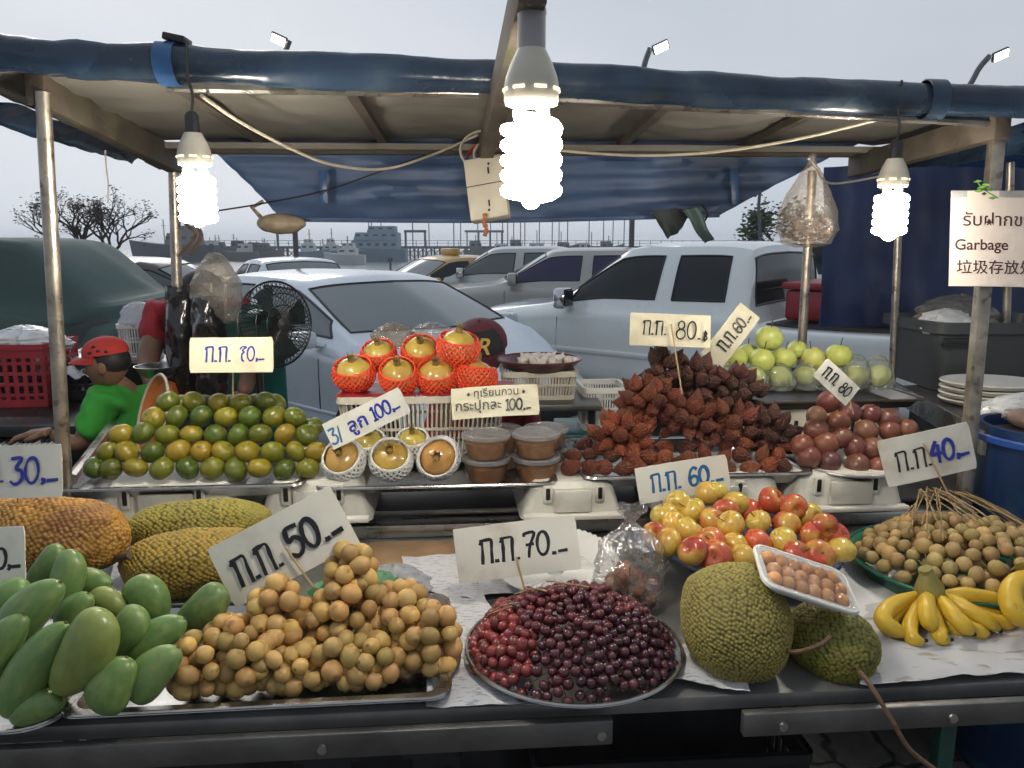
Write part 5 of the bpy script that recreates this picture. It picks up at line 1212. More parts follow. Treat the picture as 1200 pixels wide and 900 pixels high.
for i in range(9):
    t = i/8; wv = .016*math.sin(PI*t)**.8; rows.append([V((-.034+.068*t, -wv, .004*t)), V((-.034+.068*t, 0, .006*t-.002)), V((-.034+.068*t, wv, .004*t+.004))])
b.grid(rows); b.xform(Matrix.Rotation(.5, 4, 'Z')); b.build('blade', 'leaf_fresh', o, solid=.0006)
# longans
ME_LN = rev('longan', globe(.0165, 18, .96, .02, 0, 11), 'longan', 18)
rng = random.Random(61); lcs = [(1035, 625), (1090, 665), (1090, 610), (1150, 600), (1160, 665), (1200, 630)]
LL = ['longan bunch at the left rim of the green tray', 'longan bunch at the front of the green tray above the bananas', 'longan bunch at the back under the forty price board', 'longan bunch at the back right, under a fan of dry stalks', 'longan bunch at the front right of the green tray', 'longan bunch at the far right end of the green tray']
lp = [[] for _ in lcs]; pts = []
for k, zz in ((1, 0), (.85, -.03)):
    for _ in range(7000):
        a, q = rng.uniform(0, 2*PI), math.sqrt(rng.random())*.228*k; x, y = q*math.cos(a), q*math.sin(a)*.95
        z = .026 + .115*max(0, 1-(q/.245)**2)**.75 + zz + .014*fbm((x*16, y*16, 7), 1)
        p = V((LP.x+x, LP.y+y, TZ+max(z, .026)))
        if all((p-s).length > (.0300 if k == 1 else .034) for s in pts): pts.append(p)
for p in pts:
    d = p-CAMP; t = d.dot(V((0, cp, -sp))); qx, qy = 600+FPX*d.x/t, 450-FPX*d.dot(CU)/t
    lp[min(range(len(lcs)), key=lambda j: (lcs[j][0]-qx)**2 + 1.6*(lcs[j][1]-qy)**2)].append(p)
for i, ps in enumerate(lp):
    c = sum(ps, V())/len(ps)
    bunch('longan_bunch', LL[i], 'longan', 'longan bunches on the green tray', c+V((0, 0, -.02)), [(p, V((0, 0, 1))) for p in ps], ME_LN, 'longan', rng, lambda r, p: jcol(r, (.40, .27, .105), .22, .08), (.86, 1.12), 'straw', None, .003)
rng = random.Random(66)
def heapz(x, y): return TZ+.030+.115*max(0, 1-min(1, math.hypot(x-LP.x, y-LP.y)/.245)**2)**.75
for k in range(34):
    if k < 20: C0 = V((LP.x-.03+rng.uniform(-.03, .03), LP.y+.13+rng.uniform(-.02, .03), 0)); E0 = C0 + V((rng.uniform(-.13, .10), -rng.uniform(.08, .20), 0)); lf = .055
    else: C0 = V((LP.x+.06+rng.uniform(-.03, .03), LP.y+.15+rng.uniform(-.02, .02), 0)); E0 = C0 + V((rng.uniform(.08, .20), -rng.uniform(.05, .17), 0)); lf = .05
    pts = []
    for j in range(5):
        t = j/4; p = C0.lerp(E0, t); p.z = heapz(p.x, p.y) + lf*(1-t)**1.3 + .016 + .004*rng.uniform(-1, 1); p.x += .006*rng.uniform(-1, 1); pts.append(p)
    b = MB(); b.tube(cat_path(pts, 3), rng.uniform(.0011, .0022), 5, False)
    o = b.build('dry_stalk', 'straw'); tag(o, ['thin dry brown stalk fanning out under the forty price board over the longans', 'thin dry brown stalk lying across the right side of the longan heap'][k >= 20], 'stalk', 'dry stalks over the longans')
# salak (snake fruit)
def sal():
    prof = []
    for i in range(13):
        t = i/12; r = .0238*math.sin(PI*min(1, t**.86*.99))**.62*(1-.22*t); prof.append((max(r, .0004), -.026+.056*t))
    prof[-1] = (.0006, .038); return rev('snake_fruit', prof, 'salak', 18)
ME_SAL = sal(); rng = random.Random(71)
def salori(d, r): return frame((d + V((r.uniform(-.35, .35), r.uniform(-.35, .35), r.uniform(0, .5)))).normalized())
SG = 'snake fruit bunches heaped on the tray'
DK, BR_ = (.085, .028, .018), (.22, .052, .018)
for px, py, rx, ry, ys, n, c_, lab in [
    (778, 434, 17, 24, 2.22, 13, DK, 'snake fruit bunch sticking up highest at the peak of the heap'),
    (812, 448, 30, 26, 2.25, 18, DK, 'dark snake fruit bunch behind the stick of the eighty board'),
    (860, 462, 30, 28, 2.25, 22, DK, 'dark snake fruit bunch at the upper right of the heap'),
    (760, 472, 30, 26, 2.18, 22, mixc(DK, BR_, .6), 'reddish snake fruit bunch at the upper left of the heap'),
    (803, 490, 30, 26, 2.18, 22, mixc(DK, BR_, .5), 'snake fruit bunch in the very middle of the heap'),
    (850, 500, 32, 26, 2.18, 22, mixc(DK, BR_, .4), 'snake fruit bunch right of the middle of the heap'),
    (905, 508, 24, 26, 2.16, 20, DK, 'dark snake fruit bunch at the right end of the tray'),
    (728, 510, 30, 22, 2.14, 20, BR_, 'orange brown snake fruit bunch at the left shoulder of the heap')]:
    c = S(px, py, ys); k = mpp(c)
    fr = ell_points(c, (rx*k, rx*.8*k, ry*k), n, .034, rng, lambda d: (d.y < .6 or d.z > .5) and d.z > -.7, .5)
    bunch('snake_fruit_bunch', lab, 'snake fruit', SG, c, fr, ME_SAL, 'snake_fruit', rng, lambda r, p: jcol(r, c_, .3, .12), (.85, 1.08), 'twig', salori)
loose = []
for rn, py, ys, x0, x1, st in (('front', 548, 2.065, 668, 925, 21), ('second', 535, 2.09, 672, 925, 22), ('third', 522, 2.13, 684, 935, 24)):
    x = x0; k = 0
    while x < x1:
        p = S(x+rng.uniform(-3, 3), py+rng.uniform(-3, 3), ys+rng.uniform(-.01, .01)); p.z = max(p.z, TIER+.024)
        lab = f'loose snake fruit in the {rn} row of the tray, {ordinal(k)} from the left'; k += 1
        d = V((rng.uniform(-1, 1), rng.uniform(-.9, .5), rng.uniform(-.2, .8)))
        fruit('snake_fruit', ME_SAL, p, frame(d), jcol(rng, mixc(DK, BR_, rng.random()**.6), .25, .12), lab, 'snake fruit', 'loose snake fruit on the tray', (), rng.uniform(.85, 1.15)); x += st
# ---- jackfruit
M['jack'] = mat('jackfruit_skin', (.20, .17, .045), .6, 0, .15, 20, objcol=True)
def jack_mat(name, tipc, pitc, c2, m2):
    m = mat(name, tipc, .62, 0, .12, 16, col2=c2, m2=m2); t = m.node_tree; b = t.nodes['Principled BSDF']; src = b.inputs['Base Color'].links[0].from_socket
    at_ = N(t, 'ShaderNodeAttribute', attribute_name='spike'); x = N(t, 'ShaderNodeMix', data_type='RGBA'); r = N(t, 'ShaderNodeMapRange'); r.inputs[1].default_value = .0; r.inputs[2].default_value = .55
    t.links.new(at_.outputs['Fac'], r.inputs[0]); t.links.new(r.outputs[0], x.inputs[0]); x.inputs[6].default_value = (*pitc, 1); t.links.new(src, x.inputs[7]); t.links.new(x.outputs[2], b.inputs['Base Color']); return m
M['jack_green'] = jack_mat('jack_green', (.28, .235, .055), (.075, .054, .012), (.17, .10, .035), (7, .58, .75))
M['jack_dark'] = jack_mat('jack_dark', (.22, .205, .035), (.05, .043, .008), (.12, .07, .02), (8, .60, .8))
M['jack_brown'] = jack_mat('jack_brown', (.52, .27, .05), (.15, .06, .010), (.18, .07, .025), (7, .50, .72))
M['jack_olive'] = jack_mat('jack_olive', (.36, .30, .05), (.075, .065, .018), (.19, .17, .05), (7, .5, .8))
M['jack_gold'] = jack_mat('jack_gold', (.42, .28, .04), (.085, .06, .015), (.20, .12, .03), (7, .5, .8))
def jackfruit(name, label, c, R, length, rad_, m, bend=0, spikes=900, h=.0035, lump=.05, seed=1, sub=6):
    """long axis = local z"""
    o = thing(name, label, 'jackfruit', c, R.to_euler())
    g = []; ga = PI*(3-5**.5); rr = random.Random(seed)
    for i in range(spikes):
        z = 1-2*(i+.5)/spikes; q = math.sqrt(1-z*z); g.append(V((q*math.cos(ga*i), q*math.sin(ga*i), z)) + V((rr.uniform(-1, 1), rr.uniform(-1, 1), rr.uniform(-1, 1)))*.85/math.sqrt(spikes))
    ax = V((rad_, rad_, length)); pts = []
    kd = kdtree.KDTree(spikes)
    def body(d):
        w = max(0, 1-d.z*d.z)**.40; q = math.hypot(d.x, d.y) or 1
        return V((d.x/q*w*rad_, d.y/q*w*rad_, d.z*length))
    for i, p in enumerate(g): kd.insert(body(p.normalized()), i)
    kd.balance()
    b = MB(); b.sphere((0, 0, 0), 1, sub); lay = []
    sp_ = math.sqrt(4*PI*rad_*length/spikes)*.62; vals = []
    for v_ in b.b.verts:
        d = v_.co.normalized(); p = body(d); _, _, dist = kd.find(p); s = max(0, 1-dist/sp_); s = s**.8; vals.append(s)
        nrm = V((p.x/rad_**2, p.y/rad_**2, p.z/length**2)).normalized()
        p = p*(1+lump*fbm(d*1.7+V((seed, 0, 0)), 1)) + nrm*s*h
        p.x += bend*(p.z/length)**2*length; v_.co = p
    for f in b.b.faces: f.smooth = True
    me = bpy.data.meshes.new('rind'); b.b.to_mesh(me); b.b.free(); me.materials.append(M[m])
    at_ = me.attributes.new('spike', 'FLOAT', 'POINT'); at_.data.foreach_set('value', vals)
    put('rind', me, o); return o
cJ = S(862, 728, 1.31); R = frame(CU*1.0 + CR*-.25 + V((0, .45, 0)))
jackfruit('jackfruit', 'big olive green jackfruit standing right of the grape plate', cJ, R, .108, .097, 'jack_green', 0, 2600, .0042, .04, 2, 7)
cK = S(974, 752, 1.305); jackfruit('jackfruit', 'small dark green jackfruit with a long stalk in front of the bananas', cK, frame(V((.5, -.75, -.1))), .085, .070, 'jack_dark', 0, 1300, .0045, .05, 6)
b = MB(); j = COL.objects[-2]
def stem(label, pts, r, m='twig', name='stem', parent=None):
    b = MB(); b.tube(cat_path(pts, 6), r, 8)
    if parent: return b.build(name, m, parent, world=True)
    o = b.build(name, m); return tag(o, label, 'stem')
jk = {o['label']: o for o in COL.objects if o.get('category') == 'jackfruit'}
stem('', [S(1000, 780, 1.245), S(1018, 800, 1.16), S(1044, 842, 1.13), S(1066, 878, 1.12), S(1100, 905, 1.11)], .0042, parent=jk['small dark green jackfruit with a long stalk in front of the bananas'], name='stalk')
stem('', [S(905, 757, 1.25), S(930, 764, 1.215), S(958, 757, 1.20), S(974, 746, 1.21)], .0042, parent=jk['big olive green jackfruit standing right of the grape plate'], name='stalk')
# long fruits at the back left
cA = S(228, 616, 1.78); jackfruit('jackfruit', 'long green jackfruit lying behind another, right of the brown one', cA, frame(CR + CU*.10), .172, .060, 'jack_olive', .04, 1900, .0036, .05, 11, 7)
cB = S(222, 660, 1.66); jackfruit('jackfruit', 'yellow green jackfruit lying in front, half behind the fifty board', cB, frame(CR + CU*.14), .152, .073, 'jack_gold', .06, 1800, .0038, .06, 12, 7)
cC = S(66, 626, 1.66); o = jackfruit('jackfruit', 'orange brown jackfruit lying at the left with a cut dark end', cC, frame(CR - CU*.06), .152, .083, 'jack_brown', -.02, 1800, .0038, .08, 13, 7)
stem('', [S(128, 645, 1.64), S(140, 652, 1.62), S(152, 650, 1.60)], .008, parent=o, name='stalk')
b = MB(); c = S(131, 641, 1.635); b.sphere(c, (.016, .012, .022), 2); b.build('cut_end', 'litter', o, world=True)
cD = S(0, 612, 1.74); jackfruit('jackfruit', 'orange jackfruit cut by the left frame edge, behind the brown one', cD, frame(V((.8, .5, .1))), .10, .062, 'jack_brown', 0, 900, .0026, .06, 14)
# ---- mangoes
t_ = M['mango'].node_tree; bb_ = t_.nodes['Principled BSDF']; s_ = bb_.inputs['Base Color'].links[0].from_socket
vo_ = N(t_, 'ShaderNodeTexVoronoi'); vo_.inputs['Scale'].default_value = 9; tc_ = N(t_, 'ShaderNodeTexCoord'); rr2 = N(t_, 'ShaderNodeMapRange'); rr2.inputs[1].default_value = .05; rr2.inputs[2].default_value = .09; rr2.inputs[3].default_value = .55; rr2.inputs[4].default_value = 0
xx_ = N(t_, 'ShaderNodeMix', data_type='RGBA'); xx_.inputs[7].default_value = (.34, .36, .17, 1)
t_.links.new(tc_.outputs['Object'], vo_.inputs['Vector']); t_.links.new(vo_.outputs['Distance'], rr2.inputs[0]); t_.links.new(rr2.outputs[0], xx_.inputs[0]); t_.links.new(s_, xx_.inputs[6]); t_.links.new(xx_.outputs[2], bb_.inputs['Base Color'])
def mango_mesh():
    b = MB(); b.sphere((0, 0, 0), 1, 4)
    for v_ in b.b.verts:
        c = v_.co; t = c.z; w = (1 - .13*t)*(1+.16*t*t); x = c.x*w + .20*(t*t) - .10 + (.10*t if t > 0 else .16*t*t*0); v_.co = V((x, c.y*w*.82, t*1.0))
    return b.mesh('mango', 'mango')
ME_MANGO = mango_mesh()
b = MB(); b.lathe([(.14, .955), (.09, 1.0), (.05, 1.03), (.01, 1.04)], 12, (.17, 0, 0)); ME_MST = b.mesh('stem_scar', 'stem')
rng = random.Random(81); MG = (.135, .235, .065)
mg = [(33, 719, 100, 50, 49, 1.26, 'large pale mango at the upper left, in front of the small price board'), (76, 684, 76, 38, 78, 1.36, 'slim mango standing nearly upright at the back of the pile'), (103, 684, 52, 34, 5, 1.40, 'short mango lying crosswise behind the upright one'),
      (39, 783, 124, 48, 58, 1.20, 'longest mango slanting at the lower left of the pile'), (98, 766, 110, 60, 62, 1.19, 'fat mango with a yellow shoulder in the middle of the pile'), (88, 719, 56, 38, 62, 1.32, 'mango tucked behind the fat middle one'), (126, 706, 46, 30, -20, 1.36, 'small yellowish mango lying at the back of the pile'),
      (149, 740, 62, 40, 60, 1.27, 'mango right behind the fat middle one, leaning on it'), (174, 702, 60, 44, -50, 1.38, 'dark green mango leaning left, nearest the gold jackfruit'), (182, 750, 76, 42, 42, 1.28, 'mango pointing to the upper right above the kidney shaped ones'), (237, 714, 72, 42, 43, 1.36, 'mango lying apart below the fifty price board'),
      (132, 802, 66, 52, 70, 1.18, 'kidney shaped mango at the front of the pile'), (180, 788, 74, 46, 52, 1.21, 'mango at the right front of the pile beside the longkong'), (54, 664, 60, 30, 50, 1.42, 'mango at the very back touching the brown jackfruit'), (42, 828, 62, 40, 20, 1.19, 'shaded mango at the lowest left front of the tray'), (68, 806, 56, 40, 50, 1.24, 'mango half hidden below the longest one'), (6, 700, 60, 40, 20, 1.33, 'mango cut by the left frame edge behind the large pale one'), (0, 760, 90, 44, 60, 1.22, 'mango cut by the left frame edge below the small price board'), (150, 770, 60, 40, 30, 1.29, 'mango hidden beneath the middle of the pile')]
mg_i = 0
for px, py, ln, wd, ang, ys, lab in mg:
    p = S(px, py, ys); k = mpp(p); a = rad(ang); z = (CR*math.cos(a) + CU*math.sin(a) + CN*rng.uniform(-.15, .15)).normalized()
    fl = -1 if mg_i % 3 == 1 else 1; mg_i += 1; R = frame(z*fl, (CR*math.sin(a) - CU*math.cos(a))*fl); g = MG if 'yellow' not in lab else (.22, .25, .06)
    fruit('green_mango', ME_MANGO, p, R, jcol(rng, g, .12, .05), lab, 'mango', 'green mangoes on the left tray', [('stem_scar', ME_MST)], (wd/2*k*1.02, wd/2*k*1.02, ln/2*k*1.06))
# ---- bananas
def banana_hand(label, base, fingers, cr_):
    o = thing('banana_hand', label, 'bananas', base)
    for pts, r in fingers:
        c_ = V(pts[1])*2 - (V(pts[0])+V(pts[-1]))/2 if len(pts) == 3 else None
        q = [V(pts[0])*(1-t)**2 + c_*2*t*(1-t) + V(pts[-1])*t*t for t in [j/15 for j in range(16)]] if c_ else cat_path(pts, 6)
        n = len(q); rs = []
        for i in range(n):
            t = i/(n-1); rs.append(r*(.42+.58*min(1, t*4.5)) * (1 if t < .80 else max(.24, 1-((t-.80)/.2)**1.6*.78)))
        b = MB(); b.tube(q, rs, 15, True, .055)
        f = b.build('banana', 'banana', o, world=True, angle=.9)
        d = (q[-1]-q[-2]).normalized(); b = MB(); b.tube([q[-1]-d*.001, q[-1]+d*.007], [r*.27, r*.22], 8); b.build('tip', 'banana_tip', f, world=True)
    b = MB(); b.tube(cr_[0], cr_[1], 12); b.build('crown', 'banana_crown', o, world=True)
    return o
bc = S(1090, 690, 1.46)
fg = []
for tips, midp, r, dy in [((1066, 766), (1035, 722), .019, -.10), ((1080, 778), (1066, 738), .017, -.12), ((1095, 740), (1086, 715), .0185, -.10), ((1110, 774), (1096, 752), .018, -.12), ((1140, 742), (1118, 722), .0185, -.11), ((1155, 776), (1126, 758), .018, -.10), ((1170, 744), (1140, 718), .018, -.09), ((1186, 764), (1150, 748), .018, -.07), ((1215, 735), (1158, 702), .020, -.03), ((1052, 760), (1044, 728), .017, -.07), ((1128, 770), (1108, 745), .017, -.09), ((1200, 752), (1160, 728), .017, -.05)]:
    a = S(1090+ (midp[0]-1090)*.25, 696, 1.46); m_ = S(midp[0], midp[1], 1.46+dy*.75); e = S(tips[0], tips[1], 1.46+dy); m_.z = max(m_.z, TZ+.03); e.z = max(e.z, TZ+.022)
    fg.append(([a, m_, e], r*.92))
banana_hand('hand of ripe yellow bananas with black tips in front of the longans', (bc.x, bc.y, TZ+.01), fg, ([S(1090, 700, 1.45), S(1089, 686, 1.455), S(1086, 672, 1.46), S(1084, 666, 1.46)], [.030, .028, .015, .014]))
ed = [([S(1210, 672, 1.40), S(1186, 690, 1.38), S(1190, 716, 1.34), S(1215, 730, 1.33)], .022), ([S(1215, 668, 1.42), S(1200, 690, 1.40), S(1208, 716, 1.36), S(1232, 730, 1.36)], .022)]
banana_hand('second hand of bananas cut by the right frame edge', (S(1205, 700, 1.38).x, S(1205, 700, 1.38).y, TZ+.01), ed, ([S(1208, 672, 1.40), S(1212, 664, 1.41), S(1216, 658, 1.41)], [.03, .022, .014]))
# ---- wrapped tray of longkong on the jackfruit
pt = S(938, 687, 1.30); Rt = (Matrix.Rotation(rad(-18), 3, CN) @ Matrix((CR, (CU*.40 - CN*.92).normalized(), (CU*.92+CN*.40).normalized())).transposed())
tr_ = tray('foam_tray', 'white foam tray of shelled longkong under cling film, resting on the jackfruits', pt, .165, .112, .020, m='white_plastic', r=.02, flare=.012, tilt=Rt.to_euler(), lip=.008)
rng = random.Random(91); M['peeled'] = mat('peeled', (.66, .30, .09), .3, 0, .15, 30, coat=.4)
ME_PL = rev('packed_longkong', globe(.0148, 16, .9, 0, 0, 9), 'peeled', 16); k = 0
for rr_ in range(3):
    for cc_ in range(6):
        q = V((-.064+.0255*cc_ + (.004 if rr_ == 1 else -.002), -.034+.033*rr_, .017)); o = put('packed_longkong', ME_PL, None, pt + Rt @ q, randrot(rng, 3)); tag(o, f'packed longkong under film, {ordinal(cc_)} from the left in the {["front", "middle", "back"][rr_]} row of the foam tray', 'longkong', 'longkong in the foam tray')
o = thing('cling_film', 'shiny cling film stretched over the foam tray of longkong', 'film', pt, Rt.to_euler())
b = MB(); sheet(b, (-.088, -.060, .021), (.088, -.060, .021), (.088, .060, .021), (-.088, .060, .021), 24, 14, lambda u, v, p: V((0, 0, .014*min(1, 5*u*(1-u))*min(1, 5*v*(1-v)) + .002*fbm((u*7, v*5, 3))))); b.build('film', 'cling', o, angle=1.2)
# ---- bag of longkong / grapes behind the grapes and green bag behind longkong
pb = S(736, 700, 1.56); pb.z = TZ+.01
for k in range(16):
    a = k*2.4; q = .045*math.sqrt((k % 7+.5)/7); p = pb + V((q*1.15*math.cos(a), q*math.sin(a), .026+.026*(k//7))); o = fruit('bagged_longkong', ME_LK, p, randrot(rng, 3), jcol(rng, (.26, .12, .07), .2), None, None, None, (), 1.2); tag(o, 'reddish brown longkong packed inside the clear tied bag', 'longkong', 'longkong inside the clear bag')
bag('clear_bag', 'clear tied plastic bag of reddish fruit standing behind the grapes', 'plastic bag', pb, .072, .058, .23, 'film', 4, .12, crumple=.22)
pg = S(420, 690, 1.62); pg.z = TZ+.008; M['green_print'] = film('green_bag', (.45, .92, .55), .2, .45, .25)
bag('printed_bag', 'white plastic bag with green print lying behind the peak of the longkong', 'plastic bag', pg, .10, .06, .085, 'green_print', 8, .3, crumple=.2, top=False)
bag('white_bag', 'thin white plastic bag lying behind the fifty price board and longkong', 'plastic bag', pg+V((.07, .05, 0)), .08, .05, .07, 'bag_white', 9, .3, crumple=.2, top=False)
# ================================================================ PRICE BOARDS
def ell(cx, cy_, rx, ry, a0=90, a1=450, n=22): return [(cx+rx*math.cos(rad(a0+(a1-a0)*k/n)), cy_+ry*math.sin(rad(a0+(a1-a0)*k/n))) for k in range(n+1)]
GLY = {   # strokes in a box one unit high: (advance, strokes)
 'g': (.62, [[(.02, .84), (.10, .98), (.12, .5), (.11, 0)], [(.04, .97), (.30, 1.0), (.52, .96), (.52, .5), (.53, 0)]]),
 '.': (.30, [[(.07, .05), (.12, .04), (.18, .05)]]),
 '-': (.42, [[(.03, .10), (.36, .12)]]),
 ',': (.22, [[(.05, .16), (.14, .12), (.06, -.02)]]),
 ' ': (.30, []),
 '/': (.30, [[(.18, .95), (.05, -.05)]]),
 '0': (.60, [ell(.27, .5, .24, .48)]),
 '1': (.34, [[(.05, .80), (.20, .98), (.20, .5), (.20, 0)], [(.06, .0), (.34, .0)]]),
 '3': (.54, [[(.05, .96), (.42, .97), (.22, .60), (.40, .50), (.46, .28), (.36, .06), (.18, .0), (.03, .10)]]),
 '4': (.62, [[(.34, .98), (.06, .40), (.58, .42)], [(.42, .80), (.42, .0)]]),
 '5': (.56, [[(.48, .96), (.12, .95), (.08, .56), (.30, .62), (.48, .42), (.42, .12), (.22, .0), (.04, .10)]]),
 '6': (.58, [[(.46, .90), (.30, .99), (.12, .78), (.06, .40), (.12, .08), (.30, .0), (.48, .16), (.48, .40), (.30, .52), (.10, .40)]]),
 '7': (.54, [[(.03, .88), (.06, .97), (.46, .97), (.26, .45), (.20, 0)], [(.12, .50), (.40, .52)]]),
 '7h': (.54, [[(.06, .82), (.20, .97), (.48, .95), (.22, .74), (.34, .62), (.20, .45), (.22, .1), (.34, 0)]]),
 '8': (.60, [ell(.28, .76, .17, .22) , ell(.28, .27, .24, .27)]),
 'B': (.34, [[(.10, .40), (.10, 0), (.26, .05), (.22, .20), (.10, .22), (.24, .30), (.20, .42), (.08, .40)], [(.15, .5), (.15, -.08)]]),
 'S': (.4, [[(.2, .7), (.2, .2)], [(.02, .55), (.38, .35)], [(.02, .35), (.38, .55)]]),
}
def ribbon(mb, pts, w, z):
    pts = [V((x, y, 0)) for x, y in pts]; rows = []
    for i, p in enumerate(pts):
        t = (pts[min(i+1, len(pts)-1)]-pts[max(i-1, 0)]).normalized(); n = V((-t.y, t.x, 0))
        k = w*(.85+.5*fbm((p.x*31, p.y*31, 3), 1)); e = t*w*(-.5 if i == 0 else .5 if i == len(pts)-1 else 0)
        rows.append([p + e + n*k + V((0, 0, z)), p + e - n*k + V((0, 0, z))])
    mb.grid(rows)
def write(mb, toks, x, y, h, w, z0=.0006, slant=.0, space=1.0):
    k = 0
    for t in toks:
        adv, st = GLY[t]
        for s in st:
            q = [V((a + b_*slant, b_, 0)) for a, b_ in s]
            if len(q) < 12 and len(q) > 2 and t not in '14/': q = cat_path(q, 5)
            elif len(q) == 2: q = [q[0], q[0].lerp(q[1], .5), q[1]]
            else:
                d = []
                for i in range(len(q)-1): d += [q[i], q[i].lerp(q[i+1], .25), q[i].lerp(q[i+1], .5), q[i].lerp(q[i+1], .75), q[i].lerp(q[i+1], .97)]
                q = d + [q[-1]]
            ribbon(mb, [(x + a.x*h, y + a.y*h) for a in q], w, z0 + .00012*k); k += 1
        x += adv*h*space
    return x
def width(toks, h, space=1.0): return sum(GLY[t][0] for t in toks)*h*space
def text_mesh(s, size, bold=0, shear=0):
    c = bpy.data.curves.new('lettering', 'FONT'); c.body = s; c.size = size; c.offset = bold; c.shear = shear; c.align_x = 'CENTER'; c.align_y = 'CENTER'
    o = bpy.data.objects.new('lettering', c); COL.objects.link(o)
    me = bpy.data.meshes.new_from_object(o.evaluated_get(bpy.context.evaluated_depsgraph_get())); bpy.data.objects.remove(o); bpy.data.curves.remove(c); return me
rb = random.Random(5)
def sign(label, px, py, ys, wpx, hpx, roll, yaw=0, pitch=0, m='board', stick=None, name='price_board', lines=(), bend=0):
    """lines: (tokens, x offset in widths, y offset in heights, letter height in heights, pen width, ink)"""
    c = S(px, py, ys); k = mpp(c); w_, h_ = wpx*k, hpx*k
    R = Matrix((CR, CU, CN)).transposed() @ Matrix.Rotation(rad(roll), 3, 'Z') @ Matrix.Rotation(rad(yaw), 3, 'Y') @ Matrix.Rotation(rad(pitch), 3, 'X')
    o = thing(name, label, 'price sign', c, R.to_euler())
    bd = rb.uniform(-1, 1)*.9; tw = rb.uniform(-1, 1)*.5; BZ = lambda x, y: bd*x*x + tw*x*y + .0012*fbm((x*18, y*18, px*.1))
    cn = [rb.uniform(0, .0035) for _ in range(4)]; nx_, ny_ = 16, 8; rows = []
    for j in range(ny_+1):
        rows.append([V(((i/nx_-.5)*w_ + (cn[0] if i == 0 and j in (0, ny_) else 0) - (cn[1] if i == nx_ and j in (0, ny_) else 0), (j/ny_-.5)*h_ + .0006*fbm((i*.6, j, px)), BZ((i/nx_-.5)*w_, (j/ny_-.5)*h_))) for i in range(nx_+1)])
    b = MB(); b.grid(rows); b.build('board', m, o, solid=.003)
    for i, (toks, x, y, lh, pen, ink) in enumerate(lines):
        b = MB(); h = lh*h_; sp_ = 1.0
        write(b, toks, x*w_ - width(toks, h, sp_)/2, y*h_ - h/2, h, pen*h_, .0012 + .0004*i, .06, sp_)
        for v_ in b.b.verts: v_.co.z += BZ(v_.co.x, v_.co.y) + .0022
        b.build('lettering', ink, o, smooth=False)
    if stick:
        a, e = S(stick[0], stick[1], ys), S(stick[2], stick[3], ys+stick[4]); Ri = R.transposed()
        a, e = Ri @ (a-c), Ri @ (e-c); a.z = max(a.z, .0075) if stick[5] else -.006; 
        if stick[5]: e.z = max(e.z, .0075)
        b = MB(); b.tube([a, e], .0022, 6); b.build('stick', 'stick', o)
    return o
GG = ['g', '.', 'g', '.']
sign('cream price board reading seventy on a thin stick over the mandarins', 272, 416, 2.10, 98, 41, 0.5, m='cream_board', stick=(273, 432, 273, 466, .02, False), lines=[(GG, -.16, .02, .42, .035, 'blue_ink'), (['7h', '0', ',', '-'], .24, .03, .42, .028, 'blue_ink')])
sign('white price board reading thirty, cut by the left edge, above the orange jackfruit', 16, 553, 1.62, 108, 62, 1.5, lines=[(['3', '0', ',', '-'], .22, .02, .50, .035, 'blue_ink'), (GG, -.30, .02, .42, .03, 'blue_ink')], stick=(20, 560, 20, 625, .03, False))
sign('white price board at the left edge showing only its price end, above the mangoes', -15, 652, 1.40, 90, 68, 2, lines=[(['0', ',', '-'], .28, -.04, .36, .035, 'ink')], stick=(-8, 655, -8, 700, .02, False))
sign('big tilted white price board reading fifty above the longkong bunches', 331, 641, 1.42, 161, 77, 27.5, yaw=4, lines=[(GG, -.21, -.04, .42, .036, 'ink'), (['5', '0', '.', '-'], .24, .0, .46, .040, 'ink')], stick=(335, 640, 372, 690, -.01, True))
sign('white price board reading seventy standing behind the red grapes', 606, 643, 1.58, 144, 63, 7, pitch=-6, lines=[(GG, -.14, .02, .42, .038, 'ink'), (['7', '0', '.', '-'], .23, .05, .44, .032, 'ink')], stick=(605, 652, 616, 694, -.01, True))
sign('white price board reading sixty in blue behind the apples', 799, 561, 1.86, 108, 42, 9, lines=[(GG, -.18, .0, .48, .045, 'teal_ink'), (['6', '0', '.', '-'], .25, .02, .50, .05, 'teal_ink')], stick=(800, 575, 802, 600, .02, False))
sign('white price board reading forty in blue, stuck in the longan heap', 1088, 533, 1.78, 104, 56, 13.5, yaw=-6, lines=[(GG, -.17, -.02, .40, .026, 'ink'), (['4', '0', ',', '-'], .22, .03, .44, .040, 'blue_ink')], stick=(1082, 520, 1108, 580, -.01, True))
sign('cream price board reading eighty on a long stick over the snake fruit', 786, 387, 2.16, 96, 38, -2, yaw=3, m='cream_board', lines=[(GG, -.20, .05, .42, .030, 'ink'), (['8', '0', '.', 'B'], .26, .02, .56, .026, 'ink')], stick=(786, 380, 797, 462, -.02, True))
sign('cream board reading sixty leaning steeply at the left end of the guavas', 857, 393, 2.50, 76, 30, 52, m='cream_board', lines=[(GG, -.10, .0, .45, .04, 'ink'), (['6', '0', '.', '-'], .26, .0, .45, .04, 'ink')])
sign('small white board reading eighty tilted down to the right over the passion fruit', 981, 448, 2.05, 58, 27, -39, yaw=14, lines=[(GG, -.20, .0, .46, .045, 'ink'), (['8', '0'], .24, .0, .50, .04, 'ink')], stick=(996, 462, 1000, 485, .01, False))
s3 = sign('white board in blue, three for a hundred, above the white netted pomegranates', 430, 490, 2.03, 100, 33, 26, lines=[(['3', '/'], -.41, -.06, .55, .04, 'teal_ink'), (['1', '0', '0', ',', '-'], .24, .04, .50, .046, 'blue_ink')])
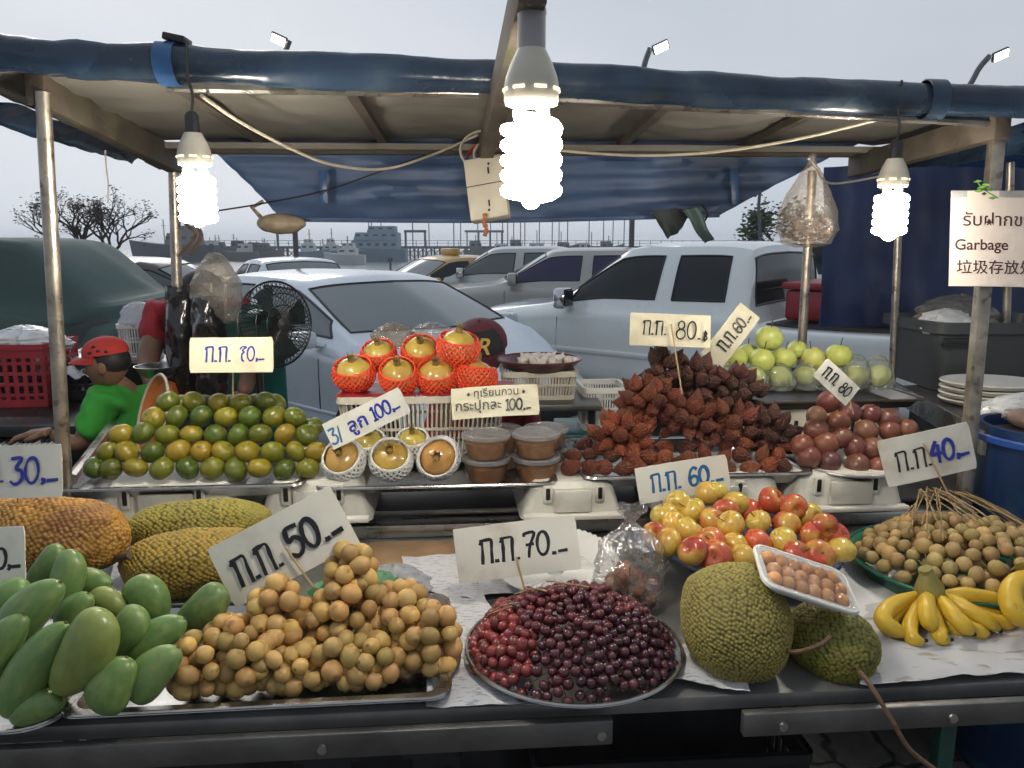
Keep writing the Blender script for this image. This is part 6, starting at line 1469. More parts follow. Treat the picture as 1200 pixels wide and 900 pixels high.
k = mpp(S(430, 490, 2.03)); me = text_mesh('ลูก', 33*k*.66, .0012); me.materials.append(M['blue_ink']); put('lettering', me, s3, (-.12*100*k, -.02*33*k, .0050))
s4 = sign('cream board for durian paste at a hundred, leaning behind the tubs', 580, 470, 2.14, 103, 37, 3.5, pitch=-12, m='cream_board', lines=[(['S'], -.30, .27, .22, .02, 'ink'), (['S'], .33, .27, .20, .02, 'ink'), (['1', '0', '0', '.', '-'], .26, -.14, .36, .032, 'ink')])
k = mpp(S(580, 470, 2.14)); me = text_mesh('ทุเรียนกวน', 37*k*.34, .0002); me.materials.append(M['ink']); put('lettering', me, s4, (.02*103*k, .27*37*k, .0048))
me = text_mesh('กระปุกละ', 37*k*.42, .0004); me.materials.append(M['ink']); put('lettering', me, s4, (-.19*103*k, -.13*37*k, .0048))
# garbage notice on the square pole: laminated sheet
M['laminate'] = mat('laminate', (.50, .44, .40), .12, 0, .05, 6, .35, 9, coat=1.0)
c = S(1172, 280, 1.98); k = mpp(c); R = Matrix((CR, CU, CN)).transposed() @ Matrix.Rotation(rad(-1.5), 3, 'Z') @ Matrix.Rotation(rad(-6), 3, 'Y')
o = thing('garbage_notice', 'white laminated notice in Thai, English and Chinese hung on the right front pole', 'notice', c, R.to_euler())
w_, h_ = 112*k, 112*k; b = MB(); sheet(b, (-w_/2, -h_/2, 0), (w_/2, -h_/2, 0), (w_/2, h_/2, 0), (-w_/2, h_/2, 0), 24, 24, lambda u, v, p: V((0, 0, .004*math.sin(u*5))))
b.build('sheet', 'laminate', o, solid=.0012)
def ltr(s, size, x, y, bold):
    me = text_mesh(s, size, bold); me.materials.append(M['brown_ink'])
    mn = min(v_.co.x for v_ in me.vertices)
    for v_ in me.vertices:
        X = v_.co.x - mn + x; u = X/w_+.5; v_.co = V((X, v_.co.y + y, .0022 + .004*math.sin(u*5)))
    put('lettering', me, o)
ltr('รับฝากขยะ', .047, -.38*w_, .19*h_, .0003); ltr('Garbage', .040, -.45*w_, -.07*h_, .0005); ltr('垃圾存放处', .040, -.43*w_, -.31*h_, .0002)
b = MB(); b.box((0, h_/2-.008, .002), (w_, .018, .004), None, .001); b.build('top_batten', mat('batten', (.25, .25, .26), .2, 0, .1, coat=.6), o)
t = thing('green_sprig', 'small green leafy sprig tucked behind the top of the garbage notice', 'leaves', S(1152, 222, 1.97)); b = MB(); r_ = random.Random(8)
b.tube([S(1170, 232, 1.985), S(1152, 222, 1.975), S(1146, 214, 1.97)], .0015, 5)
for kx, ky in ((1146, 213), (1150, 220), (1155, 217), (1153, 227), (1160, 222), (1163, 232), (1147, 224)):
    q = S(kx, ky, 1.97); Rr = frame(V((r_.uniform(-.5, .5), -1, r_.uniform(-.2, .6)))); s = .012
    b.face([q + Rr @ V((-s, 0, 0)), q + Rr @ V((0, -s*.4, .002)), q + Rr @ V((s, 0, 0)), q + Rr @ V((0, s*.4, .002))])
b.build('leaves', mat('sprig', (.10, .22, .04), .5, 0, .15, 40), t, world=True, smooth=False)

# ================================================================ BEHIND THE STALL, LEFT
def crate(label, c, w_, d, h, m, rz=0, name='crate', group=None, rows=4):
    o = thing(name, label, 'crate', c, (0, 0, rz), group)
    b = MB(); t = .010; n = max(4, int(w_/.035)); nd = max(3, int(d/.035))
    for s in (-1, 1):
        for z0, z1 in [(0, .03), (h-.05, h)] + [(h*.2+(h*.68)*k/rows-.006, h*.2+(h*.68)*k/rows+.006) for k in range(rows)]:
            b.box((0, s*(d/2-t/2), (z0+z1)/2), (w_, t, z1-z0)); b.box((s*(w_/2-t/2), 0, (z0+z1)/2), (t, d-2*t, z1-z0))
        for k in range(n+1): b.box((-w_/2+.006+(w_-.012)*k/n, s*(d/2-t/2), h/2), (.016, t*.8, h-.02))
        for k in range(1, nd): b.box((s*(w_/2-t/2), -d/2+d*k/nd, h/2), (t*.8, .016, h-.02))
    b.build('lattice', m, o, smooth=False)
    b = MB(); b.loft([[V((x, y, z)) for x, y in rrect(w_+.02, d+.02, .02)] for z in (h-.018, h+.004)], False, False); b.build('rim', m, o)
    b = MB(); b.box((0, 0, .012), (w_-.022, d-.022, .012)); b.build('base', m, o); return o
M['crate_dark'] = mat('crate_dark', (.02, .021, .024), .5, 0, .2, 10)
rc = at(10, 478, 2.95); crate('red slotted plastic crate behind the left pole, under a white bag', (rc.x-.05, rc.y+.15, rc.z), .36, .30, .245, 'red_plastic', rad(6))
fl = thing('side_table', 'low dark table behind the stall at the left, stacked with crates', 'table', (rc.x+.1, rc.y+.1, 0))
b = MB(); b.box((0, .05, rc.z-.022), (1.5, .9, .04), None, .004); b.build('table_top', 'black_plastic', fl)
for x in (-.65, .65):
    for y in (-.32, .42): b = MB(); b.box((x, y, (rc.z-.04)/2), (.04, .04, rc.z-.04)); b.build('leg', 'dull_steel', fl)
c2 = at(78, 470, 3.25); crate('black slotted crate standing behind the boy in the red cap', (c2.x, c2.y, rc.z), .40, .30, .16, 'crate_dark', rad(4))
crate('second black crate, further left behind the red crate', (c2.x-.55, c2.y+.12, rc.z), .40, .30, .22, 'crate_dark', rad(2))
wb = at(75, 440, 3.2); o = thing('white_sheet', 'crumpled white plastic sheet spread over the black crate behind the left pole', 'plastic sheet', wb)
b = MB(); sheet(b, at(35, 440, 3.02), at(128, 448, 3.02), at(125, 415, 3.35), at(45, 402, 3.35), 30, 20, lambda u, v, p: V((0, 0, .035*abs(fbm((u*5, v*4, 6)))+.01*fbm((u*18, v*14, 2))))); b.build('sheet', mat('wrap_white', (.55, .56, .58), .25, 0, .1, 10, coat=.3), o, world=True, solid=.001, angle=1.5)
wb2 = at(12, 408, 2.98); bag('white_bag', 'white plastic bag lying on top of the red crate', 'plastic bag', (wb2.x, wb2.y+.1, wb2.z-.02), .16, .12, .10, mat('bag_solid', (.62, .63, .66), .3, 0, .08, 10, coat=.2), 2, .2, crumple=.2, top=False)
wp = at(167, 415, 3.5); slat_basket('white_basket', 'white mesh basket with a white bag on it behind the red capped boy', (wp.x, wp.y, wp.z-.02), .17, .15, .16, 'white_plastic', 0, .012, .005)
bag('white_bag', 'knotted white plastic bag sitting on the white mesh basket', 'plastic bag', (wp.x, wp.y, wp.z+.12), .09, .08, .12, 'bag_white', 13, .25, crumple=.18, top=False)
bs = thing('basket_stand', 'black box under the white mesh basket', 'box', (wp.x, wp.y, 0)); b = MB(); b.box((0, 0, (wp.z-.02)/2), (.34, .28, wp.z-.02), None, .01); b.build('box', 'black_plastic', bs); b = MB(); b.box((0, -.142, (wp.z-.02)*.8), (.12, .01, .03), None, .004); b.build('handle', 'crate_dark', bs)
# keyboard instrument
kb = at(28, 516, 2.72); o = thing('keyboard', 'black electronic keyboard the boy reaches over, seen between the left poles', 'keyboard', kb, (rad(10), rad(-4), rad(-10)))
b = MB(); b.box((0, .05, -.02), (.66, .26, .05), None, .008); b.build('case', 'black_plastic', o)
b = MB(); b.box((0, -.055, .010), (.62, .10, .010)); b.build('white_keys', 'white_plastic', o)
b = MB()
for k in range(31): b.box((-.307+.0205*k, -.055, .0156), (.0016, .10, .0012))
b.build('key_gaps', 'black_plastic', o, smooth=False)
b = MB()
for k in range(29):
    if k % 7 in (0, 1, 3, 4, 5): b.box((-.295+.0205*k, -.035, .020), (.011, .06, .010), None, .002)
b.build('black_keys', 'black_plastic', o, smooth=False)
b = MB(); b.box((0, .10, .0065), (.62, .14, .004)); b.build('panel', 'grey_plastic', o)
b = MB()
for r_ in range(3):
    for k in range(7): b.box((-.05+.045*k, .055+.035*r_, .011), (.028, .010, .006), None, .001)
b.build('buttons', 'white_plastic', o, smooth=False)
kt = thing('keyboard_stand', 'dark stand carrying the electronic keyboard', 'stand', (kb.x, kb.y, 0))
for x in (-.28, .28): b = MB(); b.box((x, .04, (kb.z-.06)/2), (.04, .2, kb.z-.06)); b.build('leg', 'black_plastic', kt)
b = MB(); b.box((0, .04, kb.z-.075), (.7, .24, .03)); b.build('top', 'black_plastic', kt)

# ================================================================ PEOPLE
M['skin'] = mat('skin', (.20, .105, .065), .5, 0, .06, 10, sub=.05)
M['shirt_green'] = mat('shirt_green', (.035, .30, .035), .8, 0, .1, 8, .25, 30)
M['shirt_red'] = mat('shirt_red', (.34, .014, .022), .8, 0, .1, 8, .25, 30)
M['cap_red'] = mat('cap_red', (.42, .03, .022), .75, 0, .08, 20, .1, 80)
M['hair'] = mat('hair', (.012, .010, .009), .6, 0, .2, 60)
M['cap_black'] = mat('cap_black', (.014, .015, .018), .75, 0, .1, 20)
M['cap_maroon'] = mat('cap_maroon', (.11, .014, .025), .75, 0, .1, 20)
M['trousers'] = mat('trousers', (.03, .035, .06), .8, 0, .1, 8)
M['eye'] = mat('eye', (.02, .015, .012), .2, 0, 0)
M['thread'] = mat('thread', (.55, .33, .06), .5, 0, .1)
def skinned(verts, edges, root=0, sub=3):
    """verts: (point, radius)"""
    me = bpy.data.meshes.new('sk'); bm = bmesh.new(); ly = bm.verts.layers.skin.verify(); vs = []
    for i, (p, r) in enumerate(verts):
        v_ = bm.verts.new(p); rr = r if isinstance(r, tuple) else (r, r); v_[ly].radius = rr; v_[ly].use_root = (i == root); vs.append(v_)
    for a, c in edges: bm.edges.new((vs[a], vs[c]))
    bm.to_mesh(me); bm.free()
    o = bpy.data.objects.new('sk', me); COL.objects.link(o); m1 = o.modifiers.new('s', 'SKIN'); m1.use_smooth_shade = True
    m2 = o.modifiers.new('d', 'SUBSURF'); m2.levels = sub; m2.render_levels = sub
    r = bpy.data.meshes.new_from_object(o.evaluated_get(bpy.context.evaluated_depsgraph_get())); bpy.data.objects.remove(o); bpy.data.meshes.remove(me); return r
def cloth_folds(b, a=.016):
    b.b.normal_update()
    for v_ in b.b.verts: v_.co += v_.normal*(a*fbm((v_.co.x*16, v_.co.y*16, v_.co.z*7), 1, 2) + a*.5*abs(fbm((v_.co.x*22, v_.co.y*22, v_.co.z*13+3), 1, 2)))
def chain(n, off=0): return [(i+off, i+off+1) for i in range(n-1)]
def head_mesh(mb, c, fwd, s):
    """head with brow, nose, lips, chin and ears; s = head height"""
    f = V(fwd).normalized(); up = V((0, 0, 1)); up = (up - f*up.dot(f)).normalized(); l = up.cross(f)
    bb = bmesh.new(); bmesh.ops.create_icosphere(bb, subdivisions=5, radius=1)
    for v_ in bb.verts:
        d = v_.co.copy(); x, y, z = d                                  # x forward, y left, z up
        w_ = .40 - .07*max(0, -z)**1.5; dp = .47 if x > 0 else .50
        p = V((x*dp*(1 - .38*max(0, -z)*(x < 0)), y*(w_ - .06*max(0, -z)), z*.5))
        if x > .3:
            p.x += .13*math.exp(-((y/.16)**2 + ((z+.16)/.17)**2))*(1 if z < .1 else .7)         # nose
            p.x += .030*math.exp(-((y/.30)**2 + ((z+.52)/.07)**2)) - .02*math.exp(-((y/.28)**2 + ((z+.46)/.025)**2))   # lips
            p.x -= .045*(math.exp(-(((y-.33)/.17)**2 + ((z-.06)/.12)**2)) + math.exp(-(((y+.33)/.17)**2 + ((z-.06)/.12)**2)))  # eye sockets
            p.x += .035*math.exp(-((z-.24)/.10)**2)*(abs(y) < .55)      # brow
            p.x += .13*math.exp(-((y/.42)**2 + ((z+.86)/.22)**2))        # chin
        v_.co = c + (f*p.x + l*p.y + up*p.z)*s
    mb.add(bb)
    for sd_ in (-1, 1): mb.sphere(c + (l*sd_*.405 + f*-.03 + up*-.02)*s, (.10*s, .035*s, .15*s), 2, Matrix((f, l, up)).transposed())
    return f, l, up
def eyes(o, c, f, l, up, s):
    for sd_ in (-1, 1): b = MB(); b.sphere(c + (f*.415 + l*sd_*.14 + up*.03)*s, (.03*s, .045*s, .022*s), 2, Matrix((f, l, up)).transposed()); b.build('eye', 'eye', o, world=True)
def hand(mb, wrist, d, up, s, side=1):
    """palm and five bent fingers along d"""
    d = V(d).normalized(); up = (V(up) - d*V(up).dot(d)).normalized(); x = d.cross(up)*side
    bb = MB(); bb.box((0, 0, 0), (.42*s, .50*s, .16*s), None, .06*s); bb.xform(Matrix.Translation(V(wrist)+d*.24*s) @ Matrix((x, d, up)).transposed().to_4x4()); me = bpy.data.meshes.new('h'); bb.b.to_mesh(me); bb.b.free(); mb.b.from_mesh(me); bpy.data.meshes.remove(me)
    for k, (ox, ln) in enumerate(((-.16, .38), (-.055, .44), (.055, .41), (.16, .32))):
        a = V(wrist)+d*.46*s+x*ox*s; q = a+d*ln*.5*s-up*.03*s; e = q+d*ln*.42*s-up*.14*s; mb.tube([a-d*.05*s, a, q, e], [.055*s, .055*s, .05*s, .036*s], 7)
    a = V(wrist)+d*.10*s-x*.17*s; mb.tube([a, a-x*.13*s+d*.14*s-up*.03*s, a-x*.14*s+d*.30*s-up*.08*s], [.07*s, .058*s, .04*s], 7)
def cap(o, c, f, l, up, s, m, brim=True, panel=None):
    b = MB(); T = Matrix((f, l, up)).transposed(); rings = []
    for k in range(9):
        a = k/8*PI/2; rings.append([c + T @ V((math.cos(t)*.525*s*math.cos(a)-.02*s, math.sin(t)*.455*s*math.cos(a), .14*s+.42*s*math.sin(a)**.85)) for t in [2*PI*j/32 for j in range(32)]])
    b.loft(rings, False, True); h = b.build('cap', m, o, world=True, solid=.004)
    if brim:
        b = MB(); rows = []
        for r_ in range(5):
            q = r_/4; rows.append([c + T @ V(((.48+.40*q*math.cos(t)**.5)*s*math.cos(t)-.02*s, .44*s*math.sin(t), (.15 - .10*q - .10*math.sin(t)**2*(q))*s)) for t in [rad(-75+150*j/16) for j in range(17)]])
        b.grid(rows); b.build('brim', m, h, world=True, solid=.006)
    b = MB(); b.sphere(c + up*.565*s, .03*s, 1); b.build('button', m, h, world=True)
    return h
# ---- boy in the green shirt, seated, back half turned, facing left
hc = at(126, 428, 2.62); hs = 51*mpp(hc)
o = thing('person', 'boy in bright green shirt and red cap seated behind the stall, facing left', 'person', (hc.x+.06, hc.y+.03, 0))
f = V((-1, -.10, -.12)); sh = at(142, 449, 2.68)                              # neck base
pel = V((sh.x+.02, sh.y+.02, sh.z-.36)); st = at(164, 462, 2.72); nr = at(112, 472, 2.56)
Lh = at(58, 506, 2.50)
verts = [(pel, (.10, .085)), (pel+V((.005, 0, .12)), (.095, .075)), (pel+V((.0, 0, .25)), (.105, .075)), (sh+V((0, 0, -.03)), (.06, .05)), (sh+V((-.01, -.01, .04)), .038),       # 0-4 spine
    (st+V((-.03, 0, -.02)), .042), (st+V((.01, -.05, -.17)), .034), (st+V((-.10, -.16, -.26)), .026), (st+V((-.18, -.20, -.26)), .022),            # 5-8 right (far) arm
    (nr+V((.015, .02, -.01)), .042), (at(92, 522, 2.54), .034), (at(74, 515, 2.52), .027), (Lh, .022),                                              # 9-12 near arm
    (pel+V((-.07, .06, -.04)), .07), (pel+V((-.34, .06, -.03)), .052), (pel+V((-.36, .06, -.38)), .036), (V((pel.x-.38, pel.y+.06, .06)), .03), (V((pel.x-.48, pel.y+.06, .03)), .026),
    (pel+V((-.07, -.06, -.04)), .07), (pel+V((-.32, -.08, -.03)), .052), (pel+V((-.34, -.08, -.38)), .036), (V((pel.x-.36, pel.y-.08, .06)), .03), (V((pel.x-.46, pel.y-.08, .03)), .026)]
edges = chain(5) + [(3, 5), (5, 6), (6, 7), (7, 8), (3, 9), (9, 10), (10, 11), (11, 12), (0, 13)] + chain(5, 13) + [(0, 18)] + chain(5, 18)
me = skinned(verts, edges); b = MB(); b.b.from_mesh(me)
fr_ = head_mesh(b, hc, f, hs); hand(b, Lh, V((-1, -.15, -.1)), V((0, 0, 1)), .15, 1); hand(b, verts[8][0], V((-1, -.1, 0)), V((0, 0, 1)), .15, -1)
b.build('body', 'skin', o, world=True, angle=2); eyes(o, hc, *fr_, hs)
g = 1.18
vs = [(verts[0][0]+V((0, 0, -.06)), (.145, .12)), (verts[1][0], (.138, .105)), (verts[2][0], (.140, .10)), (verts[3][0]+V((0, 0, -.01)), (.105, .08)), (sh+V((0, 0, .004)), (.060, .055)), (verts[5][0], .062), (verts[5][0].lerp(verts[6][0], .75), .060), (verts[9][0], .060), (verts[9][0].lerp(verts[10][0], .80), .060)]
b = MB(); b.b.from_mesh(skinned(vs, chain(5) + [(3, 5), (5, 6), (3, 7), (7, 8)])); cloth_folds(b); b.build('shirt', 'shirt_green', o, world=True, angle=2)
vs = [(verts[i][0], r_) for i, r_ in ((0, (.125, .105)), (13, .085), (14, .068), (15, .05), (18, .085), (19, .068), (20, .05))]
b = MB(); b.b.from_mesh(skinned(vs, [(0, 1), (1, 2), (2, 3), (0, 4), (4, 5), (5, 6)])); b.build('trousers', 'shirt_green', o, world=True, angle=2)
b = MB(); rr_ = Matrix((fr_[0], fr_[1], fr_[2])).transposed(); b.sphere(hc + rr_ @ V((-.10*hs, 0, .10*hs)), (.425*hs, .418*hs, .40*hs), 3, rr_); b.build('hair', 'hair', o, world=True)
h = cap(o, hc+fr_[2]*.13*hs, *fr_, hs*.97, 'cap_red')
b = MB()
for x, y, z in ((.14, .425, .36), (-.04, .435, .38), (.05, .40, .48), (-.20, .41, .34)): b.sphere(hc + rr_ @ V((x*hs, y*hs, z*hs)), (.05*hs, .018*hs, .035*hs), 1, rr_)
b.build('patch', 'cap_black', h, world=True)
stool = thing('stool', 'plastic stool under the boy in green', 'stool', (pel.x, pel.y, 0)); b = MB(); b.lathe([(.001, pel.z-.10), (.15, pel.z-.10), (.16, pel.z-.12), (.15, pel.z-.14)], 24, (0, 0, 0), None, False, True); b.build('seat', 'red_plastic', stool)
for a in (.8, 2.4, 3.9, 5.5): b = MB(); b.tube([(.12*math.cos(a), .12*math.sin(a), pel.z-.13), (.17*math.cos(a), .17*math.sin(a), 0)], .016, 6); b.build('leg', 'red_plastic', stool)
# ---- vendor in red, bending, head hidden behind the hung bags
sl, sr = at(188, 372, 3.25), at(276, 366, 3.30); nk = (sl+sr)/2 + V((0, .02, .05)); hc = at(236, 352, 3.20); hs = .22
o = thing('person', 'vendor in a red shirt bending down behind the hung black bags', 'person', (nk.x, nk.y+.15, 0))
pel = V((nk.x, nk.y+.22, .86)); el, er = at(172, 424, 3.15), at(296, 420, 3.2); hl, hr = at(186, 470, 2.95), at(286, 462, 2.95)
verts = [(pel, (.16, .12)), (pel.lerp(nk, .5), (.15, .11)), (nk+V((0, 0, -.07)), (.13, .09)), (nk, .06), (nk.lerp(hc, .55), .05), (sl, .06), (el, .046), (hl, .03), (sr, .06), (er, .046), (hr, .03),
    (pel+V((-.10, .02, -.08)), .09), (V((pel.x-.11, pel.y+.0, .46)), .06), (V((pel.x-.11, pel.y+.03, .07)), .045), (V((pel.x-.11, pel.y-.10, .035)), .035), (pel+V((.10, .02, -.08)), .09), (V((pel.x+.11, pel.y, .46)), .06), (V((pel.x+.11, pel.y+.03, .07)), .045), (V((pel.x+.11, pel.y-.10, .035)), .035)]
edges = chain(5) + [(2, 5), (5, 6), (6, 7), (2, 8), (8, 9), (9, 10), (0, 11)] + chain(4, 11) + [(0, 15)] + chain(4, 15)
b = MB(); b.b.from_mesh(skinned(verts, edges)); fr_ = head_mesh(b, hc, V((0, -.8, -.6)), hs); hand(b, hl, V((.3, -.6, -.6)), V((0, -.5, .6)), .18, 1); hand(b, hr, V((-.3, -.6, -.6)), V((0, -.5, .6)), .18, -1)
b.build('body', 'skin', o, world=True, angle=2); eyes(o, hc, *fr_, hs)
vs = [(pel+V((0, 0, .02)), (.19, .145)), (verts[1][0], (.18, .135)), (verts[2][0], (.15, .11)), (nk, (.075, .07)), (sl, .082), (sl.lerp(el, .72), .070), (sr, .082), (sr.lerp(er, .72), .070)]
b = MB(); b.b.from_mesh(skinned(vs, [(0, 1), (1, 2), (2, 3), (2, 4), (4, 5), (2, 6), (6, 7)])); cloth_folds(b); b.build('shirt', 'shirt_red', o, world=True, angle=2)
vs = [(pel, (.17, .13))] + [(verts[i][0], r_) for i, r_ in ((11, .10), (12, .075), (13, .06), (15, .10), (16, .075), (17, .06))]
b = MB(); b.b.from_mesh(skinned(vs, [(0, 1), (1, 2), (2, 3), (0, 4), (4, 5), (5, 6)])); b.build('trousers', 'trousers', o, world=True, angle=2)
b = MB(); rr_ = Matrix((fr_[0], fr_[1], fr_[2])).transposed(); b.sphere(hc + rr_ @ V((-.09*hs, 0, .06*hs)), (.47*hs, .44*hs, .48*hs), 3, rr_); b.build('hair', 'hair', o, world=True)
# ---- seated person with a dark cap bearing a gold letter, behind the pomegranates
hc = at(563, 416, 3.0); hs = 64*mpp(hc); 
o = thing('person', 'person in a dark cap with gold letter, crouched behind the red netted pomegranates', 'person', (hc.x, hc.y+.05, 0))
nk = hc+V((.01, .06, -.20)); pel = nk+V((.02, .12, -.48)); sl, sr = nk+V((-.17, .02, -.06)), nk+V((.17, .02, -.06))
verts = [(pel, (.15, .12)), (pel.lerp(nk, .5), (.14, .10)), (nk+V((0, 0, -.06)), (.12, .08)), (nk, .055), (nk.lerp(hc, .5), .048), (sl, .058), (sl+V((-.04, -.12, -.24)), .044), (sl+V((.08, -.25, -.34)), .03), (sr, .058), (sr+V((.04, -.12, -.24)), .044), (sr+V((-.08, -.25, -.34)), .03),
    (pel+V((-.10, -.05, -.02)), .09), (pel+V((-.13, -.42, .02)), .065), (V((pel.x-.13, pel.y-.36, .08)), .045), (V((pel.x-.13, pel.y-.46, .035)), .035), (pel+V((.10, -.05, -.02)), .09), (pel+V((.13, -.42, .02)), .065), (V((pel.x+.13, pel.y-.36, .08)), .045), (V((pel.x+.13, pel.y-.46, .035)), .035)]
b = MB(); b.b.from_mesh(skinned(verts, edges)); fr_ = head_mesh(b, hc, V((-.06, -.95, -.28)), hs); hand(b, verts[7][0], V((.5, -.6, -.3)), V((0, 0, 1)), .17, 1); hand(b, verts[10][0], V((-.5, -.6, -.3)), V((0, 0, 1)), .17, -1)
b.build('body', 'skin', o, world=True, angle=2); eyes(o, hc, *fr_, hs)
vs = [(pel+V((0, 0, .0)), (.18, .14)), (verts[1][0], (.17, .13)), (verts[2][0], (.145, .105)), (nk, (.07, .065)), (sl, .078), (sl.lerp(verts[6][0], .72), .066), (sr, .078), (sr.lerp(verts[9][0], .72), .066)]
b = MB(); b.b.from_mesh(skinned(vs, [(0, 1), (1, 2), (2, 3), (2, 4), (4, 5), (2, 6), (6, 7)])); cloth_folds(b); b.build('shirt', 'shirt_red', o, world=True, angle=2)
vs = [(pel, (.16, .13))] + [(verts[i][0], r_) for i, r_ in ((11, .10), (12, .078), (13, .06), (15, .10), (16, .078), (17, .06))]
b = MB(); b.b.from_mesh(skinned(vs, [(0, 1), (1, 2), (2, 3), (0, 4), (4, 5), (5, 6)])); b.build('trousers', 'trousers', o, world=True, angle=2)
rr_ = Matrix((fr_[0], fr_[1], fr_[2])).transposed(); b = MB(); b.sphere(hc + rr_ @ V((-.10*hs, 0, .03*hs)), (.45*hs, .43*hs, .46*hs), 3, rr_); b.build('hair', 'hair', o, world=True)
h = cap(o, hc+fr_[2]*.05*hs, *fr_, hs*1.10, 'cap_maroon')
b = MB(); rings = []
for k in range(6):
    a = k/5*.95; rings.append([hc+fr_[2]*.05*hs + rr_ @ V((math.cos(t)*.540*hs*1.1*math.cos(a)-.02*hs, math.sin(t)*.47*hs*1.1*math.cos(a), .145*hs*1.1+.42*hs*1.1*math.sin(a)**.85)) for t in [rad(-62+124*j/20) for j in range(21)]])
b.grid(rings); b.build('front_panel', 'cap_black', h, world=True, solid=.002)
me = text_mesh('R', .42*hs, .0012, .3); me.materials.append(M['thread']); lp_ = hc + rr_ @ V((.575*hs, .10*hs, .40*hs)); Rl = frame(rr_ @ V((.80, .08, .6)), rr_ @ V((-.1, 1, 0)))
lt = put('emblem', me, h); lt.matrix_local = Matrix.Translation(lp_ - o.location) @ Rl.to_4x4()
st_ = thing('stool', 'low stool under the crouched person behind the pomegranate basket', 'stool', (pel.x, pel.y+.02, 0)); b = MB(); b.lathe([(.001, pel.z-.11), (.15, pel.z-.11), (.16, pel.z-.14), (.14, pel.z-.16)], 24, (0, 0, 0), None, False, True); b.build('seat', 'teal_plastic', st_)
for a in (.8, 2.4, 3.9, 5.5): b = MB(); b.tube([(.11*math.cos(a), .11*math.sin(a), pel.z-.15), (.16*math.cos(a), .16*math.sin(a), 0)], .016, 6); b.build('leg', 'teal_plastic', st_)

# ---- hung black bags and brown clear bag on the back left pole
def hung_bag(label, px0, py0, px1, py1, ys, m, seed, depth=.05, name='black_bag', straps='twig', sp=None):
    t0, b0 = S((px0+px1)/2, py0, ys), S((px0+px1)/2, py1, ys); k = mpp(t0); wd = (px1-px0)*k/2; h = t0.z-b0.z; o = thing(name, label, 'plastic bag', t0)
    b = MB(); rows = []; n = 40
    for i in range(25):
        t = i/24; s = (.78+.3*math.sin(PI*min(1, t*.75+.1))) if name != 'clear_bag' else min(1.05, .22+1.5*t**.7); q = 1 if t < .9 else 1-(t-.9)*3
        rows.append([V((wd*s*q*math.cos(a)*(1+.16*fbm((math.cos(a)*2, t*3, seed))), depth*s*q*math.sin(a)*(1+.35*fbm((a*.9, t*5, seed+3))), -h*t)) for a in [2*PI*j/n for j in range(n)]])
    b.grid(rows, True); b.build('film', m, o, angle=.8)
    if sp:
        for x in sp: b = MB(); q = S(x, sp_top, ys); b.tube(cat_path([t0+V(((x-(px0+px1)/2)*k*1.2, 0, -.01))-t0, (q-t0)*.6+V((0, -.01, 0)), q-t0], 4), .006, 5); b.build('handle', straps, o)
    return o
sp_top = 262
hung_bag('glossy black plastic bags hung on the back left pole, nearer one', 224, 348, 262, 468, 2.84, 'black_film', 1, .06)
hung_bag('black plastic bag hung against the back left pole, behind the glossy one', 192, 335, 228, 482, 2.92, 'black_film', 5, .05)
hung_bag('brownish clear bag hung by two brown straps behind the left bulb', 224, 296, 278, 378, 2.88, 'bag_brown', 8, .09, 'clear_bag', 'twig', (217, 228))
# ---- fan
M['fan_dark'] = mat('fan_dark', (.012, .035, .032), .4, 0, .1, 8)
fc = at(323, 380, 2.75); o = thing('fan', 'black caged electric fan with dark green hub right of the black bags', 'fan', (fc.x, fc.y, 0)); k = mpp(fc); Rf = frame(V((.78, -.62, .05))); R_ = 50*k
b = MB()
for s, n_, dz in ((1, 54, .045), (1, 54, -.05)):
    for j in range(n_):
        a = 2*PI*j/n_; b.tube([fc + Rf @ V((R_*.16*math.cos(a), R_*.16*math.sin(a), dz*1.1)), fc + Rf @ V((R_*.7*math.cos(a+.12), R_*.7*math.sin(a+.12), dz)), fc + Rf @ V((R_*math.cos(a+.2), R_*math.sin(a+.2), 0))], .0016, 4, False)
for q, dz in ((1, 0), (.72, .045), (.45, .049), (.72, -.05)): b.tube([fc + Rf @ V((R_*q*math.cos(2*PI*j/40), R_*q*math.sin(2*PI*j/40), dz)) for j in range(41)], .004 if q == 1 else .002, 5, False)
b.build('cage', 'black_plastic', o, world=True)
b = MB(); b.lathe([(.001, .055), (R_*.17, .052), (R_*.19, .045), (R_*.19, .03)], 24, fc, Rf); b.build('hub_cap', 'black_plastic', o, world=True)
for j in range(4):
    b = MB(); a0 = j*PI/2; rows = []
    for r_ in range(6):
        q = .18+.70*r_/5; rows.append([fc + Rf @ V((R_*q*math.cos(a0+t_), R_*q*math.sin(a0+t_), .028*(t_-.4))) for t_ in (0, .25, .5, .75)])
    b.grid(rows); b.build('blade', 'fan_dark', o, world=True, solid=.002)
b = MB(); b.lathe([(.05, -.06), (.055, -.12), (.04, -.16), (.001, -.17)], 20, fc, Rf, True, True); b.build('motor', 'teal_plastic', o, world=True)
b = MB(); q = fc + Rf @ V((0, 0, -.12)); b.tube([q, V((q.x, q.y, q.z-.10)), V((q.x, q.y, .03))], .014, 10); b.build('stand', 'black_plastic', o, world=True)
b = MB(); b.lathe([(.17, 0), (.17, .015), (.03, .035), (.02, .05)], 28, (q.x, q.y, 0), None, True, True); b.build('base', 'black_plastic', o, world=True)
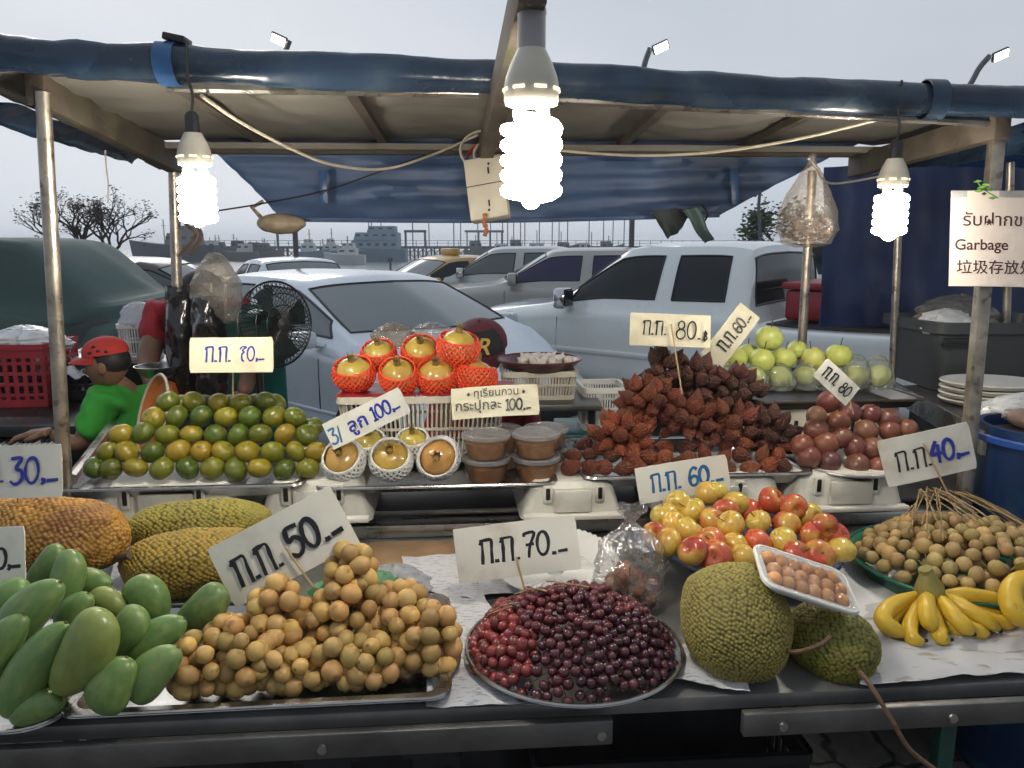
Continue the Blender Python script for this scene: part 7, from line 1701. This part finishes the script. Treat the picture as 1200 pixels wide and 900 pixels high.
# ---- teal chair back and boxes
c = at(293, 460, 3.0); o = thing('teal_chair', 'dark teal plastic chair behind the fan and the seventy board', 'chair', (c.x, c.y, 0)); z1, z0 = at(293, 365, 3.0).z, .45
b = MB(); sheet(b, (-.15, .02, z0), (.15, .02, z0), (.12, .08, z1), (-.12, .08, z1), 12, 12, lambda u, v, p: V((0, .05*math.sin(PI*u)*.6, .02*math.sin(PI*u)*v))); b.build('backrest', 'teal_plastic', o, solid=.008)
b = MB(); b.box((0, -.16, .44), (.36, .36, .025), None, .008); b.build('seat', 'teal_plastic', o)
for x in (-.15, .15):
    for y in (-.30, .0): b = MB(); b.tube([(x, y, .43), (x*1.15, y*1.1, 0)], .016, 8); b.build('leg', 'teal_plastic', o)
# ---- spring scale with a steel bowl, orange dish
c = at(186, 430, 2.75); k = mpp(c); o = thing('weighing_scale', 'orange weighing scale with a steel bowl beside the black bags', 'scale', (c.x, c.y, c.z-.30))
b = MB(); b.lathe([(.001, .272), (.05, .274), (.068, .286), (.080, .306), (.084, .306), (.072, .284), (.052, .268), (.001, .266)], 40); b.build('bowl', 'tray_steel', o)
b = MB(); b.lathe([(.012, .24), (.02, .258), (.05, .264), (.05, .268)], 20, (0, 0, 0), None, True, True); b.build('cradle', 'steel', o)
b = MB(); b.loft([[V((x, y, z)) for x, y in rrect(w_, d_, .02)] for z, w_, d_ in ((0, .17, .15), (.02, .17, .15), (.16, .12, .11), (.235, .09, .08), (.245, .06, .06))]); b.build('housing', 'orange_plastic', o)
b = MB(); b.lathe([(.001, 0), (.055, 0), (.058, -.006)], 28, (0, -.064, .10), frame(V((0, -1, .28)))); b.build('dial', 'white_plastic', o)
ob = thing('scale_stand', 'black box under the orange weighing scale', 'box', (c.x, c.y, 0)); b = MB(); b.box((0, .02, (c.z-.30)/2), (.30, .26, c.z-.302), None, .008); b.build('box', 'black_plastic', ob); b = MB(); b.box((0, -.112, (c.z-.3)*.8), (.1, .012, .03), None, .004); b.build('handle', 'grey_plastic', ob)
c = at(186, 488, 2.48); o = thing('orange_tray', 'orange plastic tray with a pale rim leaning upright behind the mandarins', 'tray', c, frame(V((-.75, -.62, .30))).to_euler()); 
b = MB(); b.lathe([(.001, 0), (.115, 0), (.135, .02), (.138, .02), (.117, -.004), (.001, -.004)], 44); b.build('dish', 'orange_plastic', o); b = MB(); b.tube([V((.137*math.cos(2*PI*j/44), .137*math.sin(2*PI*j/44), .021)) for j in range(45)], .005, 6, False); b.build('rim', 'cream_plastic', o)
b = MB(); a, e = S(84, 562, 2.0), S(132, 498, 2.6); b.tube([a, e], .016, 8); o = b.build('side_rail', 'steel'); tag(o, 'steel side rail running back beside the mandarin tray', 'rail')

# ---- behind the middle: maroon bowl on a white basket, white mesh crate
c = at(632, 430, 2.75); k = mpp(c); zt = at(632, 463, 2.75).z
o = thing('folding_table', 'small dark folding table behind the paste board, carrying a cream basket', 'table', (c.x, c.y, 0)); b = MB(); b.box((0, .0, zt-.012), (.42, .34, .024), None, .005); b.build('table_top', 'dull_steel', o)
for x in (-.18, .18):
    for y in (-.13, .13): b = MB(); b.tube([(x, y, zt-.02), (x*1.05, y, 0)], .013, 8); b.build('leg', 'black_plastic', o)
slat_basket('cream_basket', 'cream plastic basket holding up the maroon bowl', (c.x-.005, c.y, zt+.001), .27, .22, .098, 'cream_plastic', YAW, .011, .006)
plate('maroon_bowl', 'shallow maroon bowl of white garlic behind the paste board', (c.x, c.y, zt+.100), .142, .035, 'maroon_plastic', 'bowl', flare=.82, rim=.008)
M['garlic'] = mat('garlic', (.60, .56, .52), .6, 0, .1, 20); rng = random.Random(17); ME_GA = rev('garlic_bulb', [(.002, -.016), (.016, -.014), (.021, -.002), (.016, .010), (.006, .017), (.003, .026), (.0005, .030)], 'garlic', 14, lambda q: V((q.x*(1+.06*math.cos(6*math.atan2(q.y, q.x))), q.y*(1+.06*math.cos(6*math.atan2(q.y, q.x))), q.z)))
for j in range(16):
    a, q = j*2.4, .085*math.sqrt((j+.5)/16); g = put('garlic_bulb', ME_GA, None, (c.x+.015+q*math.cos(a)*1.15, c.y+q*math.sin(a)*.9, zt+.128+.012*(1-q/.085)), randrot(rng, 1)); tag(g, 'white garlic bulb lying in the maroon bowl', 'garlic', 'garlic in the maroon bowl')
c = at(708, 490, 2.7); slat_basket('white_basket', 'white mesh basket behind the left side of the snake fruit', (c.x, c.y+.1, c.z-.05), .17, .20, .155, 'white_plastic', YAW, .010, .005)
ob = thing('basket_stand', 'dark crate under the white mesh basket behind the snake fruit', 'box', (c.x, c.y+.1, 0)); b = MB(); b.box((0, 0, (c.z-.052)/2), (.34, .28, c.z-.052), None, .008); b.build('box', 'teal_plastic', ob); b = MB(); b.box((0, -.142, (c.z-.05)*.85), (.1, .01, .03), None, .003); b.build('handle', 'black_plastic', ob)

# ================================================================ RIGHT SIDE: next cart
a0, a1 = at(1058, 452, 2.75), at(1172, 505, 2.25)
o = thing('metal_cart', 'grey sheet metal topped cart beside the right front pole', 'cart', (a0.x+.35, 2.6, 0))
zt = 1.01; P = [atz(1052, 452, zt), atz(1160, 512, zt), atz(1420, 512, zt), atz(1300, 440, zt)]
b = MB(); b.loft([[V((p.x, p.y, z)) for p in P] for z in (zt-.03, zt)]); b.build('top', 'dull_steel', o, world=True)
b = MB(); b.beam(P[0]+V((-.012, 0, -.02)), P[1]+V((-.012, 0, -.02)), .012, .07); b.build('edge_rail', 'steel', o, world=True)
b = MB(); b.loft([[V((p.x+.04, p.y, z)) for p in (P[0].lerp(P[1], .05), P[1].lerp(P[0], .05), P[2], P[3])] for z in (.12, zt-.032)]); b.build('cabinet', 'black_plastic', o, world=True)
b = MB(); rl = (atz(1046, 466, zt-.03), atz(1088, 474, zt-.03)); b.tube([rl[0]+V((-.02, 0, 0)), rl[1]+V((-.02, 0, 0))], .020, 12); b.build('handle_bar', 'steel', o, world=True)
for q in (P[0], P[1]): b = MB(); b.lathe([(.02, -.02), (.06, -.02), (.06, .02), (.02, .02)], 20, (q.x+.10, q.y+.03, .06), Matrix.Rotation(PI/2, 3, 'Y'), True, True); b.build('wheel', 'rubber', o, world=True)
c = at(1128, 455, 3.0); zb = zt+.004; h = at(1128, 372, 3.0).z - zb
o = thing('grey_bin', 'big grey plastic tub standing on the cart before the blue screen', 'tub', (c.x+.06, c.y, zb))
b = MB(); b.loft([[V((x, y, z)) for x, y in rrect(w_, d_, .05)] for z, w_, d_ in ((0, .52, .36), (h-.04, .58, .42), (h-.04, .62, .46), (h, .62, .46), (h, .57, .41), (.02, .51, .35))]); b.build('tub', 'grey_plastic', o)
b = MB(); b.box((-.24, -.228, h-.07), (.10, .02, .03), None, .006); b.build('handle', 'black_plastic', o)
bs_ = mat('bag_pale', (.60, .60, .60), .35, 0, .1, 10, coat=.2)
p = at(1108, 388, 2.9); bag('white_bag', 'white knotted plastic bag resting on the rim of the grey tub', 'plastic bag', (p.x, p.y, p.z-.01), .105, .07, .095, bs_, 23, .2, crumple=.22, top=False)
p = at(1130, 372, 3.1); bag('grey_bag', 'dull translucent bag behind the white bag in the grey tub', 'plastic bag', (p.x, p.y+.05, p.z-.06), .17, .10, .15, 'bag_brown', 25, .2, crumple=.2, top=False)
o = None
for j in range(4):
    p = at(1162, 452, 2.62); q = thing('foam_plate', ['lowest', 'second lowest', 'second highest', 'topmost'][j]+' white oval lid of the stack on the metal cart', 'lid', (p.x, p.y, zt+.006+.020*j), None, 'stacked white lids on the cart'); b = MB(); b.lathe([(.001, .0), (.155, .0), (.165, .008), (.165, .016), (.155, .013), (.001, .009)], 44); b.xform(Matrix.Diagonal((1, .8, 1, 1))); b.build('lid', 'white_plastic', q); b = MB(); b.lathe([(.166, .008), (.169, .012), (.166, .016)], 44); b.xform(Matrix.Diagonal((1, .8, 1, 1))); b.build('rim', 'cream_plastic', q)
p = at(1185, 466, 2.35); o = bag('white_sack', 'white plastic sack with a blue mark lying on the cart at the right edge', 'sack', (p.x+.05, p.y, zt+.004), .15, .08, .085, bs_, 33, .2, crumple=.12, top=False)
b = MB(); pp = V((p.x+.03, p.y-.079, zt+.030)); b.box(pp, (.012, .004, .04), Matrix.Rotation(.35, 3, 'Y')); b.box(pp+V((.02, 0, 0)), (.008, .004, .04), Matrix.Rotation(.35, 3, 'Y')); b.build('printed_mark', 'blue_ink', o, world=True)
c = at(1228, 590, 2.02); o = thing('blue_barrel', 'blue plastic barrel behind the longans at the right edge', 'barrel', (c.x+.06, c.y+.12, 0)); ht = at(1180, 512, 2.0).z
b = MB(); b.lathe([(.15, 0), (.165, .05), (.17, ht*.5), (.168, ht-.04), (.175, ht-.03), (.175, ht), (.16, ht), (.158, .03)], 40, (0, 0, 0), None, True, True); b.build('barrel', mat('barrel_blue', (.008, .028, .095), .35, 0, .3, 5, .3, 12, col2=(.02, .09, .16), m2=(8, .5, .7)), o)
b = MB(); b.lathe([(.177, ht-.05), (.182, ht-.045), (.182, ht-.03), (.177, ht-.025)], 40); b.build('rim', 'blue_plastic', o)
p = atz(1196, 492, zt+.03); o = thing('pink_bundle', 'pale pink cloth bundle beside the sack at the right frame edge', 'cloth', (p.x+.01, p.y+.02, p.z)); b = MB(); b.sphere((0.02, 0, 0), (.05, .05, .03), 4)
for v_ in b.b.verts: v_.co *= 1+.15*fbm(v_.co*20, 1)
b.build('cloth', mat('pink_cloth', (.42, .27, .22), .7, 0, .1, 10), o)
# ================================================================ UNDER THE COUNTER
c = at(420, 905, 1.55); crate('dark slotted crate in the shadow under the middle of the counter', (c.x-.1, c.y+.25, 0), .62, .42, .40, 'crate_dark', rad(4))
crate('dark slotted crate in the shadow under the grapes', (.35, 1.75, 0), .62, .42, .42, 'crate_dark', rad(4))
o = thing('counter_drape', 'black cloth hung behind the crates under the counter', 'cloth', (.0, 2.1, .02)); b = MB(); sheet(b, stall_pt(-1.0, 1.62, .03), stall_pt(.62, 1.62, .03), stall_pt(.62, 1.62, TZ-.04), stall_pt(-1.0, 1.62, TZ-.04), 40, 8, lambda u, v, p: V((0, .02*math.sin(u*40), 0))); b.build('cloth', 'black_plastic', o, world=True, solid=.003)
o = thing('cardboard_box', 'low brown cardboard box on the paving under the big jackfruit', 'box', (.52, 1.42, 0), (0, 0, .05)); b = MB(); M['card'] = mat('card', (.22, .14, .09), .8, 0, .15, 10); b.loft([[V((x, y, z)) for x, y in rrect(.40, .3, .004)] for z in (0, .30)], True, False); b.build('carton', 'card', o, solid=-.004)
for s in (-1, 1): b = MB(); b.box((0, s*.185, .30), (.40, .13, .004), Matrix.Rotation(s*.3, 3, 'X')); b.build('flap', 'card', o)
b = MB(); q = [at(98, 882, 1.30), at(88, 905, 1.22)]; b.beam(V((q[0].x+.02, q[0].y, .70)), V((q[1].x-.08, q[1].y-.1, 0.02)), .02, .012); o = b.build('folding_strut', 'steel'); tag(o, 'slotted steel strut slanting under the left end of the counter', 'strut')
# ================================================================ HAZE over the harbour
m = bpy.data.materials.new('haze'); m.use_nodes = True; t = m.node_tree; t.nodes.clear()
pv = N(t, 'ShaderNodeVolumePrincipled'); pv.inputs['Color'].default_value = (.93, .96, 1, 1); pv.inputs['Density'].default_value = .0013; pv.inputs['Anisotropy'].default_value = .1
ou = N(t, 'ShaderNodeOutputMaterial'); t.links.new(pv.outputs[0], ou.inputs['Volume'])
b = MB(); b.box((0, 190, 1.85), (1840, 520, 11.1)); hz = b.build('haze', m); tag(hz, kind='stuff')
